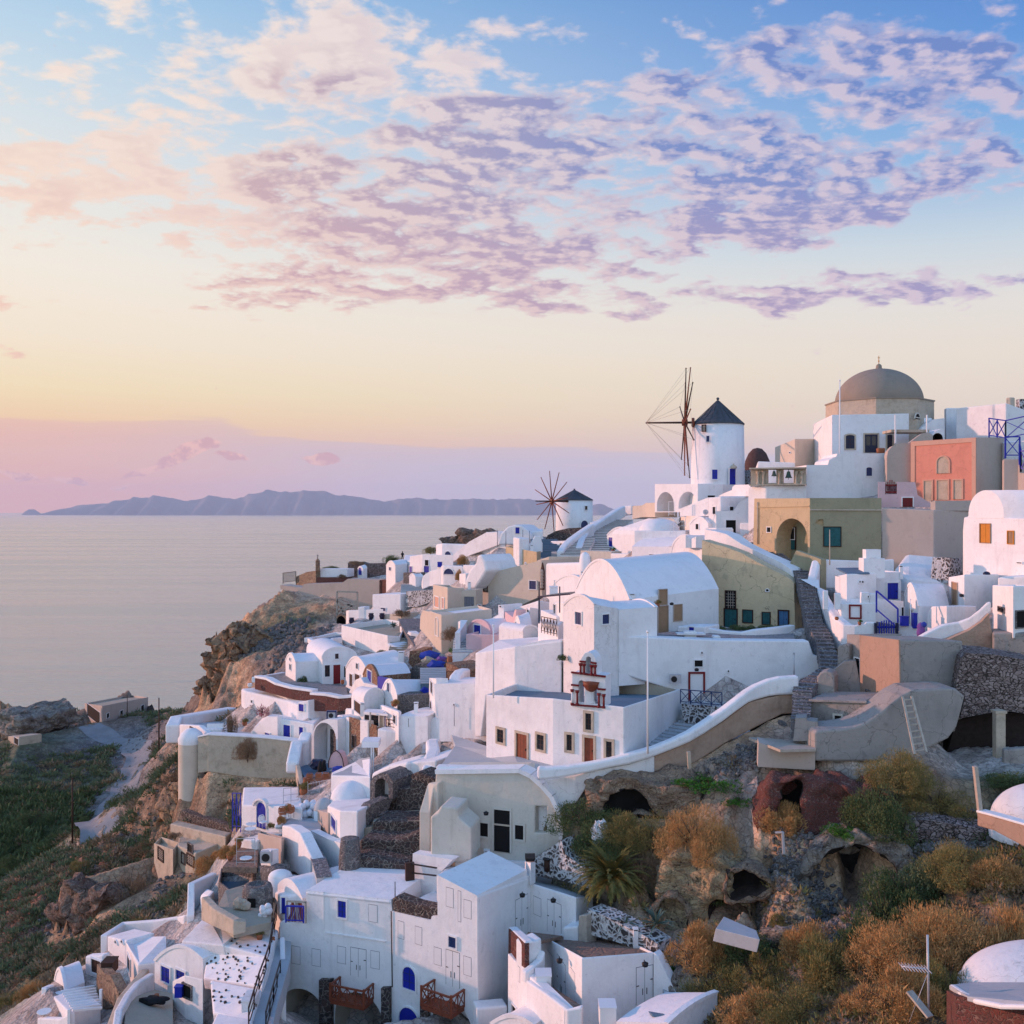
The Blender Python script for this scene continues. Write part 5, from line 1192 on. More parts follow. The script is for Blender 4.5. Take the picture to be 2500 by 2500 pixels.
house('white terrace below the small windmill with an orange-lit door',[(1108,712,150),(1250,708,146)],800,back=8,roof='slab',ops=[('tn',1185,732,1218,770)])
stairs('blue painted steps left of the white terrace',[(1100,800,144),(1080,740,149),(1050,697,153)],4.0,8,mat='roof_blue',tread='roof_blue')
house('lit white stair wing left of the blue steps',[(968,740,152),(1035,700,148),(1056,750,150)],790,back=0,roof='slab')
house('low grey-blue cabinet at the foot of the blue steps',[(1112,795,141),(1185,795,140)],830,back=2,roof='slab',mat='roof_gray',name='bench',cat='bench')
house('long low white band wall under the stairs',[(1000,862,134),(1095,832,132),(1432,828,130)],900,back=3,parapet=0,roof='slab',mat='cream')
outline_block('crumbling pink-lit wall under the broad stairs',[(1340,850),(1345,785),(1585,795),(1580,850),(1440,880)],134,130,2,mat='ruin_cream',name='garden_wall',cat='wall')
wallpath('white wall in front of the blue door house',[(1580,808,870,130),(1760,812,870,126)],th=1)
R3()
t,fc,inn=outline_block('big beige house with a slanting roofline and a blue window',[(515,1300),(515,1092),(632,962),(1035,862),(1042,1140),(930,1190),(830,1240),(740,1330)],128,121,8,mat='cream',ops=[('gr',585,1020,611,1108),('bv',943,1024,997,1090),('vo',785,1212,797,1222,1),('vo',908,880,915,892,1)])
t2=thing('carved_sign','tall narrow carved brown board at the right end of the big beige house','board',fc.pt(*fc.hit(1050,1095)))
bm=nb();pts=[(1036,1095),(1064,1095),(1066,950),(1052,880),(1038,950)];A=[bm.verts.new(fc.pt(*fc.hit(*p),0.25))for p in pts];B=[bm.verts.new(fc.pt(*fc.hit(*p),0.05))for p in pts];bm.faces.new(A);bm.faces.new(B[::-1])
for i in range(5):bm.faces.new([A[i],A[(i+1)%5],B[(i+1)%5],B[i]])
rn(bm);obj('panel',bm,'dark_wood',t2)
for k in range(6):bm=nb();q=fc.pt(*fc.hit(1051,950+k*24),0.27);bmesh.ops.create_icosphere(bm,subdivisions=1,radius=0.28,matrix=Matrix.Translation(q));obj('carving',bm,'pale_wood',t2)
outline_block('white-edged stair side with a grey door on the big beige house',[(305,1300),(305,1225),(415,1098),(522,1095),(522,1300)],122,121,2.5,mat='cream',name='house_wing',cat='house',ops=[('gd',430,1148,508,1278),('vo',538,1210,560,1256)])
house('cream box house with two pink framed windows and a lit left wall',[(183,1052,126),(298,1076,120),(432,1080,122)],1290,back=0,parapet=0.5,mat='cream',rmat='roof_gray',ops=[('pw',199,1150,233,1230),('pw',258,1160,274,1242)])
outline_block('pale curved buttress above the cream box house',[(428,1090),(440,1010),(470,935),(518,882),(530,822),(552,818),(566,825),(592,870),(606,945),(515,1090)],127,124,5,mat='white',name='buttress',cat='wall',bev=0.3)
house('pale vault with two small round holes behind the buttress',[(590,935,130),(660,950,127),(822,900,128)],1000,roof='long',apex=848,ops=[('vo',690,868,706,884,1),('vo',758,866,774,882,1)])if False else house('pale vault with two small round holes behind the buttress',[(592,862,130),(805,852,128),(822,900,130)],1000,back=0,roof='slab',bev=0.6,ops=[('vo',690,870,706,886,1),('vo',758,868,774,884,1)])
house('tan rendered box house with a white rim behind the big beige house',[(756,756,141),(1000,796,134),(1030,790,138)],900,back=0,parapet=0.3,mat='ochre',rmat='white_roof',ops=[('vo',852,858,876,892)])
house('small white chimney tower on the tan box house',[(812,680,139),(862,690,137)],790,back=1.5,roof='slab',bev=0.15,name='chimney',cat='chimney')
wallpath('white swoop wall right of the chimney tower',[(862,725,800,138),(900,748,800,138),(950,730,800,138),(985,672,800,138),(1030,672,800,138),(1045,740,800,138)],th=1)
R3()
house('long white house with a rounded hump, blue door and poles on the far slope',[(480,720,172),(680,640,166),(1048,630,160)],760,back=0,roof='slab',bev=0.2,hidden=[(1048,612,172),(600,640,180)])
outline_block('rounded white hump with a blue door on the far slope',[(690,740),(720,650),(770,600),(830,583),(880,590),(925,625),(950,660),(960,740)],162,160,6,ops=[('bd',833,604,865,652)],bev=0.2)
for i,x in enumerate((690,757,890,942)):pole(['first','second','third','fourth'][i]+' grey pole from the left before the rounded white hump',x,622 if i%2==0 else 630,735,157,0.05,'gray_paint',fin=False)
outline_block('white diagonal slope wall on the far hillside',[(268,885),(330,830),(470,715),(600,645),(690,640),(700,740),(480,820),(330,890)],175,165,2,name='garden_wall',cat='wall')
house('low white house at the brow of the far slope',[(205,735,182),(255,728,178),(470,735,175)],850,back=0,roof='slab',bev=0.3,ops=[('bv',278,792,326,820,1)])
house('white terrace house with dark windows above the street on the far slope',[(0,830,176),(100,815,172),(345,822,168)],1000,back=0,roof='slab',ops=[('vo',122,860,150,905),('bd',115,908,155,958),('bd',0,910,22,965)])
house('small white house with a blue framed arched window on the far slope',[(218,905,158),(262,900,154),(425,905,152)],1040,back=0,roof='slab',bev=0.25,ops=[('bv',268,928,350,972,1),('bd',222,985,246,1024)])
house('little white box with a bright blue crate on top',[(215,915,156),(258,915,155)],1000,back=2,roof='slab',name='chimney',cat='chimney')
crate('bright blue crate on the little white box',219,880,252,916,155.4,'blue','crate','crate',1.2)
house('white rooftop box left of the buttress',[(420,900,150),(505,900,148)],970,back=4,parapet=0.3)
house('small lit white cube at the top of the cream house',[(390,968,146),(440,965,143)],1030,back=3,roof='slab')
bm=nb();bmesh.ops.create_icosphere(bm,subdivisions=3,radius=1.0)
for v in bm.verts:v.co*=1+0.14*math.sin(v.co.x*4)*math.cos(v.co.z*3+1)
bmesh.ops.scale(bm,verts=bm.verts,vec=(1.5,1.3,0.85));bmesh.ops.translate(bm,verts=bm.verts,vec=P(425,642,183));tag(obj('boulder',bm,'rock_brown',smooth=True),'dark rounded rock on the brow of the far slope','rock')
t,fc,inn=outline_block('lit cream garden wall with an arched doorway',[(80,1400),(85,1300),(105,1255),(248,1290),(250,1560),(220,1560)],121,112,2,mat='cream',name='garden_wall',cat='wall',ops=[('vo',204,1314,228,1455,1.0)])
house('cream terrace block between the arched doorway and the pink house',[(250,1292,112),(648,1246,114)],1500,back=5,parapet=0.3,mat='cream',name='terrace_block',cat='terrace')
stairs('white steps left of the pink vaulted house',[(420,1600,106),(428,1480,110),(430,1375,115)],2.2,14,mat='white',tread='roof_gray')
wallpath('white wall left of the steps by the pink house',[(376,1345,1620,112),(404,1335,1620,110),(400,1430,1620,107)],th=0.6)
house('pink vaulted house with one blue window',[(456,1438,111),(634,1440,108)],1500,back=6,roof='vault',apex=1330,mat='pinkwash',ops=[('bw',508,1372,560,1434)])
house('pink terrace block under the vaulted pink house',[(442,1442,107),(755,1450,105)],1600,back=3,parapet=0.3,mat='pinkwash',name='terrace_block',cat='terrace')
outline_block('white sloping roof wall with a chimney right of the pink house',[(590,1400),(590,1345),(697,1290),(697,1215),(737,1215),(740,1260),(740,1420)],113,111,3,name='house',cat='house',ops=[('vo',708,1218,724,1232,1)])
outline_block('salmon-lit wall with a sloping top beside the white chimney',[(740,1410),(740,1258),(810,1310),(828,1250),(838,1250),(830,1420)],112,103,1,mat='pinkwash',name='garden_wall',cat='wall')  # pinkwash paints the warm sunlight into this wall's colour
house('little white house with a lit arched gable and brown shutters',[(818,1395,104),(882,1440,98),(966,1400,100)],1490,roof='vault',gable=0,apex=1305,ops=[('vo',832,1345,846,1420,1),('rw',822,1430,858,1482)])
house('white barrel vault squeezed beside the little shuttered house',[(876,1475,97),(892,1428,96),(1008,1420,97)][1:],1500,back=4,roof='vault',apex=1376)
house('small white box house with a narrow lit wall and tall window',[(914,1238,108),(945,1235,103),(1008,1240,104)],1400,back=0,parapet=0.2,ops=[('vo',926,1250,942,1308)])
house('white upper terrace with a slanting edge behind the small box house',[(832,1238,112),(1012,1178,108),(1100,1190,110)],1330,back=0,roof='slab')
house('pink-lit low parapet below the blue pergola',[(1030,1252,98),(1152,1305,92)],1400,back=4,roof='slab')
house('pink-lit wall with a dark window under the pergola',[(1128,1195,96),(1206,1190,90)],1400,back=3,roof='slab',ops=[('dw',1136,1210,1152,1280)])
house('pale rounded wall mass right of the carved board',[(1066,884,118),(1385,876,108)],1180,back=5,roof='slab',bev=0.3)
house('white vaulted roof with a lit rounded edge left of the great vault',[(1098,1090,104),(1352,1010,98)][0:2],1150,back=5,roof='vault',apex=985)
bm=nb();lathe(bm,P(1378,975,97),[(0.001,-0.6),(0.5,-0.6),(0.52,0.6),(0.52,1.4),(0.42,1.9),(0.2,2.1),(0.001,2.15)],16);tag(obj('chimney',bm,'white'),'round lit white chimney at the left shoulder of the great vault','chimney')
crate('white water tank frame near the pergola',1100,1075,1165,1130,95,'white','water_tank','tank',1.0)
R6()
outline_block('tan headland wall left of the white strip wall',[(888,500),(893,435),(960,405),(1024,395),(1026,500)],205,198,3,mat='earth_tan',name='headland_wall',cat='wall')
outline_block('pinkish retaining wall round the headland',[(785,520),(785,492),(930,510),(945,485),(1200,478),(1240,450),(1450,458),(1450,560),(1380,740),(1160,740),(1165,600),(920,572),(918,545),(835,528)],196,186,3,mat='beige',name='retaining_wall',cat='wall')
outline_block('white low wall on the headland beside the monument',[(1022,440),(1025,400),(1050,384),(1236,384),(1236,438)],199,197,3,name='garden_wall',cat='wall')
outline_block('dark masonry strip under the white headland wall',[(1030,484),(1032,440),(1240,444),(1200,484)],198,196,2,mat='stone_red',name='retaining_wall',cat='wall')
outline_block('dark red masonry wall at the end of the headland terrace',[(1437,540),(1450,458),(1648,468),(1640,560),(1440,552)],187,180,2,mat='stone_red',name='retaining_wall',cat='wall')
outline_block('dark dry stone wall behind the white niche',[(1238,440),(1240,345),(1300,338),(1340,350),(1500,345),(1500,446)],203,200,3,mat='rubble_wall',name='stone_wall',cat='wall')
house('small white arched niche with a blue door on the headland',[(1306,384,199),(1342,384,197),(1370,372,198)],438,back=0,roof='vault',gable=0,apex=366,ops=[('bd',1312,374,1336,424,1)])
t=thing('monument','brown stone pillar with a small cross on the headland','monument',P(1037,395,198));q=P(1037,398,198);bm=nb();box(bm,q+Vector((0,0,0.9)),(0.75,0.75,2.0));bmesh.ops.create_cone(bm,segments=8,radius1=0.5,radius2=0.06,depth=0.6,matrix=Matrix.Translation(q+Vector((0,0,2.2))));obj('pillar',bm,'stone_brown',t,bev=0.1)
bm=nb();tube(bm,q+Vector((0,0,2.4)),q+Vector((0,0,3.2)),0.06);bar(bm,q+Vector((-0.2,0,2.95)),q+Vector((0.2,0,2.95)),0.07);obj('cross',bm,'iron',t)
rail('dark fence at the tip of the headland',[(803,485,206),(890,475,204)],2.2,'iron',style='bars',spacing=2.5,w=0.1)
t=thing('scaffold','wooden scaffold frame against the headland retaining wall','scaffold',P(1240,780,181))
for(a,b_)in(((1166,780),(1168,536)),((1305,660),(1305,540)),((1168,536),(1305,540)),((1168,590),(1300,650)),((1170,660),(1300,600)),((1168,600),(1225,700)),((1168,690),(1300,612))):
 bm=nb();bar(bm,P(*a,181),P(*b_,181),0.3);obj('beam',bm,'pale_wood',t)
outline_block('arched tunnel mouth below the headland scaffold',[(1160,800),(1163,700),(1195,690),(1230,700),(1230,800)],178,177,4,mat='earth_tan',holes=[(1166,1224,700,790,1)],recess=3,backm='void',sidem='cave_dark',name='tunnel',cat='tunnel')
house('long white house with a lit rounded end below the standing person',[(1498,362,184),(1560,358,178),(1640,345,180)],462,roof='vault',gable=0,apex=330,ops=[('bv',1519,372,1532,394)])
house('white house front with blue doors beside the rounded end',[(1612,330,182),(1780,322,176),(1845,330,174)],430,back=0,roof='slab',hidden=[(1845,285,190),(1625,290,196)],ops=[('bd',1654,368,1674,408),('dw',1763,322,1787,360),('bd',1757,366,1786,405)])
house('white wall with little pillars on the roof behind the standing person',[(1640,300,192),(1850,285,186)],360,back=6,roof='slab')
house('low purple-shaded wall with a dark door below the blue doors',[(1612,408,174),(1735,406,171)],470,back=3,roof='slab',mat='stone_gray',ops=[('vo',1700,410,1730,480)])
house('white arched gatepost on the headland steps',[(1653,438,170),(1696,438,168)],515,back=1.5,roof='vault',apex=416)
wallpath('white diagonal stair wall on the headland',[(1735,480,540,168),(1745,430,520,166),(1790,400,500,165),(1845,385,500,163)],th=0.8)
stairs('short grey steps between the white gateposts',[(1690,535,165),(1692,488,170)],4.5,6,mat='roof_gray')
outline_block('rough white rocky wall under the headland houses',[(1630,640),(1632,535),(1812,525),(1815,600),(1700,640)],160,156,3,mat='stone_whitewash',name='rock_wall',cat='wall')
house('white pink-lit house with a raised roof on the headland slope',[(1380,640,166),(1405,555,164),(1596,552,160)][1:],680,back=6,roof='slab',ops=[('bv',1463,646,1496,667)])
house('white box house with a small chimney below the headland wall',[(1228,665,163),(1245,662,160),(1478,655,156)],770,back=0,parapet=0.3,ops=[('bv',1250,732,1282,752),('bv',1384,702,1408,730)])
house('white chimney block on the headland box house',[(1308,640,158.5),(1352,640,158)],700,back=1.5,roof='slab',name='chimney',cat='chimney')
house('low beige terrace wall right of the headland box house',[(1478,690,157),(1620,680,153)],740,back=3,roof='slab',mat='cream')
t=house('big white battered terrace block with a lit left wall',[(1196,762,146),(1508,832,132),(1592,838,133)],955,back=0,parapet=0.7,rmat='sand_render',hidden=[(1640,742,147),(1500,722,152)],bev=0.15)
house('white lower skirt of the battered terrace block',[(1500,880,131),(1590,925,129)],960,back=3,roof='slab',bev=0.3)
stairs('pale yellow steps beside the battered terrace block',[(1590,958,127),(1605,900,131),(1600,850,135)],3.0,9,mat='sand_render')
wallpath('white parapet wall between the yellow steps and the street',[(1590,770,860,142),(1640,800,900,136),(1660,815,930,132),(1745,830,930,130),(1748,880,930,127)],th=1.2)
house('white stepped cube at the street corner',[(1640,810,133),(1665,808,131),(1745,828,130)],950,back=0,roof='slab')
stairs('grey street steps descending through the middle of the village',[(1870,1010,112),(1830,950,118),(1790,880,126),(1740,815,134),(1700,760,142),(1680,720,150)],4.2,22,mat='step_stone')
wallpath('white boat-shaped stair parapet left of the battered block',[(967,850,880,145),(1020,880,930,140),(1100,945,970,134)],th=0.6)
wallpath('white back parapet of the small sunken stairs',[(967,848,880,146),(1050,838,880,150),(1160,812,860,153),(1208,815,850,152)],th=0.5)
slab('blue-grey sunken landing left of the battered block',[(990,862,144),(1100,935,135),(1195,905,139),(1205,830,150)],th=0.3,mat='roof_blue',name='landing',cat='landing')
wallpath('white curved rail wall over the sunken landing',[(1100,940,960,134.5),(1110,880,950,137),(1150,850,930,140),(1205,845,930,142)],th=0.5)
house('white vaulted house with a lit left gable and tiny windows',[(820,1000,121),(888,1010,115),(1092,1002,117)],1148,roof='vault',gable=0,apex=952,ops=[('dw',849,984,858,1002),('dw',849,1026,860,1064),('vo',1045,1058,1054,1072,1)])
house('white gabled house with a red door and dark windows',[(1068,990,114.5),(1300,985,116)],1165,back=9,roof='vault',apex=910,bev=0,ops=[('dw',1084,1032,1118,1109),('rd',1141,1029,1189,1157),('dw',1213,1039,1236,1113),('dw',1153,954,1177,989)])
house('white gabled house with dark red shutters, second gable from the left',[(1226,1050,113),(1366,1060,107),(1622,1010,110)],1230,roof='vault',gable=0,apex=975,ops=[('rw',1254,1092,1274,1174),('dw',1298,1020,1312,1056),('rw',1290,1094,1324,1150)])
house('brown stone gabled house with a blue door and white barrel roof',[(1342,1096,106),(1438,1105,101),(1664,1085,104)],1175,roof='vault',gable=0,apex=1030,mat='stone_brown',rmat='white_roof',ops=[('bd',1374,1070,1402,1154)])
house('blue painted board fence beside the stone gable',[(1440,1108,100),(1505,1125,98.5)],1185,back=0.4,roof='slab',mat='blue',bev=0,name='board_fence',cat='fence')
house('white house with a lit gable and a dark blue window',[(1470,1205,98),(1572,1232,93),(1792,1228,96)],1318,roof='vault',gable=0,apex=1128,ops=[('bv',1508,1152,1524,1210)])
house('rough stone base under the lit gable house',[(1578,1236,92.6),(1792,1230,92)],1330,back=2,roof='slab',mat='stone_gray',bev=0)
wallpath('white swooping side wall between the second gable and the barrel roof',[(1248,1210,1280,108),(1290,1130,1270,106),(1325,1115,1260,104),(1345,1150,1250,103),(1470,1180,1250,100)],th=0.8)
house('white barrel roofed room with a framed window wall',[(1264,1262,100),(1348,1290,95),(1480,1262,97)],1360,roof='vault',gable=1,apex=1205,ops=[('rw',1284,1278,1338,1354)])if False else house('white barrel roofed room with a framed window wall',[(1264,1255,100),(1350,1275,95),(1484,1255,97)],1372,roof='vault',gable=1,apex=1190,ops=[('rw',1286,1282,1336,1354)])
house('low white wall left of the framed window room',[(1220,1320,101),(1266,1332,99)],1372,back=2,roof='slab')
t=thing('porch','white flat porch roof over a dark glazed room','porch',P(1420,1440,92));bm=nb();a,b_=P(1345,1345,92.5),P(1508,1358,91);
A=[P(1345,1345,92.5),P(1508,1362,90.5),P(1480,1330,94),P(1370,1325,95)];vs_=[bm.verts.new(p)for p in A];v2=[bm.verts.new(p-Vector((0,0,0.18)))for p in A];bm.faces.new(vs_);bm.faces.new(v2[::-1])
for i in range(4):bm.faces.new([vs_[i],vs_[(i+1)%4],v2[(i+1)%4],v2[i]])
rn(bm);obj('canopy',bm,'white',t)
for x in(1392,1484):bm=nb();bar(bm,P(x,1445,91.5),P(x,1350,91.5),0.12);obj('post',bm,'pale_wood',t)
house('dark glazed room front under the white porch roof',[(1350,1352,94),(1486,1362,92.8)],1445,back=2,roof='slab',mat='pale_wood',ops=[('dw',1355,1366,1388,1436),('dw',1398,1368,1450,1440),('bd',1486,1368,1510,1446)])
house('white wall with a dark window right of the porch',[(1455,1298,95),(1582,1345,88),(1600,1340,89)],1440,back=0,roof='slab',ops=[('dw',1549,1370,1567,1424)])
house('low white barrel roof right of the porch',[(1582,1375,88.5),(1778,1378,87)],1450,back=5,roof='long',apex=1318)
house('brown stone house with narrow slit windows',[(1172,1440,99),(1250,1378,96),(1436,1440,92)],1640,back=0,roof='slab',mat='stone_brown',bev=0,ops=[('sw',1200,1530,1214,1585),('sw',1272,1507,1292,1584)])
house('white room with blue shutters on the brown stone house',[(1168,1368,99.5),(1246,1384,96)],1440,back=2,roof='slab',ops=[('bs',1202,1383,1222,1440)])
house('white patch wall on the brown stone house',[(1320,1400,94),(1376,1410,93)],1480,back=1,roof='slab')
rail('dark terrace railing on the stone house',[(1500,1450,90),(1600,1466,89),(1650,1448,88)],0.7,'dark_wood',style='mid',spacing=1.5)
pts=[(612,1118,1195,113),(690,1132,1215,111),(750,1165,1232,109),(850,1192,1258,107),(1003,1214,1290,105)]
wallpath('curved red masonry terrace wall with a white coping, the longer upper one',pts,th=0.7,mat='stone_red',name='retaining_wall',capmat='white',cap=0.25,cls='town')
pts=[(985,1232,1340,103.5),(1090,1240,1345,102),(1180,1258,1345,101),(1262,1252,1320,100.5)]
wallpath('red masonry terrace wall with a white coping, the shorter lower one',pts,th=0.7,mat='stone_red',name='retaining_wall',capmat='white',cap=0.25,cls='town')
slab('pale terrace floor in front of the red door',[(620,1112,114),(820,1085,124),(1230,1160,116),(1240,1235,105),(1000,1212,107),(760,1165,110)],th=0.3,mat='paving',name='terrace',cat='terrace')
wallpath('low white parapet behind the terrace left of the lit gable',[(620,1112,1150,116),(700,1100,1140,120),(820,1078,1130,125)],th=0.5)
t=house('white house with a pink-lit curved wall and blue door on the left terrace',[(520,1190,117),(545,1205,115),(830,1272,107),(905,1300,104)],1440,back=0,roof='slab',bev=0.2,hidden=[(1000,1262,106),(800,1210,111),(640,1180,118)],ops=[('bd',583,1302,611,1436),('bv',740,1300,774,1340,1),('vo',589,1268,600,1285)])
house('small white doorway block with a blue door below the masonry wall',[(903,1282,103.5),(976,1268,102.5)],1345,back=3,roof='slab',ops=[('bd',912,1294,946,1341)])
t=house('low white house with a blue door and blue windows on the left terrace',[(588,1482,106),(700,1385,104),(766,1382,102.5),(1010,1430,100)],1548,back=0,roof='slab',bev=0.15,hidden=[(1100,1350,106),(760,1340,111),(640,1400,112)],ops=[('bd',808,1435,854,1540),('bs',914,1449,941,1506),('bs',684,1489,717,1524)])
outline_block('white sloping side wall of the left terrace house',[(588,1545),(588,1480),(700,1378),(766,1380),(766,1545)],105.3,102.0,0.6,name='house_wing',cat='house',ops=[('bs',684,1489,717,1524)])
wallpath('white parapet wall along the back of the left terrace',[(106,1432,1560,112),(126,1378,1480,114),(300,1350,1420,119),(498,1318,1390,124)],th=1.5,bev=0.2)
wallpath('white front wall with a barred window at the left tip of the village',[(104,1432,1560,111),(235,1440,1560,106),(300,1500,1560,104)],th=0.6,bev=0.1)
opening(INFO['white front wall with a barred window at the left tip of the village'][0],INFO['white front wall with a barred window at the left tip of the village'][1][0],'gr',180,1460,228,1490)
slab('grey terrace floor in front of the blue doors on the left',[(240,1500,106),(600,1515,105),(760,1545,103),(620,1440,112),(480,1400,120),(130,1430,116)],th=0.4,mat='roof_gray',name='terrace',cat='terrace')
bm=nb();q=P(185,1548,104);r=85/2.76/2500*104
t=thing('round_tower','cream round bastion with a white cap at the left tip','tower',q-Vector((0,0,6)))
lathe(bm,q,[(r*0.98,-8),(r,0)],32);obj('bastion',bm,'cream',t)
bm=nb();lathe(bm,q,[(r*1.0,-0.1),(r*1.02,0.35),(r*0.8,0.9),(r*0.4,1.3),(0.001,1.4)],32);obj('cap',bm,'white',t)
for k in range(8):
 a=-math.pi/2+(k-4)*0.35;CTRL.append((q.x+r*math.cos(a),q.y+r*math.sin(a),q.z-5.5,'soil',0.2))
wallpath('rough tan retaining wall with dark stones under the left terrace',[(228,1520,1760,102.5),(300,1505,1750,102),(500,1515,1780,101.5),(700,1528,1800,100.5),(905,1552,1790,99.5),(915,1560,1860,98.5)],th=1.0,mat='limestone',name='retaining_wall',capmat='white',cap=0.15,cls='tan')
t=thing('air_conditioner','air conditioner in a bright blue frame above the big arch','air conditioner',P(1132,1400,97.5));q=P(1132,1370,97.5)
bm=nb();
for dx,dz,w_,h_ in((0,0.40,0.95,0.1),(0,-0.40,0.95,0.1),(-0.43,0,0.1,0.75),(0.43,0,0.1,0.75)):box(bm,q+Vector((dx,0,dz)),(w_,0.4,h_))
obj('frame',bm,'blue_dark',t);bm=nb();box(bm,q+Vector((0,0.05,0)),(0.72,0.34,0.6));obj('casing',bm,'galv',t,bev=0.04);bm=nb();tube(bm,q+Vector((-0.06,-0.1,0)),q+Vector((-0.06,-0.16,0)),0.22,n=18);obj('fan_grille',bm,'iron',t)
house('white block carrying the framed air conditioner',[(1098,1402,99),(1172,1400,98)],1480,back=4,roof='slab')
t,fc,inn=outline_block('great white arch opening below the framed air conditioner',[(960,1760),(990,1560),(1000,1490),(1025,1440),(1060,1408),(1100,1395),(1170,1400),(1178,1760)],98.5,96,5,holes=[(1012,1160,1420,1700,1.0)],recess=4.0,backm='roof_blue',sidem='white',name='arch',cat='arch')
outline_block('dark stone wall inside the right of the great white arch',[(1108,1700),(1108,1450),(1160,1500),(1160,1700)],99.4,96.5,0.5,mat='stone_dark',name='stone_wall',cat='wall')
wallpath('white stepped curved wall left of the great arch',[(910,1690,1760,93),(925,1620,1760,94),(938,1545,1740,95.5),(975,1538,1740,96),(1000,1480,1700,97)],th=1.2,bev=0.2)
slab('blue-grey cafe terrace floor under the great arch',[(905,1720,93),(960,1800,88),(1110,1760,90),(1160,1690,97),(1000,1690,98)],th=0.3,mat='roof_blue',name='terrace',cat='terrace')
slab('pink paved cafe terrace with clay pots',[(900,1790,89),(905,1890,84),(1130,1880,84),(1130,1760,90)],th=0.3,mat='tile_brown',name='terrace',cat='terrace')
wallpath('grey parapet at the left edge of the cafe terrace',[(888,1700,1800,93),(900,1760,1860,90),(915,1860,1930,85.5)],th=0.4,mat='limestone')
wallpath('tall white wall with a swooping top in the middle of the village',[(1437,1458,1800,90),(1500,1470,1800,89.5),(1590,1478,1800,89),(1650,1465,1800,88.5),(1700,1425,1800,88.2),(1770,1396,1780,87.8),(1862,1374,1760,87)],th=1.5,bev=0.15)
R11()
t,fc,inn=outline_block('tall white house side with a narrow lit front, left of the church',[(1655,830),(1640,545),(1932,545),(2100,560),(2100,1000),(1680,1000)],87,84,4,ops=[('vo',1795,702,1808,716,1)])
t,fc,inn=outline_block('narrow pink-lit wall with brown shutters at the corner of the tall white side',[(1595,825),(1605,500),(1658,505),(1660,800)],93,86.8,1.0,ops=[('rw',1618,528,1634,620),('rw',1612,680,1628,800,0.5)])
wallpath('small rounded white wall and dark rail above the tall white side',[(1842,545,600,88),(1850,480,600,89),(1880,440,600,90),(1932,425,600,91)],th=1,bev=0.2)
wallpath('white double parapet curving beside the sunken grey courtyard',[(1655,1200,1260,74),(1670,1100,1240,77),(1690,1050,1180,79),(1675,990,1100,82),(1695,975,1060,84)],th=1.0,bev=0.2)
R9()
t=thing('courtyard','sunken grey paved courtyard left of the church','courtyard',P(600,60,68))
slab(None,[(215,70,68.5),(330,-90,78),(300,-170,84),(760,-20,70),(1060,60,66.8),(935,150,65),(800,78,67)],th=0.4,mat='roof_gray',parent=t,name='floor')
wallpath('white coping wall along the front of the sunken courtyard',[(192,62,130,67.5),(500,72,110,67),(810,92,120,66.4)],th=0.7,mat='white')
wallpath('white wall end beside the courtyard arch ruin',[(805,90,200,66.6),(900,150,300,66.2),(940,158,700,65.6),(1090,155,700,65.4),(1240,140,640,65.2)],th=0.8,mat='white_worn')
R11()
house('low white vaulted roof with a steel skylight below the swooping wall',[(1142,1240,82),(1200,1225,80),(1430,1165,80),(1560,1165,81)][0:1]+[(1430,1175,78),(1690,1160,79)],1380,back=0,roof='slab',bev=0.6,hidden=[(1690,1090,85),(1480,1085,88),(1200,1220,86)])
crate('flat grey steel skylight on the low white roof',1548,1060,1670,1090,85,'roof_gray','skylight','skylight',1.5)
t=thing('porch','small white porch roof on two thin posts beside the stone house','porch',P(1150,1200,85));bm=nb();a=P(1150,1005,86);box(bm,a,(1.4,1.8,0.5));obj('canopy',bm,'white',t,bev=0.08)
for x in(1148,1164):bm=nb();bar(bm,P(x,1260,85.3),P(x,1020,85.3),0.1);obj('post',bm,'white_paint',t)
house('white wall block below the gray roof in the centre',[(832,1265,81),(1140,1275,78)],1440,back=0,roof='slab',hidden=[(1140,1130,84),(1040,1150,87),(835,1245,85)],rmat='roof_gray')
slab('flat grey stone roof in the centre of the village',[(835,1262,81.2),(1138,1268,78.4),(1138,1120,85),(1050,1135,87),(960,1215,86)],th=0.2,mat='roof_gray',name='flat_roof',cat='roof')
R8()
t=house('low white house with a tall blue arched door and cafe table',[(120,342,82),(388,348,79),(560,365,78)],572,back=0,roof='slab',bev=0.12,hidden=[(540,210,90),(132,214,93)],ops=[('bd',231,322,300,510,0.9)])
fc=INFO['low white house with a tall blue arched door and cafe table'][1][0]
bm=nb();A,B=[],[]
for k in range(13):
 th=math.pi*k/12;a,z=fc.hit(265-46*math.cos(th),345-48*math.sin(th));A.append((a,z))
for a,b_ in zip(A,A[1:]):bar(bm,fc.pt(*a,0.10),fc.pt(*b_,0.10),0.35,0.14)
obj('door_hood',bm,'white',t)
rail('blue scrollwork railing panel beside the blue arched door',[(52,535,80),(112,540,79)],3.0,'blue',spacing=0.6,w=0.06)
def round_table(label,x,ytop,ybot,d):
 q=P(x,ybot,d);h=(sy(ybot)-sy(ytop))/F*d;t=thing('cafe_table',label,'table',q)
 bm=nb();tube(bm,q+Vector((0,0,h-0.05)),q+Vector((0,0,h)),0.42,n=20);obj('tabletop',bm,'white_paint',t)
 bm=nb();tube(bm,q,q+Vector((0,0,h)),0.03);obj('stem',bm,'galv',t)
 for k in range(3):bm=nb();a=k*2.09+0.3;tube(bm,q+Vector((0,0,0.2)),q+Vector((0.3*math.cos(a),0.3*math.sin(a),0)),0.02);obj('foot',bm,'galv',t)
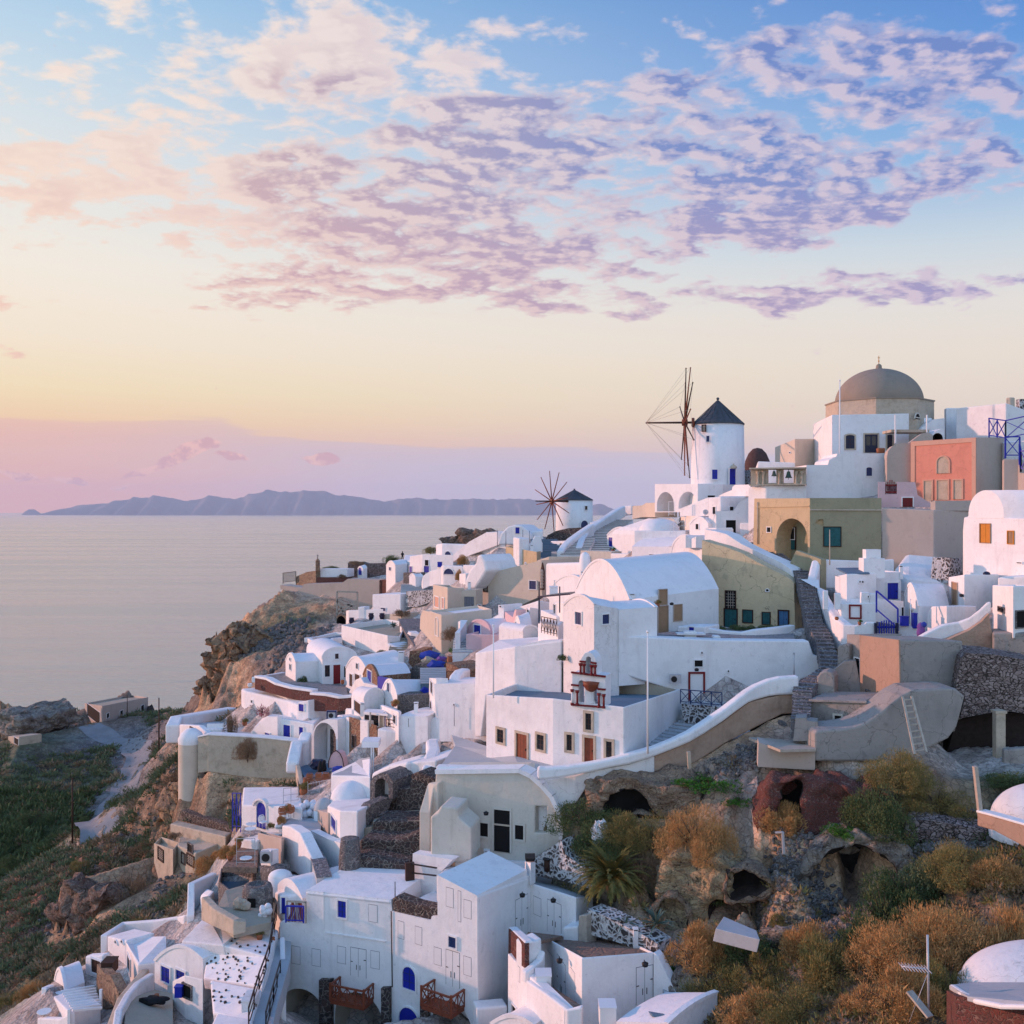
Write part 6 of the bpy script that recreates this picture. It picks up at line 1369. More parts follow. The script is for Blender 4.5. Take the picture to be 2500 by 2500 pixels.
def chair(label,x,y,d,rz=0,mat='tile_brown',group=None,frame='galv',sc=1.0):
 q=P(x,y,d);t=thing('cafe_chair',label,'chair',q,group)
 R_=Matrix.Rotation(rz,3,'Z');v=lambda a,b_,c_:q+R_@(Vector((a,b_,c_))*sc)
 for a,b_ in((-.22,-.22),(.22,-.22),(-.22,.22),(.22,.22)):bm=nb();tube(bm,v(a,b_,0),v(a*0.95,b_*0.95,0.45),0.025,n=6);obj('leg',bm,frame,t)
 bm=nb();box(bm,v(0,0,0.46),(0.5*sc,0.5*sc,0.06),rz);obj('seat',bm,mat,t)
 bm=nb();pp=[v(-.25,.22,.45),v(-.27,.25,.75),v(-.15,.27,.92),v(.15,.27,.92),v(.27,.25,.75),v(.25,.22,.45)]
 for a,b_ in zip(pp,pp[1:]):tube(bm,a,b_,0.03,n=6)
 box(bm,v(0,.25,.68),(0.42*sc,0.04,0.34*sc),rz);obj('backrest',bm,mat,t)
round_table('round white cafe table in front of the blue arched door, the nearer one',183,512,578,76.5);round_table('round white cafe table beside the blue arched door, the farther one',188,478,540,79)
chair('white curved chair beside the blue arched door',275,510,77.5,0.8,'white_paint')
chair('left wicker chair on the cafe balcony below the arched-door house',415,450,77,0.4,'terracotta','wicker chairs on the cafe balcony');chair('right wicker chair on the cafe balcony below the arched-door house',468,440,77.5,-0.3,'terracotta','wicker chairs on the cafe balcony')
slab('narrow cafe balcony with wicker chairs',[(385,490,76.5),(520,480,77.5),(530,350,82),(430,350,82)],th=0.3,mat='paving',name='balcony',cat='balcony')
rail('grey metal rail behind the cafe balcony',[(422,335,80),(530,320,82)],1.2,'galv',style='mid',spacing=1.2,w=0.04)
rail('metal rail at the front of the pink cafe terrace',[(600,300,82),(765,262,84)],1.2,'galv',style='mid',spacing=1.3,w=0.04)
house('white step block in front of the arched door house',[(108,590,76),(228,600,74.5)],660,back=2.5,roof='slab',name='step_block',cat='steps')
slab('pink paved terrace with a thin rail in the lower left',[(-20,790,69.5),(230,795,69),(242,655,75),(95,650,76),(20,740,72)],th=0.4,mat='tile_brown',name='terrace',cat='terrace')
rail('thin metal rail round the pink paved terrace',[(82,790,69.8),(215,788,69.4)],1.9,'galv',style='mid',spacing=1.5,w=0.035)
house('roofless grey concrete enclosure beside the cafe terrace',[(236,545,76),(408,500,73.5)],680,back=3,roof='flat',parapet=1.2,mat='stone_gray',rmat='roof_gray')if False else house('roofless grey concrete enclosure beside the cafe terrace',[(236,545,75),(408,590,71),(430,575,73)],700,back=0,roof='flat',parapet=1.0,mat='beige',rmat='roof_gray',bev=0.03)
house('white niche block holding an air conditioner',[(258,668,70),(330,672,68.6),(388,660,70)],770,back=0,roof='slab',bev=0.04)
t=thing('air_conditioner','grey air conditioner in the white niche below the concrete enclosure','air conditioner',P(298,755,68.5));q=P(298,718,68.7);bm=nb();box(bm,q,(0.75,0.4,0.75));obj('casing',bm,'galv',t,bev=0.03)
bm=nb();tube(bm,q+Vector((0,-0.19,0)),q+Vector((0,-0.24,0)),0.27,n=18);obj('fan_grille',bm,'iron',t)
outline_block('big lit white triangular wall beside the narrow grey stairs',[(380,700),(410,600),(412,492),(470,500),(540,548),(692,868),(650,900),(600,900),(500,830),(400,830)],75,66.5,0.8,name='stair_wall',cat='wall',bev=0.08)
dome('lit lumpy white dome at the foot of the triangular wall',400,860,85,48,67,base=1.2,sy_=0.8,mat='white')
stairs('narrow grey stairs between two white walls',[(718,862,64.5),(680,740,68),(598,590,72.5)],0.95,16,mat='roof_gray',tread='step_stone')
outline_block('white stair side wall below the octagonal house',[(618,580),(620,528),(745,590),(838,620),(835,790),(760,830),(740,800),(640,640)],73,69,0.6,mat='white',name='stair_wall',cat='wall')
slab('grey flat roof at the head of the narrow stairs',[(412,495,75),(560,590,71.5),(690,560,73),(700,440,79),(520,400,81)],th=0.3,mat='roof_gray',name='flat_roof',cat='roof')
wallpath('lumpy white parapet at the head of the narrow stairs',[(415,480,520,76),(430,445,500,78),(520,432,480,79),(595,440,480,79)],th=0.6,bev=0.2)
wallpath('grey parapet round the cloth pile',[(515,318,440,82),(640,295,380,84),(780,280,340,85)],th=0.4,mat='limestone')
bm=nb()
for k in range(26):bmesh.ops.create_icosphere(bm,subdivisions=2,radius=random.uniform(0.2,0.36),matrix=Matrix.Translation(P(random.uniform(565,665),random.uniform(335,395),80)+Vector((0,random.uniform(-1,1),0))))
tag(obj('sack_pile',bm,'cloth_white',smooth=True),'heap of crumpled white sacks behind the octagonal house','sacks')
t=house('octagonal white house with a lit face and blue window',[(742,348,75),(833,384,70.5),(960,388,69.5),(1055,340,72)],640,back=0,roof='slab',bev=0.1,hidden=[(1055,290,78),(800,290,80)],ops=[('bw',773,434,808,518)])
dome('broad white dome behind the octagonal house',915,300,150,132,79,base=1.5,sy_=0.9)
house('brown rendered shed wall left of the octagonal house',[(648,372,79),(746,402,74)],585,back=3,roof='slab',mat='beige',bev=0.05)
dome('grey lumpy cistern dome left of the octagonal house',715,375,70,85,78.5,mat='roof_gray',base=2)
t,fc,inn=outline_block('grey arched masonry niche beside the broad dome',[(1052,335),(1050,185),(1075,135),(1125,110),(1180,120),(1215,170),(1215,300),(1190,330)],74,73,3,mat='stone_gray',holes=[(1085,1185,150,300,1.0)],recess=1.2,backm='white_worn',sidem='stone_gray',name='niche',cat='niche')
for lb,pts,d0,d1,dep in(('upper dark masonry terrace with rough steps beside the arched niche',[(1175,395),(1180,260),(1250,225),(1330,215),(1350,120),(1400,100),(1525,150),(1525,390)],74,72,3),('curved dark masonry terrace wall in the middle',[(1065,590),(1068,470),(1110,455),(1300,462),(1490,455),(1500,600),(1300,610)],70,69,2.5),('broad dark masonry terrace wall below the curved one',[(972,730),(975,600),(1000,588),(1200,600),(1300,585),(1400,540),(1480,570),(1475,700),(1380,760),(1320,760),(1180,745)],68,67,2.5),('lowest dark masonry terrace wall above the white roof',[(900,870),(915,725),(1000,712),(1180,745),(1325,765),(1320,920)],66.5,65.5,2.5)):
 outline_block(lb,pts,d0,d1,dep,mat='stone_dark',name='masonry_terrace',cat='terrace',bev=0.15)
slab('sandy terrace ledge above the curved masonry wall',[(1070,462,70.3),(1495,455,69),(1500,370,72.5),(1180,392,73.5),(1090,430,72.5)],th=0.3,mat='sand_render',name='terrace',cat='terrace')
slab('grey ledge above the broad masonry wall',[(975,600,68.3),(1200,598,68),(1400,545,67.4),(1490,590,68.5),(1068,560,70)],th=0.3,mat='sand_render',name='terrace',cat='terrace')
outline_block('curved grey block wall around the spiral steps',[(963,610),(970,520),(1000,420),(1060,340),(1180,290),(1215,300),(1180,380),(1100,420),(1030,500),(1000,590)],70.5,73,0.8,mat='stone_gray',name='block_wall',cat='wall')
bm=nb();q=P(905,780,66.5);t=thing('bastion','round pale stone bastion at the foot of the masonry terraces','bastion',q)
lathe(bm,q,[(0.75,-2),(0.72,0.6),(0.6,1.75),(0.45,1.8),(0.001,1.75)],24);obj('bastion_wall',bm,'stone_gray',t)
outline_block('small stepped grey stones inside the curved block wall',[(1000,600),(1010,510),(1060,500),(1066,600)],70.8,70.2,1.5,mat='sand_render',name='steps',cat='steps')
outline_block('white vault above the masonry terraces',[(1055,260),(1060,110),(1180,55),(1320,30),(1325,160),(1300,200),(1215,225)],78,75,3,name='house',cat='house',bev=0.2)
house('white wall wing right of the vault above the masonry',[(1320,36,75.5),(1530,20,74)],120,back=5,roof='slab')
R9()
t,fc,inn=outline_block('cream plastered cave house ruin with a quarter-round wall and black openings',[(165,680),(165,400),(190,92),(800,95),(880,135),(960,205),(1030,285),(1078,380),(1098,480),(1100,600),(1060,640),(860,760),(165,760)],67.5,64.5,2.5,mat='ruin_cream',name='cave_house',cat='ruin',bev=0.1,ops=[('cd',614,378,730,680),('cw',513,472,571,570),('cw',767,488,828,592)],holes=[[(910,545),(995,545),(995,355),(910,352)]],recess=1.0,backm='cave_dark',sidem='ruin_cream')
bm=nb();pp=[(190,100),(800,92),(880,130),(960,200),(1030,280),(1078,378),(1100,480),(1102,590)]
for a,b_ in zip(pp,pp[1:]):bar(bm,fc.pt(*fc.hit(*a),-0.5),fc.pt(*fc.hit(*b_),-0.5),1.3,0.28)
obj('coping',bm,'white',t)
outline_block('cream oven block with a square chimney top in front of the cave house',[(150,760),(150,430),(200,400),(225,350),(352,365),(352,430),(445,510),(445,740),(380,760)],63.8,63.2,2.2,mat='ruin_cream',name='oven',cat='oven',bev=0.12)
house('cream side wall of the oven block',[(440,520,63.4),(492,440,65.5)],700,back=1,roof='slab',mat='ruin_cream',ops=[('cw',466,490,478,610)])
wallpath('pale buttress strip at the left of the cave house',[(150,400,720,66.5),(175,200,720,67),(205,180,720,66.8)],th=0.8,mat='ruin_cream',name='buttress')
outline_block('whitewashed rubble slope above the grey-green roof',[(860,760),(1040,640),(1100,598),(1130,700),(1340,860),(1340,960),(1000,860),(920,860)],63,60,1.5,mat='stone_whitewash',name='rubble_slope',cat='wall')
R8()
t=house('lit white barrel room with a narrow blue door above the long stairs',[(346,965,67),(420,1010,64.2),(590,985,64)],1200,back=0,roof='slab',bev=0.1,hidden=[(640,860,69),(430,838,71)],ops=[('bd',410,1012,438,1128)])
house('rounded white roof hump over the lit barrel room',[(352,970,66.8),(560,1020,63.5)],1040,back=5.5,roof='vault',apex=875,nocap=True)
rail('purple-blue picket railing of the small balcony with stacked planks',[(440,1195,61.9),(568,1200,61.5)],1.0,'blue',style='bars',spacing=1.3,w=0.08)
t=thing('plank_pile','leaning stack of brown planks on the small balcony','planks',P(520,1190,62.6))
for k in range(9):bm=nb();x=455+k*14;bar(bm,P(x,1190,62.3+0.05*k),P(x+random.uniform(-30,60),1050+random.uniform(-10,25),62.8),0.16,0.05);obj('plank',bm,['brown_wood','pale_wood'][k%2],t)
for(a,b_)in(((448,1190),(448,1040)),((585,1200),(585,1045)),((448,1040),(585,1048))):bm=nb();bar(bm,P(*a,62.2),P(*b_,62.2),0.1);obj('frame',bm,'pale_wood',t)
R8();d0,d1=63.2,60.2
fcx=None
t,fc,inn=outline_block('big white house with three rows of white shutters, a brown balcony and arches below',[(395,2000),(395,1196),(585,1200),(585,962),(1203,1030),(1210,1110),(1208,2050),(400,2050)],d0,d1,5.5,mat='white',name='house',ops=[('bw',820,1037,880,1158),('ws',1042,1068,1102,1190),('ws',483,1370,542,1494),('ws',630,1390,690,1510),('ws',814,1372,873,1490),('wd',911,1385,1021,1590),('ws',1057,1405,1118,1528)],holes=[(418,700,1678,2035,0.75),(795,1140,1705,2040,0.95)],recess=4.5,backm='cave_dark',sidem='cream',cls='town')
def on(f,x,y,off=0.0):return f.pt(*f.hit(x,y),off)
bm=nb();A=[on(fc,585,962,0.05),on(fc,1206,1030,0.05),P(1320,905,66),P(1180,880,67.5),P(960,855,68.5),P(830,842,70),P(700,880,68)]
vs_=[bm.verts.new(p)for p in A];v2=[bm.verts.new(p-Vector((0,0,0.3)))for p in A]
f_=bmesh.ops.triangle_fill if False else None
bm.faces.new(vs_);bm.faces.new(v2[::-1])
for i in range(len(A)):bm.faces.new([vs_[i],vs_[(i+1)%len(A)],v2[(i+1)%len(A)],v2[i]])
rn(bm);obj('roof',bm,'white_roof',t,bev=0.15)
bm=nb();bar(bm,on(fc,737,1268,0.03),on(fc,1165,1330,0.03),0.08,0.06);bar(bm,on(fc,716,970,0.02),on(fc,716,1255,0.02),0.05,0.04);obj('wall_ledge',bm,'white',t)
t2,fc2,inn2=outline_block('white house with blue arched window and door and a brown balcony',[(1208,2050),(1209,1112),(1490,1180),(1498,1150),(1540,1150),(1540,850),(1826,1000),(1840,2060)],60.2,56.6,5.0,mat='white',name='house',ops=[('ws',1255,1188,1296,1311),('ws',1379,1228,1426,1354),('bv',1624,1298,1678,1376),('ws',1516,1380,1567,1502),('wd',1603,1405,1699,1660),('ws',1731,1446,1784,1578),('ws',1604,946,1654,1082),('ws',1690,968,1709,1188),('ws',1733,1035,1784,1163),('bw',1291,1516,1384,1680,1.0),('bd',1265,1812,1408,2045,1.0)],holes=[(1503,1788,1768,2045,1.0)],recess=3.0,backm='cream',sidem='cream')
for nm,f,x0,x1,y0,dd in(('dark rubble pilaster between the first two arches',fc,702,788,1597,0.35),('dark rubble pilaster between the second arch and the blue door',fc,1148,1207,1657,0.3),('narrow dark rubble pilaster right of the blue arched door',fc2,1432,1490,1747,0.25)):
 bm=nb();A=[on(f,x0,2045,dd),on(f,x1,2045,dd),on(f,x1,y0,dd),on(f,x0,y0,dd)];B=[on(f,x0,2045,-0.2),on(f,x1,2045,-0.2),on(f,x1,y0,-0.2),on(f,x0,y0,-0.2)]
 a_=[bm.verts.new(p)for p in A];b2=[bm.verts.new(p)for p in B];bm.faces.new(a_);bm.faces.new(b2[::-1])
 for i in range(4):bm.faces.new([a_[i],a_[(i+1)%4],b2[(i+1)%4],b2[i]])
 rn(bm);obj('pilaster',bm,'stone_dark',t if f is fc else t2,label=nm)
def balcony(label,f,x0,x1,ytop,ybot,depth,parent):
 t=parent;a,b_=on(f,x0,ybot),on(f,x1,ybot);n=Vector((f.n.x,f.n.y,0));h=on(f,x0,ytop).z-a.z
 b_=Vector((b_.x,b_.y,a.z))
 o1,o2=a+n*depth,b_+n*depth
 root=obj('balcony',(lambda bm:(box(bm,(a+b_)/2+n*depth/2-Vector((0,0,0.1)),((b_-a).length,depth,0.22),math.atan2(f.u.y,f.u.x)),bm)[1])(nb()),'brown_wood',t,label)
 bm=nb();up=Vector((0,0,h))
 for p,q in((a,o1),(o1,o2),(o2,b_)):
  bar(bm,p+up,q+up,0.12,0.08);bar(bm,p+up*0.12,q+up*0.12,0.08,0.07)
  L=(q-p).length;m_=max(1,round(L/0.62))
  for k in range(m_+1):box(bm,p.lerp(q,k/m_)+up/2,(0.07,0.07,h))
  for k in range(m_):
   c0,c1=p.lerp(q,k/m_),p.lerp(q,(k+1)/m_);bar(bm,c0+up*0.12,c1+up,0.045);bar(bm,c0+up,c1+up*0.12,0.04)
 for p in(o1,o2):box(bm,p+up*0.55,(0.13,0.13,h*1.15))
 obj('balustrade',bm,'brown_wood',root)
balcony('brown timber balcony with crossed rails over the second arch',fc,835,1075,1590,1700,1.1,t)
balcony('brown timber balcony with crossed rails beside the blue arched window',fc2,1520,1735,1610,1735,1.2,t2)
for k,(f,x0,y0,x1,y1,pr)in enumerate(((fc,1207,1110,1215,1660,t),)):bm=nb();tube(bm,on(f,x0,y0,0.06),on(f,x1,y1,0.06),0.03);obj('cable',bm,'iron',pr)
outline_block('rounded rubble parapet above the white shuttered fronts',[(1212,1110),(1212,1020),(1240,1008),(1380,1060),(1540,1095),(1545,1145),(1495,1150),(1488,1182)],60.1,58.4,0.8,mat='stone_dark',name='rubble_parapet',cat='wall',bev=0.08)
outline_block('recessed white wall with dark joints behind the rubble parapet',[(1300,1110),(1355,1060),(1360,695),(1650,740),(1535,860),(1535,1110)],64.3,62.5,0.8,name='garden_wall',cat='wall')
t3=thing('timber_post','weathered dark timber door post behind the rubble parapet','post',P(1342,1035,63.4));bm=nb();bar(bm,P(1342,1040,63.4),P(1338,760,63.6),0.55,0.3);obj('post_shaft',bm,'dark_wood',t3);bm=nb();bar(bm,P(1350,770,63.5),P(1535,800,62),0.08);bar(bm,P(1355,835,63.5),P(1530,855,62),0.08);obj('cable',bm,'iron',t3)
slab('dark roof floor behind the rubble parapet',[(1250,1050,61.5),(1500,1115,59.8),(1535,1050,62.5),(1340,1020,64.5)],th=0.2,mat='dark_wood',name='flat_roof',cat='roof')
R9()
house('upper right white block with a rounded roof and white door',[(198,850,61.0),(490,1002,56.6),(882,860,61)],1900,back=0,roof='slab',bev=0.12,hidden=[(860,705,67),(560,690,69),(400,682,70)],skirt=0.5,ops=[('wd',769,1012,857,1280)])
slab('bulging white roof of the upper right block',[(205,850,60.9),(489,1000,56.7),(700,905,59),(880,850,61),(838,700,67.5),(420,678,70.2),(300,760,65)],th=0.25,mat='white_roof',name='flat_roof',cat='roof',bev=0.1)
house('white wing with white doors under the grey-green flat roof',[(878,912,61),(1207,1018,58),(1330,1010,60)],1290,back=0,parapet=0.15,rmat='roof_gray',hidden=[(1300,900,66),(1000,820,68),(925,830,66)],bev=0.06,ops=[('ws',900,1014,953,1142),('wd',1001,1048,1099,1284)])
house('square white chimney on the corner of the rounded roof',[(836,752,62),(878,762,60.5),(914,756,61)],905,back=0,roof='slab',bev=0.03,name='chimney',cat='chimney',skirt=0.2)
crate('dark chimney cowl on the square white chimney',842,738,908,754,60.8,'iron','cowl','cowl',0.9)
t=thing('stove_pipe','rusty stove pipe on the grey-green roof','pipe',P(997,820,62));bm=nb();tube(bm,P(997,822,62),P(996,738,62),0.18,n=14);obj('pipe',bm,'dark_wood',t);bm=nb();tube(bm,P(996,738,62),P(996,730,62),0.26,n=14);obj('cap',bm,'iron',t)
def lamp(label,x,y,d):
 q=P(x,y,d);t=thing('wall_lamp',label,'lamp',q);bm=nb();tube(bm,q+Vector((0,0.25,0.05)),q+Vector((0,-0.1,0.1)),0.03);obj('bracket',bm,'iron',t);bm=nb();lathe(bm,q+Vector((0,-0.1,-0.12)),[(0.001,0),(0.14,0.02),(0.17,0.18),(0.06,0.24),(0.001,0.25)],12);obj('lamp_shade',bm,'iron',t)
lamp('dark wall lamp above the inner white door of the upper right block',818,992,59.5);lamp('dark wall lamp above the white door under the grey-green roof',1042,1030,58.8);lamp('dark wall lamp above the white door of the lower right cube',1707,1492,51.0);lamp('dark wall lamp on the lit side of the lower right cube',1088,1466,53)
house('pale stone post beside the white stair block',[(1225,1145,57),(1282,1140,56.5)],1255,back=0.8,roof='slab',mat='pale_wood',bev=0.05,name='post',cat='post')
house('small white step beside the doors under the grey-green roof',[(1112,1232,57.5),(1222,1222,57)],1290,back=1.2,roof='slab',name='step',cat='steps')
slab('brown tiled landing between the white doors',[(815,1340,55.5),(920,1335,55),(1110,1290,57),(860,1262,59.5)],th=0.2,mat='tile_brown',name='landing',cat='landing')
outline_block('dark red slatted panel in a white stair parapet',[(716,1440),(718,1240),(835,1350),(835,1525)],56.6,53.8,0.25,mat='stone_red',name='slatted_panel',cat='panel')
wallpath('white coping wall above the dark red slatted panel',[(716,1228,1262,56.8),(836,1335,1362,53.9)],th=0.5)
house('white stair block right of the slatted panel',[(836,1362,54),(960,1310,54.5)],1560,back=1.0,roof='slab')
wallpath('white lumpy wall edge sloping beside the lit cube',[(845,1560,1640,53.2),(900,1520,1640,53.5),(960,1470,1640,54),(985,1400,1600,54.3)],th=0.4)
t=house('lower right white cube with a lit left side, brown flat roof and white doors',[(962,1292,58),(1250,1456,51),(1775,1412,52.5)],1860,back=0,parapet=0.12,rim=0.2,rmat='tile_brown',bev=0.05,ops=[('ws',1002,1418,1034,1562),('wd',1072,1468,1130,1788),('ws',1167,1542,1199,1672),('wd',1646,1514,1764,1784)],skirt=1.0)
outline_block('white stair wall dropping right of the lower cube',[(1770,1900),(1772,1412),(1800,1440),(1960,1760),(2010,1900)],52.4,51.0,0.5,name='stair_wall',cat='wall')
stairs('stone stairs dropping along the right of the lower cube',[(1990,1900,49.5),(1930,1680,52),(1850,1450,55.5)],1.3,15,mat='stone_gray',tread='roof_gray')
wallpath('white terrace parapet running down in front of the lit cube',[(843,1615,1900,53),(985,1712,1950,51),(1140,1830,2000,49.2),(1250,1810,2000,49.0)],th=0.35)
outline_block('lower white front wall with a small triangular opening',[(712,2000),(712,1420),(845,1560),(1125,1830),(1122,2010)],56.0,49.3,0.5,name='garden_wall',cat='wall',ops=[('ws',782,1515,800,1620),('vo',748,1800,778,1872)],bev=0.05)
slab('narrow brown floor between parapet and lit cube',[(850,1600,54),(1140,1815,49.6),(1250,1800,50),(1010,1640,54.5),(940,1580,56.5)],th=0.3,mat='tile_brown',name='landing',cat='landing')
crate('tall white cabinet on the narrow terrace',918,1590,1028,1715,52.5,'white_paint','cabinet','cabinet',0.9);crate('white box at the foot of the lower cube',1382,1822,1500,1960,48,'white_paint','cabinet','cabinet',0.9)
house('bottom white vault with blue-grey skylights',[(1500,1915,47.5),(1880,1925,45.5)],2010,back=4,roof='long',apex=1800)
slab('left blue-grey skylight on the bottom white vault',[(1700,1815,48.6),(1760,1862,46.6),(1850,1862,46.5),(1800,1812,48.6)],th=0.12,mat='roof_blue',name='skylight',cat='skylight')
house('low white vault at the very bottom centre',[(590,1930,53),(900,1935,51)],2010,back=4,roof='vault',apex=1872)
house('grey-shaded white step block left of the bottom vault',[(490,1820,55.5),(712,1800,56)],2010,back=1.0,roof='slab')
outline_block('black and white rubble retaining wall right of the brown roof',[(1282,1250),(1290,1100),(1400,1140),(1560,1220),(1700,1290),(1798,1350),(1800,1440),(1700,1410),(1480,1330),(1330,1290)],57,53.5,1.2,mat='stone_whitewash',name='rubble_wall',cat='wall')
R8()
slab('grey rubble yard with a stone oven',[(-80,1130,63),(60,1250,60),(330,1190,62),(350,930,68.5),(210,900,69.5),(0,960,67)],th=0.5,mat='sand_render',name='yard',cat='yard')
house('grey concrete basin above the rubble yard',[(-50,900,70),(20,960,67.5),(215,915,68.5)],1040,back=0,roof='flat',parapet=0.8,mat='stone_gray',rmat='roof_blue',hidden=[(205,800,73),(-30,800,75)],bev=0.04)
house('lumpy grey rock wall behind the stone oven',[(210,790,69.5),(340,800,67.5)],1040,back=1.5,roof='slab',mat='stone_gray',bev=0.3)
bm=nb();q=P(235,1060,65);t=thing('stone_oven','round grey stone oven with a black mouth in the rubble yard','oven',q);lathe(bm,q,[(0.95,-0.3),(0.95,0.9),(0.85,1.2),(0.5,1.3),(0.45,1.15),(0.001,1.15)],20);obj('oven_body',bm,'stone_gray',t)
bm=nb();box(bm,q+Vector((-0.15,-0.93,0.4)),(0.5,0.15,0.6));obj('mouth',bm,'void',t)
wallpath('long rough grey kerb wall in front of the rubble yard',[(-175,1010,1180,64),(-100,1090,1220,62),(60,1180,1290,59.8),(150,1190,1270,60)],th=0.5,mat='limestone')
bm=nb()
for k in range(14):bmesh.ops.create_icosphere(bm,subdivisions=1,radius=random.uniform(0.15,0.4),matrix=Matrix.Translation(P(random.uniform(70,150),random.uniform(1040,1080),63.5)))
tag(obj('stone_heap',bm,'limestone'),'small heap of pale stones beside the round oven','stones')
bm=nb()
for k in range(10):bmesh.ops.create_icosphere(bm,subdivisions=2,radius=random.uniform(0.13,0.26),matrix=Matrix.Translation(P(290+random.uniform(-35,25),1150-k*8,62.8)))
tag(obj('sack_pile',bm,'cloth_white',smooth=True),'white plastic sacks in the corner of the rubble yard','sacks')
stairs('long pale stairs with metal handrails left of the big white house',[(215,2010,50),(270,1800,53.5),(340,1590,57.5),(378,1460,60),(385,1310,63.5)],1.5,26,mat='roof_gray',tread='roof_gray')
rail('brown metal handrail on the left of the long pale stairs',[(170,1960,50.5),(245,1700,54.5),(295,1560,57),(320,1480,59),(370,1180,65)],1.0,'dark_wood',style='mid',spacing=2.0,w=0.06)
rail('dark metal handrail on the right of the long pale stairs',[(295,1990,50.5),(350,1780,54),(400,1600,58)],1.0,'iron',style='mid',spacing=2.0,w=0.06)
wallpath('white wall side along the long pale stairs',[(395,1300,2010,62),(402,1620,2010,58),(395,1660,2010,57),(375,1820,2010,54)][:2],th=0.3)
def slope(label,quads,mat='white',name='sloped_roof',cat='roof',th=0.8,dots=None):
 t=None
 ps=[P(*p)for p in quads];c_=sum(ps,Vector())/len(ps);t=thing(name,label,cat,(c_.x,c_.y,min(p.z for p in ps)))
 bm=nb();a_=[bm.verts.new(p)for p in ps];b2=[bm.verts.new(p-Vector((0,-0.3,th)))for p in ps];bm.faces.new(a_);bm.faces.new(b2[::-1]);n=len(ps)
 for i in range(n):bm.faces.new([a_[i],a_[(i+1)%n],b2[(i+1)%n],b2[i]])
 rn(bm);obj('roof_surface',bm,mat,t,bev=0.1)
 if dots:
  bm=nb()
  for(u,v)in dots:
   p=ps[0].lerp(ps[1],u).lerp(ps[3].lerp(ps[2],u),v);r=random.uniform(0.05,0.10)
   bmesh.ops.create_icosphere(bm,subdivisions=1,radius=r,matrix=Matrix.Translation(p+Vector((0,0,0.03)))@Matrix.Rotation(random.random()*3,4,'Y'))
  tag(obj('embedded_stones',bm,'stone_dark',t),kind='stuff')
 for p in ps:CTRL.append((p.x,p.y,p.z-2.5,'town',0))
 return t
random.seed(11)
def dotgrid(nx,ny,fill=0.75):return[((i+random.uniform(0.1,0.9))/nx,(j+random.uniform(0.1,0.9))/ny)for i in range(nx)for j in range(ny)if random.random()<fill]
slope('upper white stepped slope dotted with dark stones',[(-60,1350,60.5),(320,1450,58.2),(385,1250,63.5),(200,1175,65)],dots=[(u*0.8+0.1,v*0.3+0.05)for u,v in dotgrid(6,2)])
slope('middle white slope dotted with dark stones',[(-160,1600,59.0),(270,1660,55.2),(322,1450,58.2),(-120,1360,62)],dots=[(u,v*0.9)for u,v in dotgrid(10,6,0.7)])
slope('lower white slope dotted with dark stones',[(-90,1850,53.5),(190,1920,51),(262,1680,55),(-110,1610,58.0)],dots=[(u,0.25+v*0.6)for u,v in dotgrid(8,4,0.7)])
slope('white roof apron below the dotted slopes',[(-140,2010,49.5),(160,2020,49),(200,1900,51),(-60,1850,52.5)])
slope('broad pale roof above the dotted slopes',[(-320,1330,62),(-10,1360,60),(200,1180,65),(-60,1230,64),(-130,1130,66.5)],mat='white_worn')
house('low white wall cubes on top of the dotted slope',[(150,1180,64.8),(180,1172,63.6),(350,1250,62)],1300,back=0,roof='slab',bev=0.15,hidden=[(360,1190,64.5),(200,1165,66)])
t=thing('potted_plant','terracotta pot with a bushy plant at the top of the dotted slope','potted plant',P(250,1335,61.5));q=P(250,1335,61.5);bm=nb();lathe(bm,q,[(0.001,0),(0.14,0),(0.19,0.42),(0.22,0.47),(0.18,0.48),(0.001,0.45)],16);obj('pot',bm,'terracotta',t)
POTS=[(t,q+Vector((0,0,0.66)),0.30,'leaf_olive')]
crate('white cube vent on the lower dotted slope',118,1772,205,1850,52.5,'white_worn','vent','vent',1.2)
R7()
t=house('white house with a humped front, blue panes and a blue hatch',[(858,1580,63),(1125,1570,60.2)],1790,back=3.2,roof='vault',apex=1500,ops=[('bw',898,1614,946,1700),('bw',980,1635,1030,1690)])
house('white lower wing with a dark window beside the blue box',[(955,1690,60),(1025,1655,58.5),(1130,1680,57.5)],1910,back=0,roof='slab',bev=0.12,ops=[('sw',1018,1716,1064,1784)])
crate('bright blue wall box beside the dark window',968,1732,1008,1788,58.2,'blue','meter_box','box',0.4)
slab('dusty yard in the lower left with scattered tarps',[(690,1932,54),(700,1800,58),(860,1740,62),(960,1760,61),(960,1932,55.5)],th=0.5,mat='sand_render',name='yard',cat='yard')
bm=nb();bmesh.ops.create_icosphere(bm,subdivisions=3,radius=1.0)
for v in bm.verts:v.co*=1+0.2*math.sin(v.co.x*6+v.co.y*5)
bmesh.ops.scale(bm,verts=bm.verts,vec=(0.8,0.4,0.2));bmesh.ops.translate(bm,verts=bm.verts,vec=P(855,1800,58.3));tag(obj('tarpaulin',bm,'cloth_dark',smooth=True),'dark blue bundled tarpaulin lying in the dusty yard','tarpaulin')
wallpath('white wall curving round the dusty yard on its left',[(665,1960,2000,53),(680,1850,2000,55),(730,1760,1960,58),(780,1700,1800,60.5),(858,1650,1760,62.5)],th=0.4,mat='white_worn',cls='town')
house('lit white house block with a brown gate, left of the humped house',[(700,1475,70),(765,1600,65),(925,1580,66)],1690,back=0,roof='slab',bev=0.12,hidden=[(922,1440,70),(720,1450,73)],ops=[('rw',712,1560,726,1640)])
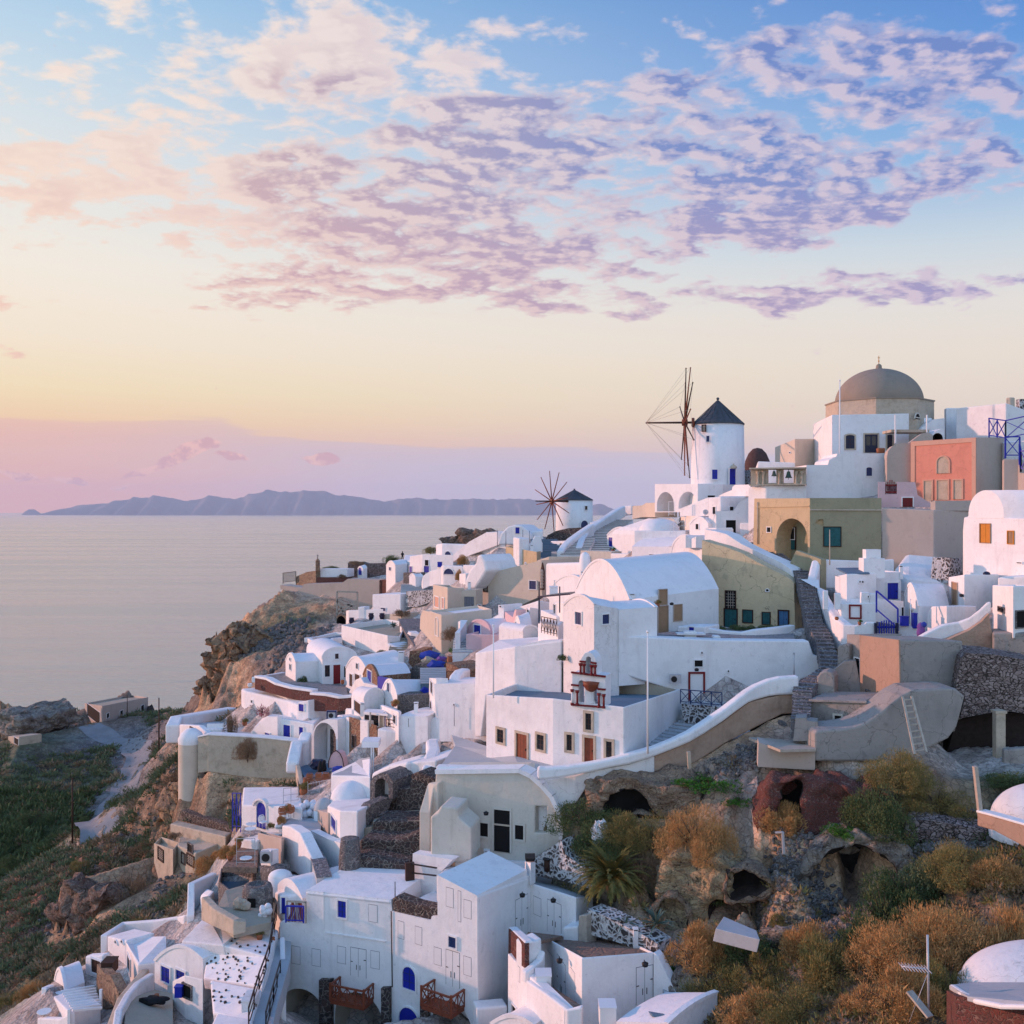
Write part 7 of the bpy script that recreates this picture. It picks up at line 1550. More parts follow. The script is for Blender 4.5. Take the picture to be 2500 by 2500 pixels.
wallpath('long white parapet with two round holes at the top of the lower left group',[(595,1440,1560,73),(690,1375,1500,76),(850,1362,1460,75),(985,1340,1430,74),(1022,1330,1400,73)],th=0.5)
f_=INFO['long white parapet with two round holes at the top of the lower left group'][1]
house('white wall step below the long parapet',[(595,1445,72.5),(700,1470,70)],1580,back=2,roof='slab',ops=[('vo',640,1468,654,1484,1),('vo',674,1466,688,1482,1)])
house('small white square arch frame beside the lit block',[(472,1556,70),(570,1550,69)],1660,back=0.6,roof='slab',ops=[('rw',510,1575,562,1650)],name='gateway',cat='gateway')
house('lit white vault beside the slatted pergola',[(303,1690,70),(360,1745,66.5),(470,1700,68)],1800,roof='vault',gable=0,apex=1625)
house('white lower box under the slatted pergola',[(275,1760,66),(385,1868,60),(560,1820,62)],1950,back=0,roof='slab',bev=0.08)
wallpath('curved pink-lit wall at the bottom left corner',[(193,1810,1960,66.5),(215,1785,1960,66),(245,1770,1950,65.5),(262,1730,1950,66),(302,1712,1850,67)],th=0.4)
wallpath('white floor wall in front of the curved wall',[(205,1900,1990,62.5),(330,1905,1990,60.5),(385,1875,1990,59.8)],th=0.4)
t=thing('pergola','white slatted pergola with long bare beams in the lower left','pergola',P(450,1850,62))
for k in range(9):bm=nb();bar(bm,P(338+k*8,1752+k*13,66-k*0.75),P(525+k*5,1722+k*15,67-k*0.75),0.12,0.12);obj('beam',bm,'white_paint',t)
for(x,y0,y1,d)in((385,1930,1850,59.8),(560,1850,1740,63)):bm=nb();bar(bm,P(x,y0,d),P(x,y1,d),0.16);obj('post',bm,'white_paint',t)
outline_block('tan stone garden wall between pergola and lit block',[(532,1810),(538,1600),(590,1660),(612,1660),(660,1760),(650,1830),(560,1860)],67,62,0.6,mat='earth_tan',name='garden_wall',cat='wall')
crate('dark wicker box on the tan stone wall',560,1598,624,1660,66,'dark_wood','box','box',1.0)
wallpath('rough earth-edged wall right of the tan stone wall',[(640,1950,2000,53),(700,1780,1850,60),(830,1625,1700,65)],th=0.5,mat='limestone')
R7()
wallpath('white cornered wall beside the rubble yard',[(1078,1330,1400,72),(1080,1150,1330,74),(1205,1092,1200,77)],th=0.5)
house('lit white chimney-like block beside the rubble yard',[(1112,1215,73),(1150,1235,70),(1190,1190,72)],1345,back=0,roof='slab',bev=0.2)
house('ruined grey stone hut with barred windows',[(855,930,97),(960,965,93),(1000,925,95)],1110,back=0,roof='flat',parapet=0.5,rmat='soil_m' if 'soil_m' in MAT else 'sand_render',mat='limestone',ops=[('gr',880,960,908,1022)],cls='brown')
house('ruined grey stone annex with empty windows',[(985,940,94),(1085,985,91),(1215,930,93)],1090,back=0,roof='slab',mat='limestone',hidden=[(1190,860,98),(1000,870,99)],ops=[('sw',1045,935,1070,978),('gr',1010,985,1028,1040),('gr',1040,995,1078,1050)],cls='brown')
house('flat-roofed old cistern house above the ruined hut',[(945,820,99),(1252,892,92),(1285,870,94)],1000,back=0,roof='slab',mat='limestone',rmat='sand_render',cls='brown')
wallpath('dark dry stone wall above the flat cistern roof',[(1005,745,800,101),(1130,790,840,98),(1290,835,880,94)],th=0.8,mat='stone_dark',cls='brown')
house('long low concrete shed by the road near the sea',[(470,152,222),(567,168,208),(822,118,232)],252,back=0,roof='flat',parapet=0.4,rmat='sand_render',mat='beige',ops=[('vo',485,178,556,246),('vo',590,208,605,234),('vo',665,192,681,220),('vo',781,162,798,198)],cls='coast')
pole('wooden utility pole on the slope right of the road',882,122,395,172,0.11,'dark_wood',name='utility_pole',fin=False);pole('wooden utility pole at the bend of the road',402,565,912,128,0.10,'dark_wood',name='utility_pole',fin=False);pole('short mast on the concrete shed',706,106,212,214,0.08,'dark_wood',fin=False)
house('small pale hut under the white rock at the left edge',[(45,335,195),(106,338,190)],385,back=4,roof='slab',mat='limestone',ops=[('vo',80,345,104,380)],cls='scrub')
R10()
t=house('red rubble house with a white-edged flat roof in the bottom right corner',[(1600,1085,40),(1640,1110,36),(2000,1150,33)],1750,back=0,roof='slab',mat='stone_red',bev=0,cls='soil')
slab('grey slab roof with a white edge in the bottom right corner',[(1612,1062,39.8),(1690,1110,35.5),(1820,1140,34),(2000,1140,32.5),(2000,1050,39),(1700,1050,42)],th=0.18,mat='roof_gray',name='flat_roof',cat='roof')
wallpath('thick white rim round the corner slab roof',[(1612,1058,1085,39.9),(1660,1090,1115,37),(1720,1122,1145,35),(1830,1146,1168,33.6),(2000,1150,1172,32.3)],th=0.25)
dome('smooth white vault at the bottom right corner',2060,1065,385,165,42.5,base=1.0,sy_=0.7,mat='white_worn')
dome('pinkish white rounded roof cut off by the right edge',2015,350,215,150,54,base=1.0,sy_=0.8,mat='white_worn')
wallpath('tan plastered wall with a white edge at the right of the bushes',[(1730,322,380,52),(1800,340,400,51),(1932,378,470,49.5),(2000,400,500,48.5)],th=0.5,mat='ruin_orange',capmat='white')
t=thing('television_aerial','leaning television aerial mast among the brown bushes','aerial',P(1524,1195,38))
a,b_=P(1524,1195,38),P(1518,848,38)
bm=nb();tube(bm,a,b_,0.045);obj('mast',bm,'galv',t)
bm=nb();p,q=P(1408,983,38.3),P(1520,995,38);tube(bm,p,q,0.03)
for k in range(9):c_=p.lerp(q,k/8);tube(bm,c_+Vector((0,-0.35,0)),c_+Vector((0,0.35,0)),0.015);tube(bm,c_+Vector((0,0,-0.08)),c_+Vector((0,0,0.08)),0.015)
obj('antenna',bm,'galv',t);bm=nb();tube(bm,P(1440,1220,38.2),P(1520,1010,38),0.012);obj('guy_wire',bm,'galv',t)
t=thing('fallen_plank','long grey plank leaning beside the aerial mast','plank',P(1530,1200,37.6));bm=nb();bar(bm,P(1440,1090,38.5),P(1530,1200,37.6),0.3,0.08);obj('plank',bm,'pale_wood',t)
t=thing('wooden_stake','tall weathered wooden stake at the right slope','stake',P(1752,378,52));bm=nb();bar(bm,P(1750,378,52),P(1722,125,52),0.28,0.18);obj('stake',bm,'pale_wood',t)
t=thing('pale_stake','short pale post on the slope below the earth bank','stake',P(497,132,63));bm=nb();bar(bm,P(498,134,63),P(494,62,63),0.22,0.2);obj('stake',bm,'limestone',t)
t=thing('metal_post','thin bent metal post standing in the rubble','post',P(902,495,54));bm=nb();bar(bm,P(902,498,54),P(897,405,54),0.12);bar(bm,P(897,407,54),P(865,408,54.2),0.08);obj('post_shaft',bm,'galv',t)
t=thing('abandoned_boat','tilted white board box lying under the cave arch','box',P(710,860,50));bm=nb()
A=[P(610,820,50),P(800,868,48.5),P(785,828,50),P(645,768,52)];vs_=[bm.verts.new(p)for p in A];v2=[bm.verts.new(p-Vector((0.1,-0.2,0.7)))for p in A];bm.faces.new(vs_);bm.faces.new(v2[::-1])
for i in range(4):bm.faces.new([vs_[i],vs_[(i+1)%4],v2[(i+1)%4],v2[i]])
rn(bm);obj('hull',bm,'roof_gray',t,bev=0.03);t.name='tilted_box'
bm=nb();bmesh.ops.create_icosphere(bm,subdivisions=3,radius=1.0)
for v in bm.verts:v.co*=1+0.25*math.sin(v.co.x*7+v.co.z*6)*math.cos(v.co.y*5)
bmesh.ops.scale(bm,verts=bm.verts,vec=(0.55,0.4,0.75));bmesh.ops.translate(bm,verts=bm.verts,vec=P(115,412,61.5));tag(obj('plastic_sheet',bm,'cloth_white',smooth=False),'crumpled white plastic sheet caught in the green bushes','plastic sheet')
R6()
def person(label,x,yb,yt,d):
 q=P(x,yb,d);h=(sy(yb)-sy(yt))/F*d;s=h/1.75
 t=thing('person',label,'person',q)
 me=bpy.data.meshes.new('body');V_=[(0,0,.95),(0,0,1.15),(0,0,1.40),(0,0,1.52),(0,0,1.66),(-.19,0,1.40),(-.27,-.05,1.15),(-.12,-.22,1.25),(.19,0,1.40),(.27,-.05,1.15),(.12,-.22,1.25),(-.10,0,.90),(-.12,0,.48),(-.13,0,.08),(-.13,-.14,.04),(.10,0,.90),(.12,0,.48),(.13,0,.08),(.13,-.14,.04)]
 E_=[(0,1),(1,2),(2,3),(3,4),(2,5),(5,6),(6,7),(2,8),(8,9),(9,10),(0,11),(11,12),(12,13),(13,14),(0,15),(15,16),(16,17),(17,18)]
 R__=[.14,.15,.15,.055,.11,.06,.045,.035,.06,.045,.035,.09,.06,.045,.04,.09,.06,.045,.04]
 me.from_pydata([tuple(Vector(v)*s)for v in V_],E_,[]);o=bpy.data.objects.new('body',me);C.objects.link(o);o.parent=t
 o.modifiers.new('skin','SKIN');o.modifiers.new('sub','SUBSURF').levels=1;o.modifiers['sub'].render_levels=1
 if not me.skin_vertices:
  pass
 for i,r in enumerate(R__):me.skin_vertices[0].data[i].radius=(r*s,r*s)
 me.skin_vertices[0].data[0].use_root=True
 me.materials.append(MAT['cloth_dark'])
 bm=nb();bmesh.ops.create_icosphere(bm,subdivisions=2,radius=0.115*s,matrix=Matrix.Translation(q+Vector((0,0.02,1.68*s))));obj('hair',bm,'cloth_dark',t)
try:person('person in dark clothes standing on the headland roof, arms raised to the face',1608,332,266,188)
except Exception as e:print('person',e)
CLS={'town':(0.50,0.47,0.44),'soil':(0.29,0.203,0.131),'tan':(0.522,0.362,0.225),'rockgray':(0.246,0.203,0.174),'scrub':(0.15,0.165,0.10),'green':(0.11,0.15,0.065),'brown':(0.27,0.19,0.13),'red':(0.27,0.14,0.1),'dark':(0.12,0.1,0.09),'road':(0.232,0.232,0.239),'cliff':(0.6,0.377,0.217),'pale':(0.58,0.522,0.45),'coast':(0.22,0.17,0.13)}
RP()
def g(pts,cls,amp=0.6):
 for p in pts:ctrl(p[0],p[1],p[2],cls,amp)
def gz(x,d,z,cls='rockgray',amp=0.5):
 CTRL.append(((x-1250)/F*d,d,z,cls,amp))
g([(1380,2010,63),(1440,1985,64)],'scrub',0.4)
g([(1500,1925,64.5),(1600,1900,65)],'tan',0.5)
g([(1700,1870,65),(1790,1850,64)],'rockgray',0.4)
g([(1750,1900,62),(1800,1920,61.5)],'rockgray',0.3)
g([(1980,1895,59),(2100,1895,58.5),(2300,1900,58)],'brown',0.3)
g([(2450,1910,57.5),(2600,1900,57)],'scrub',0.3)
g([(1420,2110,61),(1530,2050,61),(1650,2000,60)],'scrub',0.6)
g([(1440,2230,58),(1540,2180,58.5),(1640,2130,58)],'tan',0.5)
g([(1780,2010,58.5),(1860,2050,57.5),(1900,1990,58.5),(2050,1985,58)],'dark',0.7)
g([(2150,1990,57),(2300,2010,56),(2450,2020,55),(2600,2010,54)],'brown',0.6)
g([(1720,2140,56.5),(1820,2160,55.5),(1900,2150,55),(1960,2210,53.5)],'tan',0.7)
g([(2000,2080,56),(2100,2060,56),(2190,2090,55)],'rockgray',0.6)
g([(1990,2290,50.5),(2080,2260,51),(2150,2220,51.5),(1930,2190,53)],'rockgray',0.7)
g([(2250,2160,53),(2380,2100,53),(2500,2080,52)],'scrub',0.6)
g([(1590,2260,55.5),(1620,2300,54.5),(1700,2300,53.5),(1780,2260,53.5),(1880,2280,52)],'tan',0.6)
g([(1640,2360,52.5),(1700,2400,51),(1800,2380,51),(1900,2360,50)],'soil',0.6)
g([(1640,2480,49),(1740,2470,48.5),(1680,2600,45)],'tan',0.4)
g([(2000,2400,47.5),(2100,2360,47.5),(2200,2300,48),(2300,2260,48),(2400,2200,48),(2500,2160,48)],'brown',0.7)
g([(1850,2500,45),(2000,2500,43.5),(2150,2480,42.5),(2280,2440,43.5),(2400,2350,46),(2500,2300,47)],'brown',0.6)
g([(1900,2700,38),(2200,2700,35),(2500,2700,36),(2700,2500,42),(2700,2200,46),(2800,2000,52),(2800,1900,58),(2700,1850,62),(1500,2800,42),(1200,2800,46),(900,2800,46),(500,2800,48),(200,2800,54)],'brown',0.2)
g([(2900,2900,36),(2500,3000,33),(1800,3200,30),(1000,3200,30),(0,3200,40)],'brown',0.2)
g([(-300,1765,240),(-100,1762,236),(0,1762,232),(60,1760,230)],'coast',1.0)
g([(150,1760,226),(190,1752,232)],'coast',0.9)
g([(395,1742,226),(440,1742,212),(350,1750,232)],'coast',0.8)
g([(470,1752,190),(430,1790,185)],'coast',0.8)
g([(60,1790,215),(180,1790,212)],'coast',0.5)
g([(260,1800,203),(330,1790,205)],'road',0.1)
g([(0,1850,190),(120,1860,188),(220,1870,186)],'dark',0.6)
g([(0,1930,172),(150,1930,171),(250,1910,175)],'scrub',0.8)
g([(320,1850,186),(332,1870,182),(300,1930,170),(260,1980,160),(225,2040,150)],'road',0.05)
g([(400,1850,182),(420,1950,160),(350,2000,154)],'scrub',0.7)
g([(0,2030,150),(80,2000,156),(150,2010,155)],'green',0.8)
g([(0,2120,138),(80,2100,140)],'green',0.8)
g([(-200,2050,150),(-200,1900,190),(-250,2300,120)],'scrub',0.6)
g([(0,2200,128),(60,2150,132)],'pale',0.5)
g([(110,2090,122),(200,2062,123),(270,2055,124)],'brown',0.8)
g([(30,2180,114),(0,2240,108)],'red',0.9)
g([(130,2160,108),(230,2130,108),(330,2110,109)],'red',1.0)
g([(60,2280,96),(160,2240,95),(260,2220,94)],'red',0.9)
g([(150,2330,88),(60,2380,88),(-100,2350,96),(200,2290,88)],'red',0.8)
g([(40,2440,82),(110,2450,77),(-50,2520,78)],'green',0.5)
g([(350,2200,96),(430,2170,95),(300,2280,86),(260,2380,76)],'brown',0.7)
g([(450,2230,85),(400,2280,80),(470,2180,90)],'scrub',0.5)
g([(380,2140,103),(350,2050,116),(300,2040,126)],'brown',0.9)
g([(400,1990,116),(440,1950,110),(430,2040,108)],'cliff',0.9)
g([(460,1900,106),(560,1920,101),(650,1930,99),(730,1920,98)],'tan',0.5)
g([(470,1985,101),(560,1990,98),(590,2020,95)],'brown',0.5)
g([(380,1920,132),(430,1860,118)],'brown',0.8)
g([(525,1548,178),(560,1530,182),(600,1500,184),(650,1475,187)],'cliff',0.5)
g([(518,1560,176),(505,1610,175.5),(500,1650,175),(490,1700,174.5),(480,1742,174)],'cliff',0.9)
g([(560,1620,168),(575,1700,161),(590,1740,152)],'cliff',1.0)
g([(610,1560,176),(700,1520,178),(760,1520,176)],'scrub',0.8)
g([(650,1620,160),(720,1590,158),(690,1650,146),(760,1570,160)],'rockgray',1.2)
g([(640,1700,138),(600,1720,142),(700,1690,130),(520,1740,160),(560,1760,142)],'rockgray',0.8)
g([(690,1438,191),(720,1470,188),(820,1480,184)],'cliff',0.4)
gz(470,188,73.0,'coast');gz(478,196,72,'coast');gz(500,184,74,'cliff',0.3);gz(512,192,76,'cliff',0.3)
gz(560,200,84,'rockgray');gz(640,204,92,'rockgray')
g([(750,1425,206),(900,1410,206),(1000,1400,200),(1050,1370,198),(1100,1330,194),(1180,1325,190)],'scrub',0.4)
g([(1120,1340,184),(1190,1318,184),(1080,1365,186)],'rockgray',0.5)
g([(1160,1400,150),(1220,1350,150),(1100,1420,160),(1240,1370,148)],'dark',0.8)
for x,d in((-300,262),(0,256),(150,250),(300,256),(400,246),(450,232),(470,215),(520,215),(600,225),(700,230),(850,232),(1000,232),(1150,228),(1300,225),(1450,222),(1600,220),(1900,215),(2300,210),(2800,210)):gz(x,d,-6,'coast',0)
for x,d in((1300,200),(1450,196),(1600,185),(1750,170),(1900,160),(2200,150),(2500,145),(2800,140)):gz(x,d,98,'town',0)
gz(1300,178,106,'dark',0.3);gz(1480,170,105,'town');gz(1560,160,108,'town');gz(2600,110,110,'town',0);gz(2800,100,108,'town',0)
for x,d in((-500,262),(-500,150),(-500,60),(2800,60)):gz(x,d,70 if x<0 else 95,'coast',0)
ROCKS,ROCKC,ROCKF=[],[],[]
def rk(*a_,**k_):
 fl_=k_.pop('floory',None)
 ROCKS.append((a_,k_,(OX,OY,SC)));pp=[(sx(p[0]),sy(p[1]))for p in a_[1]];xs_=[p[0]for p in pp]
 ROCKC.append((pp,a_[2],a_[3],a_[4],fl_));ROCKF.append((min(xs_),max(xs_),a_[2],a_[3],a_[4]))
R10()
rk('yellowish cave rock with a low arch under the rust bush',[(340,800),(330,640),(400,520),(480,500),(560,520),(640,510),(700,560),(690,700),(760,760),(820,900),(700,900),(560,800),(440,830)],57.5,55,2.4,'limestone_gold',[(575,745,695,880,1.0)],2.0,name='cave_rock')
rk('dark arched recess left of the yellowish cave rock',[(330,830),(320,720),(360,690),(430,680),(500,730),(510,800)],57,56.2,1.5,'earth_tan',[(350,490,695,815,0.9)],1.2,name='cave_rock')
rk('brown hollowed rock between the two caves',[(660,700),(665,580),(720,555),(800,600),(850,640),(830,700),(760,740)],55.5,54.8,2.0,'earth_tan',[[(690,690),(668,640),(680,580),(720,575),(780,610),(835,650),(800,690),(740,700)]],1.0,name='cave_rock')
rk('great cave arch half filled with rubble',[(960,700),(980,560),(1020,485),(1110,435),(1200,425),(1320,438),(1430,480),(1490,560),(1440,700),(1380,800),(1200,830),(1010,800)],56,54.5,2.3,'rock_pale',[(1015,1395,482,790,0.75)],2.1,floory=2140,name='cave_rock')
rk('rocky overhang with a shallow cave below the whitewashed wall',[(60,340),(50,200),(100,175),(200,180),(350,190),(480,200),(540,240),(520,320),(380,350)],63.5,61.5,2.5,'earth_tan',[(125,350,240,345,0.8)],0.7,name='cave_rock')
rk('dark doorway in a red rubble wall on the slope',[(790,410),(800,290),(825,225),(870,190),(930,205),(1000,185),(1080,198),(1160,180),(1230,205),(1310,190),(1330,260),(1290,320),(1220,350),(1180,390),(1080,380),(990,390)],59,57.5,2.0,'stone_red',[(878,990,212,355,0.7)],1.8,rough=0.3,name='rubble_wall')
rk('red rubble wall stub under the dark hanging shrub',[(1425,460),(1430,340),(1480,345),(1700,380),(1780,400),(1770,460),(1500,450)],56,54.5,1.2,'rubble_wall',rough=0.12,name='rubble_wall')
rk('tan rock outcrop running down the middle of the slope',[(830,1000),(800,860),(900,830),(1000,860),(1060,880),(1010,960),(1000,1050),(900,1040)],52,50.5,1.5,'rock_pale',name='rock_outcrop',seed=5)
rk('tan rock face beside the bottom stairs',[(430,1080),(440,990),(520,1020),(600,1080),(660,1130),(620,1229),(520,1229)],52,49.5,1.5,'rock_pale',name='rock_outcrop',seed=7)
R6()
rk('tall tan sea cliff glowing in the evening light',[(225,1290),(235,1180),(290,1080),(310,980),(335,920),(330,815),(400,808),(480,815),(520,900),(500,1050),(470,1150),(380,1250),(250,1330)],178,168,7.0,'cliff_rock',rough=0.9,name='cliff',seed=3,sub=2)
R3()
rk('flat rocky outcrop under the dark rounded rock',[(235,730),(300,690),(380,662),(480,662),(560,632),(592,640),(520,700),(460,735)],184,180,4,'rock_brown',rough=0.5,name='rock_outcrop',seed=9)
R7()
rk('white rocky knoll at the left edge by the sea',[(-60,380),(-50,215),(0,200),(50,225),(110,240),(112,300),(100,340)],200,196,14,'rock_pale',rough=0.5,name='rock_knoll',seed=4,sub=2)
rk('pale crag with a black crack on the red hill',[(270,1420),(285,1290),(370,1180),(470,1190),(560,1240),(560,1300),(500,1380),(430,1430)],95,90,2.5,'rock_brown',rough=0.5,name='crag',seed=6)
rk('tan rocky cliff edge below the left terrace',[(870,880),(890,700),(930,590),(1000,620),(1030,660),(1000,740),(960,800),(940,880)],112,104,3.0,'cliff_rock',rough=0.6,name='cliff_edge',seed=8)
RP()
def vnoise(x,y,seed=0):
 xi,yi=np.floor(x).astype(np.int64),np.floor(y).astype(np.int64);xf,yf=x-xi,y-yi
 u,v=xf*xf*(3-2*xf),yf*yf*(3-2*yf)
 def h(a,b):
  n=(a*374761393+b*668265263+seed*974634777)&0x7fffffff
  n=((n^(n>>13))*1274126177)&0x7fffffff
  return((n^(n>>16))&0xffff)/65535.0
 return(h(xi,yi)*(1-u)+h(xi+1,yi)*u)*(1-v)+(h(xi,yi+1)*(1-u)+h(xi+1,yi+1)*u)*v
def fbm(x,y,o=5,seed=0,ridge=False):
 s=np.zeros_like(x);a=1.0;t_=0
 for k in range(o):
  n=vnoise(x,y,seed+k)
  s+=a*((1-np.abs(2*n-1))if ridge else n);t_+=a;a*=0.55;x=x*2.03+11.3;y=y*2.03+5.7
 return s/t_
def inrock(x,y):
 for(a,b_,d0,d1,dep)in ROCKF:
  s_=(x/y*F+1250-a)/max(1,b_-a)
  if-0.05<s_<1.05:
   dd=d0+(d1-d0)*s_
   if dd-1.2<y<dd+dep+0.8:return True
 return False
CTRL=[c_ for c_ in CTRL if c_[3]=='town' or not inrock(c_[0],c_[1])]
for(pts_,d0,d1,dep,fl_)in ROCKC:
 x0,x1=min(p[0]for p in pts_),max(p[0]for p in pts_)
 def ext(x,hi):
  ys_=[]
  for(ax_,ay_),(bx_,by_)in zip(pts_,pts_[1:]+pts_[:1]):
   if(ax_-x)*(bx_-x)<=0 and ax_!=bx_:ys_.append(ay_+(by_-ay_)*(x-ax_)/(bx_-ax_))
  return(max if hi else min)(ys_)
 n_=6
 for k in range(n_):
  s_=0.04+0.92*k/(n_-1);x=x0+(x1-x0)*s_;dd=d0+(d1-d0)*s_;yb,yt=ext(x,True),ext(x,False)
  zb_=CZ-(yb-1250)/F*dd;zt_=CZ-(yt-1250)/F*dd
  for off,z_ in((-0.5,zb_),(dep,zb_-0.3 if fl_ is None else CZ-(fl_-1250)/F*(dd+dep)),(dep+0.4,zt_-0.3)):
   CTRL.append(((x-1250)/F*(dd+off),dd+off,z_,'dark' if off==dep else 'tan',0.15))  # cave floors take the dark class, painting their shade into the ground colour
tp=np.array([(c_[0],c_[1],c_[2])for c_ in CTRL if c_[3]=='town']);out=[]
for c_ in CTRL:
 z=c_[2]
 if c_[3]=='town':
  dist=np.hypot(tp[:,0]-c_[0],tp[:,1]-c_[1]);z=min(z,float((tp[:,2]+1.25*dist+0.2).min()))
 out.append((c_[0],c_[1],z,c_[3],c_[4]))
CTRL=out
pts={}
for(x,y,z,cls,amp)in CTRL:
 k=(round(x/0.8),round(y/0.8))
 if k not in pts or z<pts[k][2]:pts[k]=(x,y,z,cls,amp)
pl=list(pts.values())
co2=[Vector((p[0],p[1]))for p in pl]
vv,ee,ff,ov,oe,of=delaunay_2d_cdt(co2,[],[],0,0.01)
pz=np.array([p[2]-(0.35 if p[3]=='town' else 0.0)for p in pl]);pamp=np.array([p[4]for p in pl]);pcol=np.array([CLS[p[3]]for p in pl])
vidx=[o_[0]if o_ else 0 for o_ in ov]
us=np.linspace(-0.60,0.66,620);rows=[24.0]
while rows[-1]<262:rows.append(rows[-1]*1.0052)
ds=np.array(rows);U_,D_=np.meshgrid(us,ds);GX=U_*D_;GY=D_.copy()
Zg=np.full(GX.shape,np.nan);Ag=np.zeros(GX.shape);Cg=np.zeros(GX.shape+(3,));Cg[...]=0.1
for f in ff:
 if len(f)!=3:continue
 A_,B_,C_=(vv[i]for i in f);ia,ib,ic=(vidx[i]for i in f)
 ymin,ymax=min(A_.y,B_.y,C_.y),max(A_.y,B_.y,C_.y)
 r0,r1=np.searchsorted(ds,ymin),np.searchsorted(ds,ymax,'right')
 if r1<=r0:continue
 xs_=GX[r0:r1];ys_=GY[r0:r1]
 den=(B_.y-C_.y)*(A_.x-C_.x)+(C_.x-B_.x)*(A_.y-C_.y)
 if abs(den)<1e-9:continue
 l1=((B_.y-C_.y)*(xs_-C_.x)+(C_.x-B_.x)*(ys_-C_.y))/den
 l2=((C_.y-A_.y)*(xs_-C_.x)+(A_.x-C_.x)*(ys_-C_.y))/den
 l3=1-l1-l2;m_=(l1>=-1e-6)&(l2>=-1e-6)&(l3>=-1e-6)
 if not m_.any():continue
 Zg[r0:r1][m_]=l1[m_]*pz[ia]+l2[m_]*pz[ib]+l3[m_]*pz[ic]
 Ag[r0:r1][m_]=l1[m_]*pamp[ia]+l2[m_]*pamp[ib]+l3[m_]*pamp[ic]
 Cg[r0:r1][m_]=l1[m_][:,None]*pcol[ia]+l2[m_][:,None]*pcol[ib]+l3[m_][:,None]*pcol[ic]
hole=np.isnan(Zg);Zg[hole]=-6
wx=(fbm(GX*0.25,GY*0.25,4,3)-0.5)*2
n1=fbm(GX*0.13,GY*0.13,5,1);n2=fbm(GX*0.5,GY*0.5,4,7,True);n3=fbm(GX*1.6,GY*1.6,3,9,True)
Zg=Zg+Ag*((n1-0.5)*3.2+(n2-0.6)*1.9+(n3-0.6)*0.6)
gy=np.gradient(Zg,axis=0)/np.gradient(GY,axis=0)
nr,nc=GX.shape
verts=np.stack([GX,GY,Zg],-1).reshape(-1,3)
idx=np.arange(nr*nc).reshape(nr,nc)
quads=np.stack([idx[:-1,:-1],idx[:-1,1:],idx[1:,1:],idx[1:,:-1]],-1).reshape(-1,4)
zq=Zg.reshape(-1)[quads].max(1);quads=quads[zq>-5.5]
me=bpy.data.meshes.new('terrain');me.vertices.add(len(verts));me.vertices.foreach_set('co',verts.reshape(-1))
me.loops.add(len(quads)*4);me.loops.foreach_set('vertex_index',quads.reshape(-1).astype(np.int32))
me.polygons.add(len(quads));me.polygons.foreach_set('loop_start',np.arange(0,len(quads)*4,4,dtype=np.int32));me.polygons.foreach_set('loop_total',np.full(len(quads),4,np.int32))
me.polygons.foreach_set('use_smooth',np.ones(len(quads),bool));me.update(calc_edges=True);me.validate()
ca=me.color_attributes.new('ground_kind','FLOAT_COLOR','POINT');cc=np.concatenate([Cg.reshape(-1,3),np.ones((nr*nc,1))],1);ca.data.foreach_set('color',cc.reshape(-1).astype(np.float32))
m,t,b=newmat('terrain_ground');p=pos(t)
at=t.new('ShaderNodeAttribute');at.attribute_name='ground_kind';colr=at.outputs['Color']
nn=t.noise(p,0.45,7,0.65);nf=t.noise(p,3.5,5,0.65);st_=t.noise(t.map(p,scale=(1,1,3.5)),0.8,5,0.65)
c0=t.mix(t.rng(nn,0.40,0.62,0,0.75),colr,t.mix(1.0,colr,(0.52,0.46,0.44),'MULTIPLY'))
c0=t.mix(t.rng(st_,0.5,0.66,0,0.5),c0,t.mix(1.0,c0,(1.55,1.5,1.5),'MULTIPLY'))
c0=t.mix(t.rng(nf,0.52,0.68,0,0.6),c0,t.mix(1.0,c0,(0.40,0.38,0.38),'MULTIPLY'))
vq=t.voro(p,2.3,'F1',1);c0=t.mix(t.rng(t.noise(vq,4,1),0.35,0.65,0,0.55),c0,t.mix(1.0,c0,(1.7,1.6,1.55),'MULTIPLY'));ve=t.voro(p,2.3,'DISTANCE_TO_EDGE');c0=t.mix(t.rng(ve,0.0,0.09,0.55,0),c0,t.mix(1.0,c0,(0.3,0.28,0.28),'MULTIPLY'))
t.put(b.inputs['Base Color'],c0);b.inputs['Roughness'].default_value=1.0
e_=t.voro(p,1.1,'DISTANCE_TO_EDGE')
bump(t,b,t.m('ADD',t.m('ADD',t.m('MULTIPLY',nn,2.2),t.m('MULTIPLY',nf,0.6)),t.m('MULTIPLY',t.m('MINIMUM',e_,0.2),0.8)),0.9,0.35)
me.materials.append(MAT['terrain_ground']);to=bpy.data.objects.new('terrain',me);C.objects.link(to);to['kind']='structure'
def ground(x,y):
 if y<=ds[0]or y>=ds[-1]:return 0.0
 r=min(nr-2,max(0,int(np.searchsorted(ds,y))-1));u=x/y;c=int((u-us[0])/(us[1]-us[0]));c=min(nc-2,max(0,c))
 fy=(y-ds[r])/(ds[r+1]-ds[r]);fu=(u-us[c])/(us[1]-us[0])
 return(Zg[r,c]*(1-fu)+Zg[r,c+1]*fu)*(1-fy)+(Zg[r+1,c]*(1-fu)+Zg[r+1,c+1]*fu)*fy
def gcol(x,y):
 r=min(nr-1,max(0,int(np.searchsorted(ds,y))));c=min(nc-1,max(0,int((x/y-us[0])/(us[1]-us[0]))));return Cg[r,c],Ag[r,c]
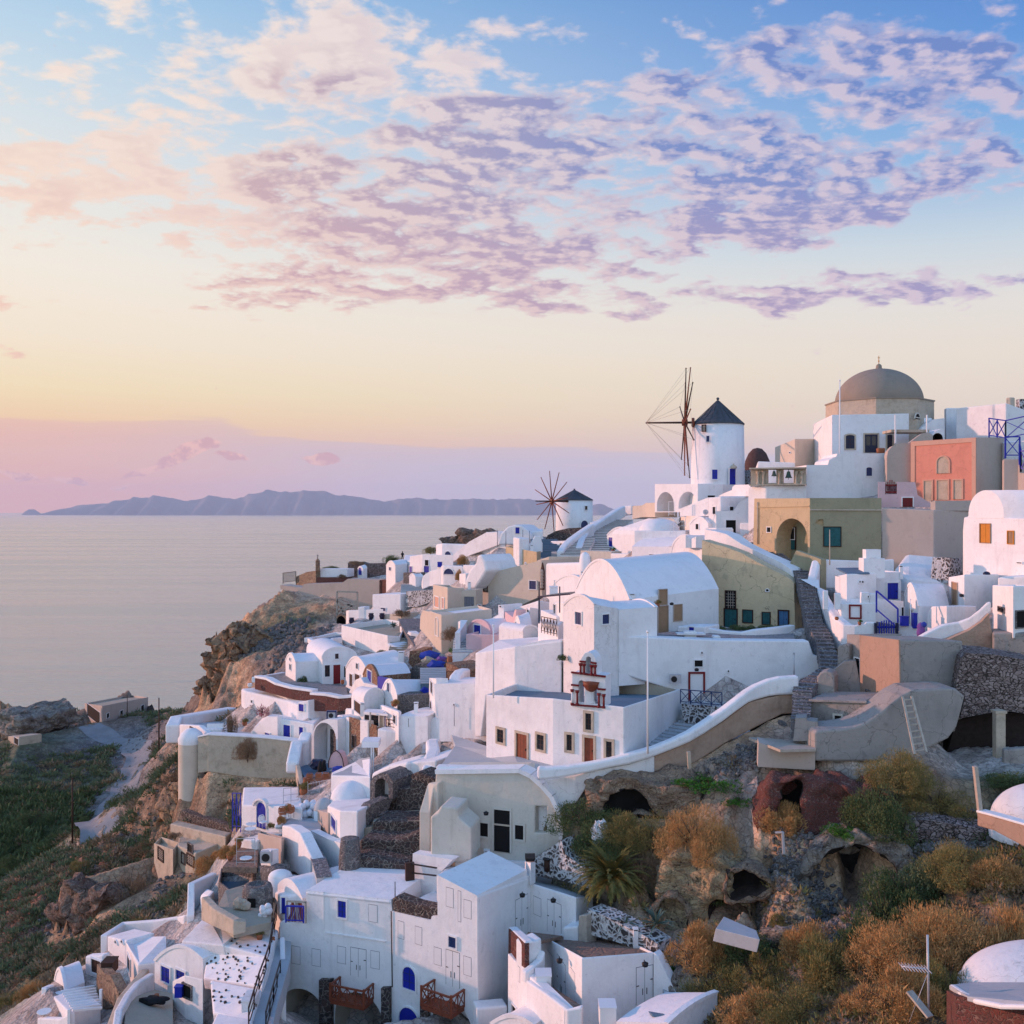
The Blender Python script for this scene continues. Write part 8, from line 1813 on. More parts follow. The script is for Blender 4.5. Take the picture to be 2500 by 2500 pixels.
def ribbon(name,path,width,mat,lift=0.06):
 ps=[Vector(XY(*p))for p in path];smp=[]
 for i in range(len(ps)-1):
  p0,p1,p2,p3=ps[max(0,i-1)],ps[i],ps[i+1],ps[min(len(ps)-1,i+2)]
  n=max(3,int((p2-p1).length/1.0))
  for k in range(n):
   s=k/n;smp.append(0.5*((2*p1)+(p2-p0)*s+(2*p0-5*p1+4*p2-p3)*s*s+(3*p1-p0-3*p2+p3)*s**3))
 smp.append(ps[-1]);bm=nb();prev=None
 for i,q in enumerate(smp):
  tdir=(smp[min(i+1,len(smp)-1)]-smp[max(0,i-1)]).normalized();nrm=Vector((-tdir.y,tdir.x));w_=width*(1+0.12*math.sin(i*0.7));row=[]
  for k in range(7):
   e=q+nrm*w_*(k/6-0.5);row.append(bm.verts.new((e.x,e.y,max(ground(e.x,e.y),ground(q.x,q.y)-0.4)+lift)))
  if prev:
   for k in range(6):bm.faces.new([prev[k],prev[k+1],row[k+1],row[k]]).smooth=True
  prev=row
 o=obj(name,bm,mat,loc=(0,0,0));o['kind']='structure';return o
plain('asphalt',(0.27,0.27,0.275),0.9,0.4,scale=0.6,bmp=0.2)
RP()
ribbon('road',[(20,205),(140,208),(240,204),(315,196),(338,184),(318,174),(285,163),(248,152),(232,142),(238,132),(270,122)],4.8,'asphalt')
rs=np.random.RandomState(5)
def leaf_mesh(name,n,mat,leaf,shape='mound',stem=True,up=0.5,seed=1,lumps=15):
 """mound of many small leaf-sized blades spread through an uneven volume of unit radius"""
 r=np.random.RandomState(seed);V_,F_=[],[]
 cen=[]
 for k in range(lumps):
  a=r.uniform(0,2*np.pi);q=r.uniform(0.05,0.85)**0.7;cen.append((q*np.cos(a),q*np.sin(a),r.uniform(0.1,0.72-q*0.45),r.uniform(0.18,0.42)))
 for i in range(n):
  c_=cen[r.randint(lumps)];d=r.normal(size=3);d/=np.linalg.norm(d);rad=c_[3]*(r.uniform(0.4,1.0)**0.55+abs(r.normal())*0.11)
  p=np.array([c_[0],c_[1],c_[2]])+d*rad*np.array([1,1,0.85])
  if p[2]<0:p[2]=abs(p[2])*0.3
  o_=d*0.8+np.array([0,0,up])+r.normal(size=3)*0.45;o_/=np.linalg.norm(o_)
  s_=np.cross(o_,r.normal(size=3));s_/=np.linalg.norm(s_)+1e-9
  L=leaf*r.uniform(0.6,1.5)*(2.0 if r.rand()<0.05 else 1);w_=L*0.13 if shape=='wiry' else L*0.34;b0=len(V_)
  V_+=[p-s_*w_,p+s_*w_,p+o_*L+s_*w_*0.2];F_.append((b0,b0+1,b0+2))
 me=bpy.data.meshes.new(name);me.from_pydata([tuple(v)for v in V_],[],F_);me.materials.append(MAT[mat]);return me
BUSH={}
for kd,mat,shp,lf,n in(('green','leaf_green','mound',0.042,9000),('rust','leaf_rust','wiry',0.062,15000),('olive','leaf_olive','wiry',0.055,14000),('brown','leaf_brown','wiry',0.06,9000),('gray','leaf_gray','mound',0.045,8000),('lush','leaf_lush','mound',0.06,3500),('pink','leaf_pink','mound',0.08,900),('rust_big','leaf_rust','wiry',0.036,34000),('olive_big','leaf_olive','wiry',0.036,30000),('green_big','leaf_green','mound',0.028,20000)):
 BUSH[kd]=[leaf_mesh('crown',n,mat,lf,shp,seed=s_+10,lumps=26 if 'big' in kd else 15)for s_ in range(2 if 'big' in kd else 3)]
twig=[]
for s_ in range(2):
 bm=nb();r=random.Random(s_)
 for k in range(16):
  a=r.uniform(0,6.28);q=r.uniform(0.2,0.75);z_=r.uniform(0.3,0.75);m0=Vector((math.cos(a)*q*0.4,math.sin(a)*q*0.4,z_*0.55));tube(bm,(0,0,-0.15),m0,0.022,0.014,5);tube(bm,m0,(math.cos(a)*q,math.sin(a)*q,z_),0.014,0.005,5)
 me=bpy.data.meshes.new('stem');bm.to_mesh(me);bm.free();me.materials.append(MAT['bark']);twig.append(me)
def bush(label,x,y,d,wpx,hpx,kind,group=None,name='shrub',depth=0.9,onground=True,z=None):
 """x,y: foot of the shrub; wpx, hpx: size in photo pixels"""
 X0,Y0=XY(x,d);w_=wpx*1.18/SC/F*d/2;hpx*=1.15;h_=hpx/SC/F*d
 z0=ZZ(y,d)if z is None else z
 if onground:z0=min(z0,ground(X0,Y0+w_*0.3)+0.1)if abs(ground(X0,Y0)-z0)<3 else z0
 t=thing(name,label,'shrub',(X0,Y0+w_*depth*0.5,z0-0.1),group)
 if w_>1.9 and kind+'_big' in BUSH:kind+='_big'
 k=random.randrange(len(BUSH[kind]))
 o=bpy.data.objects.new('foliage',BUSH[kind][k]);C.objects.link(o);o.parent=t;o.scale=(w_*1.05,w_*depth,h_*1.0);o.rotation_euler=(0,0,random.uniform(0,6.28)if abs(depth-1)<0.2 else random.choice((0,math.pi))+random.uniform(-0.3,0.3))
 o=bpy.data.objects.new('stem',twig[k%2]);C.objects.link(o);o.parent=t;o.scale=(w_,w_*depth,h_)
 return t
random.seed(21)
R10()
GB='shrubs on the ruined slope'
for lb,x,y,d,w_,h_,kd in(('large glowing rust-orange bush hanging over the yellow cave rock',540,530,56.5,260,240,'rust'),('dark green half of the big rounded bush right of the rust one',660,490,57,200,200,'green'),('small rust bush directly under the grey plaster wall',895,225,58.5,190,130,'rust'),('big olive-brown bush in front of the ladder foot',1420,215,57,260,165,'olive'),('olive bush spreading right of the ladder foot',1590,240,56.5,280,160,'olive'),('dark green hanging shrub beside the red rubble',1330,430,55,260,230,'green'),('dark green bush under the olive ones',1480,330,55.5,280,160,'gray'),('dark shrub at the foot of the wooden stake',1790,260,55,260,120,'green'),('low green bush near the right edge under the cave',1900,190,56.5,200,70,'green'),('grey-green bush at the foot of the whitewashed wall',60,420,62,260,150,'green'),('second grey-green bush, higher up by the white wall',170,370,62.5,220,90,'gray'),('feathery brown-green bush beside the plastic sheet',240,430,61,220,120,'olive'),('wide dry bush between the plastic sheet and the rust bush',350,470,60,260,190,'olive'),('green bush above the palm',150,520,60.5,260,120,'green'),('tangled dark bush right of the palm',290,620,59,200,160,'brown'),('orange-brown bush below the tilted box',520,990,51.5,230,190,'rust'),('dark olive bush left of the cave path',640,1080,49.5,300,220,'olive'),('green bush right of the tilted box',790,1010,50.5,230,150,'green'),('olive bush at the bottom of the cave path',830,1090,48.5,240,160,'olive'),('brown bush in the middle of the cave path',1060,960,49,230,170,'rust'),('tall olive-brown bush in the gully',1110,1120,46.5,300,260,'olive'),('rust bush at the bottom edge of the photo',770,1260,45.5,280,180,'rust'),('wide rust bush at the bottom edge, next to it',960,1250,44.5,320,180,'olive'),('round rust bush at the very bottom of the gully',1200,1240,43.5,190,110,'rust'),('dark green bush climbing right of the great cave',1350,830,49.5,220,230,'green'),('dark green bush lining the gully higher up',1430,700,50.5,230,180,'green'),('dark bush in the gully shade',1260,960,48,200,200,'green'),('green bush under the stake rubble',1560,600,51,260,160,'gray'),('olive bush below the plastered wall',1700,620,49.5,330,190,'olive'),('brown bush near the right edge below the plastered wall',1840,600,49,220,150,'rust'),('largest glowing rust bush left of the aerial',1430,1010,44.5,400,260,'rust'),('huge rust bush behind the aerial',1640,960,45,420,320,'rust'),('rust bush at the foot of the aerial',1400,1190,41.5,330,220,'rust'),('rust bush right of the aerial mast',1620,1080,42,260,220,'olive'),('tall rust bush at the right edge',1900,860,45,260,330,'rust'),('dark green shadowed bush right of the huge rust one',1850,960,43.5,200,170,'green'),('small lush green bush beside the rubble wall end',385,940,53.5,90,90,'lush'),('low scrub bush above the stone fan',930,830,53,160,90,'olive')):
 bush(lb,x,y,d,w_,h_,kd,GB,onground=True)
for lb,x,y,d,w_,h_ in(('bright green patch of plants under the earth bank',590,215,61.5,230,70),('second bright green patch, right of the first',720,240,60.5,130,45),('little green plants inside the ruined room',1170,430,55.5,130,60)):bush(lb,x,y,d,w_,h_,'lush','green plant patches on the slope')
def palm(label,x,y,d,wpx,hpx,n=46,mat='leaf_palm',name='palm',cat='palm',trunk=0.25,width=0.05,droop=0.9,seed=4,segs=7):
 r=np.random.RandomState(seed);X0,Y0=XY(x,d);z0=ZZ(y,d);R_=wpx/SC/F*d/2;H_=hpx/SC/F*d
 t=thing(name,label,cat,(X0,Y0,z0));bt=Vector((X0,Y0,z0))
 if trunk>0:
  bm=nb();tube(bm,bt-Vector((0,0,0.6)),bt+Vector((0,0,H_*trunk)),0.28,0.22,10)
  for k in range(8):lathe(bm,bt+Vector((0,0,H_*trunk*k/8)),[(0.30,0),(0.36,0.08),(0.24,0.12)],9)
  obj('trunk',bm,'bark',t)
 bm=nb();top=bt+Vector((0,0,H_*trunk))
 for k in range(n):
  a=r.uniform(0,2*np.pi);el=r.uniform(-0.15,1.35);L=R_*r.uniform(0.8,1.1)*(1.0 if el<0.9 else 0.9)
  d2=Vector((math.cos(a),math.sin(a),0));pv=top.copy();prev=None;e=el
  for s_ in range(segs+1):
   f=s_/segs;e2=el-droop*f*f*(1.2 if el<1 else 0.7)
   if s_:pv=pv+(d2*math.cos(e2)+Vector((0,0,math.sin(e2))))*(L/segs)
   sd_=Vector((-d2.y,d2.x,0));nrm_=(d2*-math.sin(e2)+Vector((0,0,math.cos(e2))))
   if name=='palm':
    if s_>0:
     for q in range(3):
      for sg in(-1,1):
       b_=pv.lerp(prev[0],q/3);ll=0.34*math.sin(math.pi*min(0.97,max(0.12,f)))*(R_/2.0)
       tip=b_+sd_*sg*ll*0.75+(d2*math.cos(e2)+Vector((0,0,math.sin(e2))))*ll*0.8-Vector((0,0,0.05));w_=(tip-b_).cross(nrm_).normalized()*0.032*R_/1.6
       bm.faces.new([bm.verts.new(b_-w_),bm.verts.new(b_+w_),bm.verts.new(tip)])
     tube(bm,prev[0],pv,0.018,0.012,4,caps=False)
    prev=(pv.copy(),)
   else:
    ww=width*(1-f)**0.6*(0.6+f if f<0.4 else 1)+0.004;cur=(bm.verts.new(pv-sd_*ww),bm.verts.new(pv+nrm_*-ww*0.35),bm.verts.new(pv+sd_*ww))
    if prev:bm.faces.new([prev[0],prev[1],cur[1],cur[0]]);bm.faces.new([prev[1],prev[2],cur[2],cur[1]])
    prev=cur
 obj('fronds',bm,mat,t);return t
palm('bushy golden-green palm growing by the white flat roof',165,655,59.0,370,300,95,trunk=0.18)
palm('blue-green agave at the end of the black and white rubble wall',355,800,54.5,190,130,34,'leaf_agave','agave','agave',0,0.07,0.5,6,5)
palm('grey-green agave on top of the rubble wall below the palm',225,800,55.5,130,110,30,'leaf_agave','agave','agave',0,0.06,0.7,8,5)
R6()
palm('spiky yellowish agave on the left terrace',378,1475,107,150,110,40,'leaf_palm','agave','agave',0,0.14,0.4,9,5)
palm('dark agave at the head of the yellow steps',1550,770,143,80,60,26,'leaf_agave','agave','agave',0,0.16,0.35,10,5)
palm('small agave on the white wall by the yellow steps',1645,935,127,45,32,18,'leaf_agave','agave','agave',0,0.10,0.35,12,5)
bush('dark green bush beside the lit white gable on the red door terrace',930,1165,115,85,70,'green',onground=False)
bush('dark green shrub at the foot of the battered terrace block',1470,965,131,95,40,'green',onground=False)
bush('brown climbing bush behind the agave on the left terrace',450,1490,106,70,160,'brown',onground=False,depth=1)
bush('pink flowering bougainvillea against the curved pink-lit wall',655,1370,105.5,90,85,'pink',onground=False)
bush('dark shrub in front of the blue shutter window',945,1560,101,110,60,'green',onground=False)
bush('dry brown bush hanging on the tan retaining wall',560,1660,100.5,150,150,'brown',onground=False,depth=0.5)
bush('brown bush on the headland beside the white wall',1190,440,196,60,26,'brown',onground=False)
bush('large dark bush beside the standing person',1540,350,190,130,70,'green',onground=False)
bush('dark bush on the headland above the dry stone wall',1290,350,200,100,30,'brown',onground=False)
bush('dark bush behind the brown monument',1120,388,203,110,30,'green',onground=False)
bush('rust bush on the slope brow beside the far white house',1795,275,186,80,50,'olive',onground=False)
bush('dark bush below the rocky white wall',1600,700,152,90,60,'brown',onground=False)
R3()
bush('rust round bush on the dark slope above the street',428,890,156,90,85,'rust',onground=False)
bush('rust bush beside the white rooftop box',392,1010,150,60,90,'rust',onground=False)
bush('brown reed bundle beside the pink house steps',320,1480,110,130,110,'brown',onground=False)
bush('dark weeds on the ledge beside the peeling block',1200,1640,77,70,50,'green',onground=False)
bush('potted green plants on the white wall near the street',345,1580,108,75,45,'lush',onground=False)
R4()
for k,(x,w_)in enumerate(((1290,120),(1420,160),(1560,150),(1700,150),(1820,120))):bush(['first','second','third','fourth','fifth'][k]+' dark weed clump from the left below the teal doors',x,770,83.5,w_,55,'green','weeds in front of the teal doors',onground=False)
R1()
R7()
for lb,x,y,d,w_,h_,kd in(('large dark brown bush on the cliff below the round tower',1060,610,112,280,130,'brown'),('second grey-brown bush on the cliff, lower and right',1100,740,106,180,160,'brown'),('grey-green dome bush beside the blue door house',1310,750,92,90,110,'gray'),('golden dry bush at the cliff edge',890,700,120,70,110,'rust'),('tall dark green hedge-like bush by the road',700,790,135,200,180,'green'),('round green bush near the road bend',640,690,140,130,90,'green'),('olive bush above the ruined hut',700,920,122,170,90,'olive'),('round brown bush left of the ruined hut',800,1010,110,150,100,'brown'),('small round grey bush on the red hill',665,1010,112,100,70,'gray'),('wide brown bush below the ruined hut',830,1120,100,200,90,'olive'),('tall tan bush on the red hill',690,1280,92,200,210,'brown'),('brown bush on the ridge of the red hill',430,1110,108,150,80,'olive'),('tan bush beside it on the red hill',540,1190,100,150,110,'brown'),('tan bush near the long white parapet',760,1360,82,180,100,'olive'),('brown bush above the long white parapet',620,1400,80,110,140,'brown'),('green bush by the white pole-less road end',470,830,135,100,70,'green'),('dark green bush in the green field',150,830,150,200,90,'green'),('grey-green bush in the green field',330,800,148,160,80,'gray'),('green bush at the foot of the utility pole',320,890,138,130,60,'green'),('dark green bush at the left edge',30,1080,128,110,80,'green'),('rusty bush above the pergola corner',170,1740,78,150,110,'rust'),('green bush at the bottom left corner',60,1840,80,160,90,'olive'),('dry golden bush beside the dusty yard',780,1680,63,110,50,'rust'),('golden hedge of dry plants along the lower terrace',1180,1080,82,190,110,'rust'),('orange-brown plants edging the pink terrace',1260,1010,78,90,80,'rust'),('dry bush on top of the ruined hut',965,905,95,80,40,'brown')):
 bush(lb,x,y,d,w_,h_,kd,'shrubs on the left slope')
R8()
for lb,x,y,d,w_,h_,kd in(('red-brown potted plants along the balcony edge, nearer',400,470,76,60,60,'rust'),('red-brown potted plants along the balcony edge, farther',450,380,78,70,55,'rust'),('olive plant by the white chair',320,505,76.5,70,40,'olive'),('golden plant on the cafe terrace wall',565,225,85,55,75,'olive')):bush(lb,x,y,d,w_,h_,kd,onground=False)
for(tt,q,s_,mt)in POTS:
 o=bpy.data.objects.new('plant',BUSH['olive'][0]);C.objects.link(o);o.parent=tt;o.location=q-wloc(tt)-Vector((0,0,0.25));o.scale=(s_,s_,s_)
R8()
def parasol(label,x,y0,y1,d,mat):
 a,b_=P(x,y1,d),P(x,y0,d);t=thing('closed_parasol',label,'parasol',a);bm=nb();tube(bm,a,b_,0.04);obj('pole',bm,'pale_wood',t)
 h=(b_-a).z;bm=nb();lathe(bm,a+Vector((0,0,h*0.3)),[(0.05,0),(0.22,0.05),(0.26,h*0.2),(0.12,h*0.6),(0.03,h*0.7),(0.001,h*0.7)],12);obj('folded_canopy',bm,mat,t)
parasol('dark closed parasol on the cafe terrace, the left one',690,20,140,88,'cloth_dark');parasol('dark closed parasol on the cafe terrace, the right one',715,15,135,88.5,'cloth_dark')
for lb,x,y,d in(('left clay coloured chair on the pink cafe terrace',615,205,86),('middle clay coloured chair on the pink cafe terrace',680,200,86),('right clay coloured chair on the pink cafe terrace',735,200,86.5)):chair(lb,x,y,d,0.3,'terracotta','clay coloured cafe chairs',sc=1.1)
def pot(label,x,y,d,r,h,mat='terracotta',plant=None):
 q=P(x,y,d);t=thing('plant_pot',label,'pot',q);bm=nb();lathe(bm,q,[(0.001,0),(r*0.6,0),(r,h*0.55),(r*0.75,h*0.85),(r*0.95,h),(r*0.7,h*0.97),(0.001,h*0.9)],16);obj('pot',bm,mat,t)
 if plant:o=bpy.data.objects.new('plant',BUSH[plant][1]);C.objects.link(o);o.parent=t;o.location=(0,0,h*0.9);o.scale=(r*1.5,r*1.5,r*1.6)
pot('big clay jar with a plant at the corner of the cafe terrace',570,275,84,0.36,0.7,plant='olive');pot('big clay jar with a plant by the white step block',95,655,75,0.26,0.6,plant='olive');pot('clay jar beside the blue terrace clutter',590,200,86,0.32,0.6)
R11()
t=thing('upturned_boat','pink upturned boat bow standing beside the brown stone house','boat',P(870,1200,90));bm=nb();q0=P(870,1205,90)
prof=[(x*0.40,z*0.40)for x,z in[(-1.55,0),(-1.5,1.4),(-1.15,2.6),(-0.5,3.5),(0.1,3.8),(0.8,3.2),(1.35,2.0),(1.7,0)]]
for sgn,off in((1,0),(-1,0.8)):
 pass
fr_=[bm.verts.new(q0+Vector((x*1.05,0,z)))for x,z in prof];bk_=[bm.verts.new(q0+Vector((x*0.8+0.3,1.4,z*0.85)))for x,z in prof]
for i in range(len(prof)-1):bm.faces.new([fr_[i],fr_[i+1],bk_[i+1],bk_[i]])
bm.faces.new(fr_);bm.faces.new(bk_[::-1]);rn(bm);obj('hull',bm,'pinkwash',t)
bm=nb()
for i in range(len(prof)-1):bar(bm,q0+Vector((prof[i][0]*1.07,-0.03,prof[i][1])),q0+Vector((prof[i+1][0]*1.07,-0.03,prof[i+1][1])),0.06)
obj('rim',bm,'dark_wood',t)
def clutter(label,x,y,d,r,mat,name,cat):
 bm=nb();bmesh.ops.create_icosphere(bm,subdivisions=2,radius=1.0);k1,k2=random.uniform(3,7),random.uniform(3,7)
 for v in bm.verts:v.co*=1+0.25*math.sin(v.co.x*k1+v.co.z*k2)
 bmesh.ops.scale(bm,verts=bm.verts,vec=(r,r*0.8,r*0.6));bmesh.ops.translate(bm,verts=bm.verts,vec=P(x,y,d));tag(obj(name,bm,mat),label,cat)
clutter('blue fabric heap beside the upturned boat',890,1218,87.5,0.55,'cloth_blue','tarpaulin','tarpaulin');clutter('dark blue cafe awning bundle under the great arch',720,1180,92,0.8,'navy','awning_bundle','awning')
for lb,pts,d,mt in(('brown stone stall block by the street, the upper one',[(1440,380),(1450,290),(1540,285),(1560,330),(1660,350),(1640,440),(1500,450)],112,'stone_brown'),('brown stone stall block by the street, the lower one',[(1440,520),(1450,440),(1500,390),(1620,380),(1640,420),(1620,540)],106,'stone_gray')):
 outline_block(lb,pts,d,d-1,4,mat=mt,name='stall_wall',cat='wall')
stairs('blue-green steps in the middle of the village',[(1680,545,95),(1672,480,98),(1668,420,101)],3.4,9,mat='teal' if False else 'roof_blue',tread='roof_gray')
outline_block('brown stone wall right of the blue-green steps',[(1735,560),(1735,380),(1800,400),(1860,440),(1860,560)],95,93,3,mat='stone_brown',name='stall_wall',cat='wall')
for lb,x,y,d,r,mt in(('long blue cloth draped over the stall by the street',1610,330,110,1.1,'cloth_blue'),('yellowish cloth spread on the stall by the street',1600,360,107,0.7,'sand_render'),('purple hanging cloth beside the blue-green steps',1700,350,105,0.5,'cloth_purple'),('deep blue cloth above the blue-green steps',1660,400,103,0.9,'cloth_blue')):clutter(lb,x,y,d,r,mt,'cloth','cloth')
pot('large red-brown jar on the terrace right of the steps',1765,395,101,0.3,0.8)
rail('dark wooden railing on the wall right of the blue-green steps',[(1740,540,92.5),(1840,548,90)],1.1,'dark_wood',style='bars',spacing=1.4)
t=thing('folded_shutters','striped blue shutters lying on the roof beside the lit gable','shutters',P(1570,620,93));bm=nb()
for k in range(6):bar(bm,P(1535+k*10,600+k*6,93),P(1565+k*8,570+k*4,94),0.16,0.05)
obj('slats',bm,'blue',t)
def scatter_clumps(name,n,mat,box_,sizer,clsf,kindf,seed,leaf=0.34,blades=34):
 r=np.random.RandomState(seed);V_,F_=[],[];cnt=0;tries=0
 while cnt<n and tries<n*12:
  tries+=1;px=r.uniform(box_[0],box_[1]);d=math.exp(r.uniform(math.log(box_[2]),math.log(box_[3])));x=(px-1250)/F*d
  col,am=gcol(x,d)
  if am<0.35 or ground(x,d)<2:continue
  if not clsf(px,d,col):continue
  z=ground(x,d);s_=sizer(d)*r.uniform(0.5,1.4);cnt+=1
  dirs=r.normal(size=(blades,3));dirs[:,2]=np.abs(dirs[:,2])*0.8;dirs/=np.linalg.norm(dirs,axis=1)[:,None]
  sd_=np.cross(dirs,r.normal(size=(blades,3)));sd_/=np.linalg.norm(sd_,axis=1)[:,None]
  base_=np.array([x,d,z-0.05])+dirs*np.array([s_,s_,s_*0.6])*r.uniform(0.3,0.95,(blades,1));L=leaf*s_*r.uniform(0.6,1.4,(blades,1));b0=len(V_)
  for a,dr,sd2,l in zip(base_,dirs,sd_,L):
   w_=l*0.3;V_.append(a-sd2*w_);V_.append(a+sd2*w_);V_.append(a+(dr+np.array([0,0,0.3]))*l);
  F_+=[(b0+3*k,b0+3*k+1,b0+3*k+2)for k in range(blades)]
 me=bpy.data.meshes.new(name);me.from_pydata([tuple(v)for v in V_],[],F_);me.materials.append(MAT[mat]);o=bpy.data.objects.new(name,me);C.objects.link(o);o['kind']='stuff';o['label']=kindf;return o
left=lambda px,d,c:not(px>440 and d>138)and not(px>200 and 120<d<215 and abs(px-(330 if d>165 else 235+(d-120)*1.5))<42-(d-120)*0.12)
scatter_clumps('scrub',2300,'leaf_gray',(-60,780,85,232),lambda d:0.45+d*0.004,lambda px,d,c:left(px,d,c),'grey-green scrub over the left slope',3,leaf=0.24,blades=80)
scatter_clumps('dry_scrub',1100,'leaf_tan',(-60,780,75,225),lambda d:0.5+d*0.004,lambda px,d,c:left(px,d,c),'dry brown scrub over the left slope',4,leaf=0.24,blades=80)
scatter_clumps('green_cover',700,'leaf_green',(-60,300,118,170),lambda d:0.7+d*0.004,lambda px,d,c:c[1]>c[0]and left(px,d,c),'dark green low plants in the left field',5,blades=50)
scatter_clumps('slope_weeds',900,'leaf_olive',(1380,2650,36,64),lambda d:0.45,lambda px,d,c:True,'olive weeds between the bushes of the ruined slope',6)
scatter_clumps('slope_grass',900,'leaf_brown',(1380,2650,36,64),lambda d:0.45,lambda px,d,c:True,'dry weeds between the bushes of the ruined slope',7)
def scatter_stones(name,n,mat,regions,size,seed,label):
 """regions: (x, y, d, rx, ry(depth m)) in zoom coordinates"""
 r=np.random.RandomState(seed);bm=nb()
 for k in range(n):
  x,y,d,rx,rd=regions[r.randint(len(regions))];X0,Y0=XY(x+r.uniform(-rx,rx),d);Y0+=r.uniform(-rd,rd);z=ground(X0,Y0);s_=size*r.uniform(0.5,1.6)
  M_=Matrix.Translation((X0,Y0,z+s_*0.2))@Matrix.Rotation(r.uniform(0,6),4,Vector(r.normal(size=3)))@Matrix.Diagonal((s_*r.uniform(0.6,1.3),s_*r.uniform(0.6,1.2),s_*r.uniform(0.4,0.9),1))
  bmesh.ops.create_icosphere(bm,subdivisions=1,radius=1.0,matrix=M_)
 for v in bm.verts:v.co+=Vector(r.normal(size=3))*size*0.06
 o=obj(name,bm,mat,loc=(0,0,0));o['kind']='stuff';o['label']=label
R10()
REG=[(930,430,57.5,110,2.0),(1000,470,57,100,2),(1120,640,53.5,120,2.0),(1200,600,54,120,2),(1030,740,52,120,1.8),(1000,800,51.5,100,1.5),(1600,400,55.5,160,1.5),(1560,330,56,120,1.2),(700,110,63.5,120,1.5),(860,560,56,80,2.0)]
scatter_stones('rubble',1900,'rock_pale',REG,0.13,8,'pale fallen rubble stones on the ruined slope')
scatter_stones('dark_rubble',1300,'stone_gray',REG,0.17,9,'dark fallen rubble stones on the ruined slope')
R7();scatter_stones('slope_stones',900,'stone_gray',[(600,1080,108,200,10),(900,640,120,150,8),(700,300,190,120,15),(300,430,180,300,15),(350,1250,98,200,6),(900,1250,88,150,5)],0.2,10,'pale stones scattered over the left slope')
R6();scatter_stones('cliff_stones',420,'stone_gray',[(820,760,172,130,5),(900,900,160,200,6),(650,850,172,120,4)],0.45,12,'dark boulders strewn over the cliff top')
def rock(label,pts,d0,d1,depth,mat,holes=(),recess=2.5,rough=0.25,name='rock_outcrop',backm='void',seed=0,sub=3):  # cave backs default to near-black, deep shade put into the colour
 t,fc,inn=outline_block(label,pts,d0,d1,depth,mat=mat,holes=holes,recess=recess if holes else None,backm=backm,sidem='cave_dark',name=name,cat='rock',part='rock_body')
 o=[c_ for c_ in t.children][0];me=o.data;bm=nb();bm.from_mesh(me)
 bmesh.ops.triangulate(bm,faces=bm.faces)
 for k in range(sub+2):
  long_=[e for e in bm.edges if e.calc_length()>(1.1,0.8,0.6,0.42,0.35)[min(k,4)]]
  if not long_ or len(bm.faces)>24000:break
  bmesh.ops.subdivide_edges(bm,edges=long_,cuts=1,use_grid_fill=False);bmesh.ops.triangulate(bm,faces=bm.faces)
 from mathutils import noise as mn
 b0=wloc(t)
 bm.normal_update();nv_=[v.normal.copy()for v in bm.verts]
 for v,vn in zip(bm.verts,nv_):
  w_=v.co+b0;rd_=(mn.ridged_multi_fractal(Vector((w_.x,w_.y,w_.z*1.8))*(0.55 if rough<0.5 else 0.3),0.9,2.1,5,1.0,2.0)-1.1);v.co+=vn*rd_*rough*0.9;v.co+=mn.noise_vector(w_*0.45+Vector((seed,0,0)))*rough*2.2+mn.noise_vector(w_*1.3)*rough*0.9+mn.noise_vector(w_*3.5)*rough*0.25
 for f in bm.faces:f.smooth=True
 bm.to_mesh(me);bm.free();return t
for a_,k_,rg in ROCKS:
 reg(*rg);rock(*a_,**k_)
def dish(label,x,y,d,r):
 q=P(x,y,d);t=thing('satellite_dish',label,'dish',q);bm=nb();lathe(bm,(0,0,0),[(0.001,0),(r*0.5,r*0.06),(r*0.9,r*0.2),(r,r*0.3),(r*0.9,r*0.26),(0.001,r*0.06)],18)
 bmesh.ops.rotate(bm,verts=bm.verts,cent=(0,0,0),matrix=Matrix.Rotation(1.2,3,'X'));bmesh.ops.translate(bm,verts=bm.verts,vec=q);obj('reflector',bm,'galv',t);bm=nb();tube(bm,q,q+Vector((0,0.1,-r*1.8)),0.03);obj('arm',bm,'galv',t)
def flue(label,x,y,d,w_=0.32,h=0.7,mat='white',cap='iron'):
 q=P(x,y,d);t=thing('chimney',label,'chimney',q);bm=nb();box(bm,q+Vector((0,0,h/2-0.3)),(w_,w_,h+0.6));obj('stack',bm,mat,t,bev=0.04)
 bm=nb();box(bm,q+Vector((0,0,h+0.10)),(w_*1.15,w_*1.15,0.05));obj('cap',bm,mat,t);bm=nb()
 box(bm,q+Vector((0,0,h+0.04)),(w_*0.7,w_*0.7,0.10));obj('opening',bm,cap,t)
R3();dish('big white satellite dish beside the little shuttered house',783,1440,101,0.5)
flue('slim white chimney on the vault beside the carved board',1146,1085,103);flue('white chimney with a dark top left of the great vault roof',1362,1000,96,0.4,0.5);flue('small white chimney on the cream terrace roof',470,1080,123,0.35,0.6);flue('small chimney on the tan box house rim',960,790,137,0.4,0.7)
pole('thin grey lamp post on the dark slope above the street',625,785,850,155,0.05,'gray_paint');pot('clay pot with a small green plant by the blue door on the ridge terrace',1600,800,135,0.25,0.4,plant='lush')
R4();flue('white chimney stub at the right end of the great vault',623,540,82.5,0.45,0.5);pot('clay pot with a dry plant on the wall beside the tan doors',820,585,81.5,0.22,0.35,plant='olive');lamp('dark wall lamp between the two tan doors',932,560,83.5);lamp('small lamp above the red-framed door',1128,1078,74.3)
R5();flue('double-flue white chimney on the yard wall behind the skylight',735,400,82.4,0.5,0.35);flue('thin white vent on the blue hatch house',965,470,84,0.25,0.4);pole('white lamp pole beside the lit rounded gable',1040,690,900,76.2,0.035,'white_paint');lamp('wall lamp beside the tan door of the tower house',1436,655,76.3)
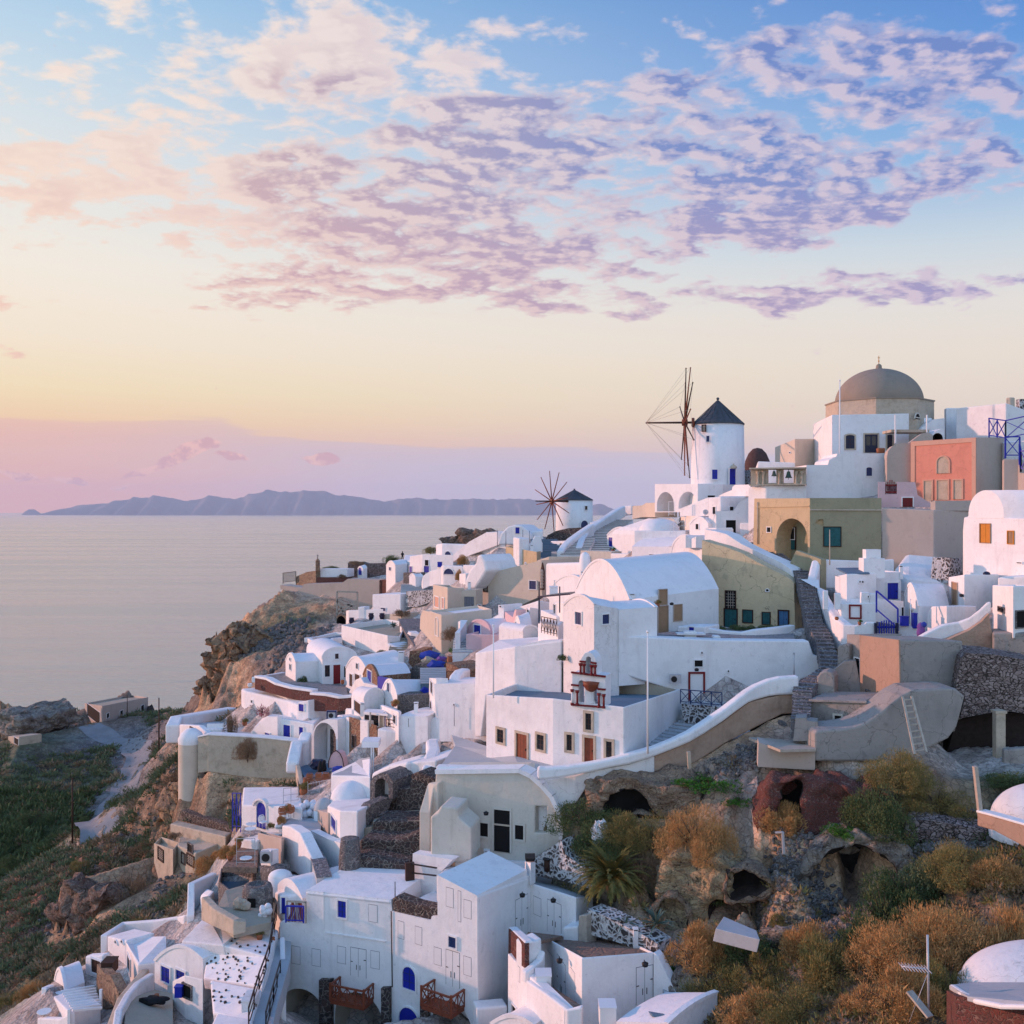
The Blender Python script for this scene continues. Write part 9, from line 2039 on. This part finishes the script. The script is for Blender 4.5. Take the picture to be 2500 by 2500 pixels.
pot('clay pot on the low yard wall left of the gate',460,850,76,0.16,0.25);pot('second clay pot on the yard wall, nearer the gate',640,888,74.5,0.14,0.25,plant='lush')
R6()
for k,(x,y,d)in enumerate(((1265,752,157),(1397,722,155),(1470,722,154))):pot(['leftmost','middle','rightmost'][k]+' dark jar in front of the headland box house',x,y,d,0.45,0.9,'navy')
pot('red geranium pot on the terrace by the lit gable house',1553,1310,92,0.3,0.3,plant='rust');pot('clay pot beside the red chapel door',1204,1160,113,0.22,0.45);pot('clay pot with a plant on the left terrace',545,1440,108,0.28,0.5,plant='olive');pot('white pot on the pink-lit wall top',580,1180,112,0.3,0.4,'white')
flue('white chimney block on the second gabled house',1600,985,110,0.6,0.6);flue('white chimney above the porch',1340,1330,95,0.4,0.5);flue('white chimney on the low barrel roof right of the porch',1700,1330,89,0.35,0.5)
t=thing('garden_sofa','white moulded garden sofa on the left terrace','sofa',P(340,1490,105.5));q=P(340,1488,105.5);bm=nb();box(bm,q+Vector((0,0,0.22)),(1.7,0.8,0.44));obj('seat',bm,'white',t,bev=0.06);bm=nb();box(bm,q+Vector((0,0.4,0.5)),(1.7,0.2,0.7));obj('backrest',bm,'white',t,bev=0.06)
R11()
for k,x in enumerate((1300,1350,1400)):chair(['left','middle','right'][k]+' dark chair on the roof terrace behind the swooping wall',x,905,91,0.4*k,'dark_wood','dark chairs on the roof terrace','iron')
pole('thin cable post on the tall white house side',1800,705,840,85.5,0.025,'gray_paint',fin=False)
R8();flue('small white chimney on the roof of the big shuttered house',885,850,66.5,0.4,0.5);pole('thin black pole at the right end of the big roof',1232,900,1030,60.4,0.03,'iron',fin=False);round_table('small white table on the pink paved terrace',150,725,775,71)
pot('clay pot at the foot of the long pale stairs',345,1340,61.5,0.14,0.3);pot('plant pot at the corner of the pink paved terrace',60,700,73,0.25,0.4,plant='rust');pot('another plant pot along the pink paved terrace',35,740,71.5,0.25,0.4,plant='rust')
R9();lamp('dark lamp on the wall of the cave house',555,400,64);flue('small white flue on the brown flat roof',1640,1300,54.5,0.25,0.35);flue('low white flue at the left of the rounded roof',560,720,66,0.35,0.35)
R7();round_table('round white table at the bottom left corner',245,1860,1900,62.5);flue('small white flue on the humped house roof',1100,1560,63.5,0.3,0.4);pot('clay pot by the blue panes',870,1795,60.5,0.15,0.3)
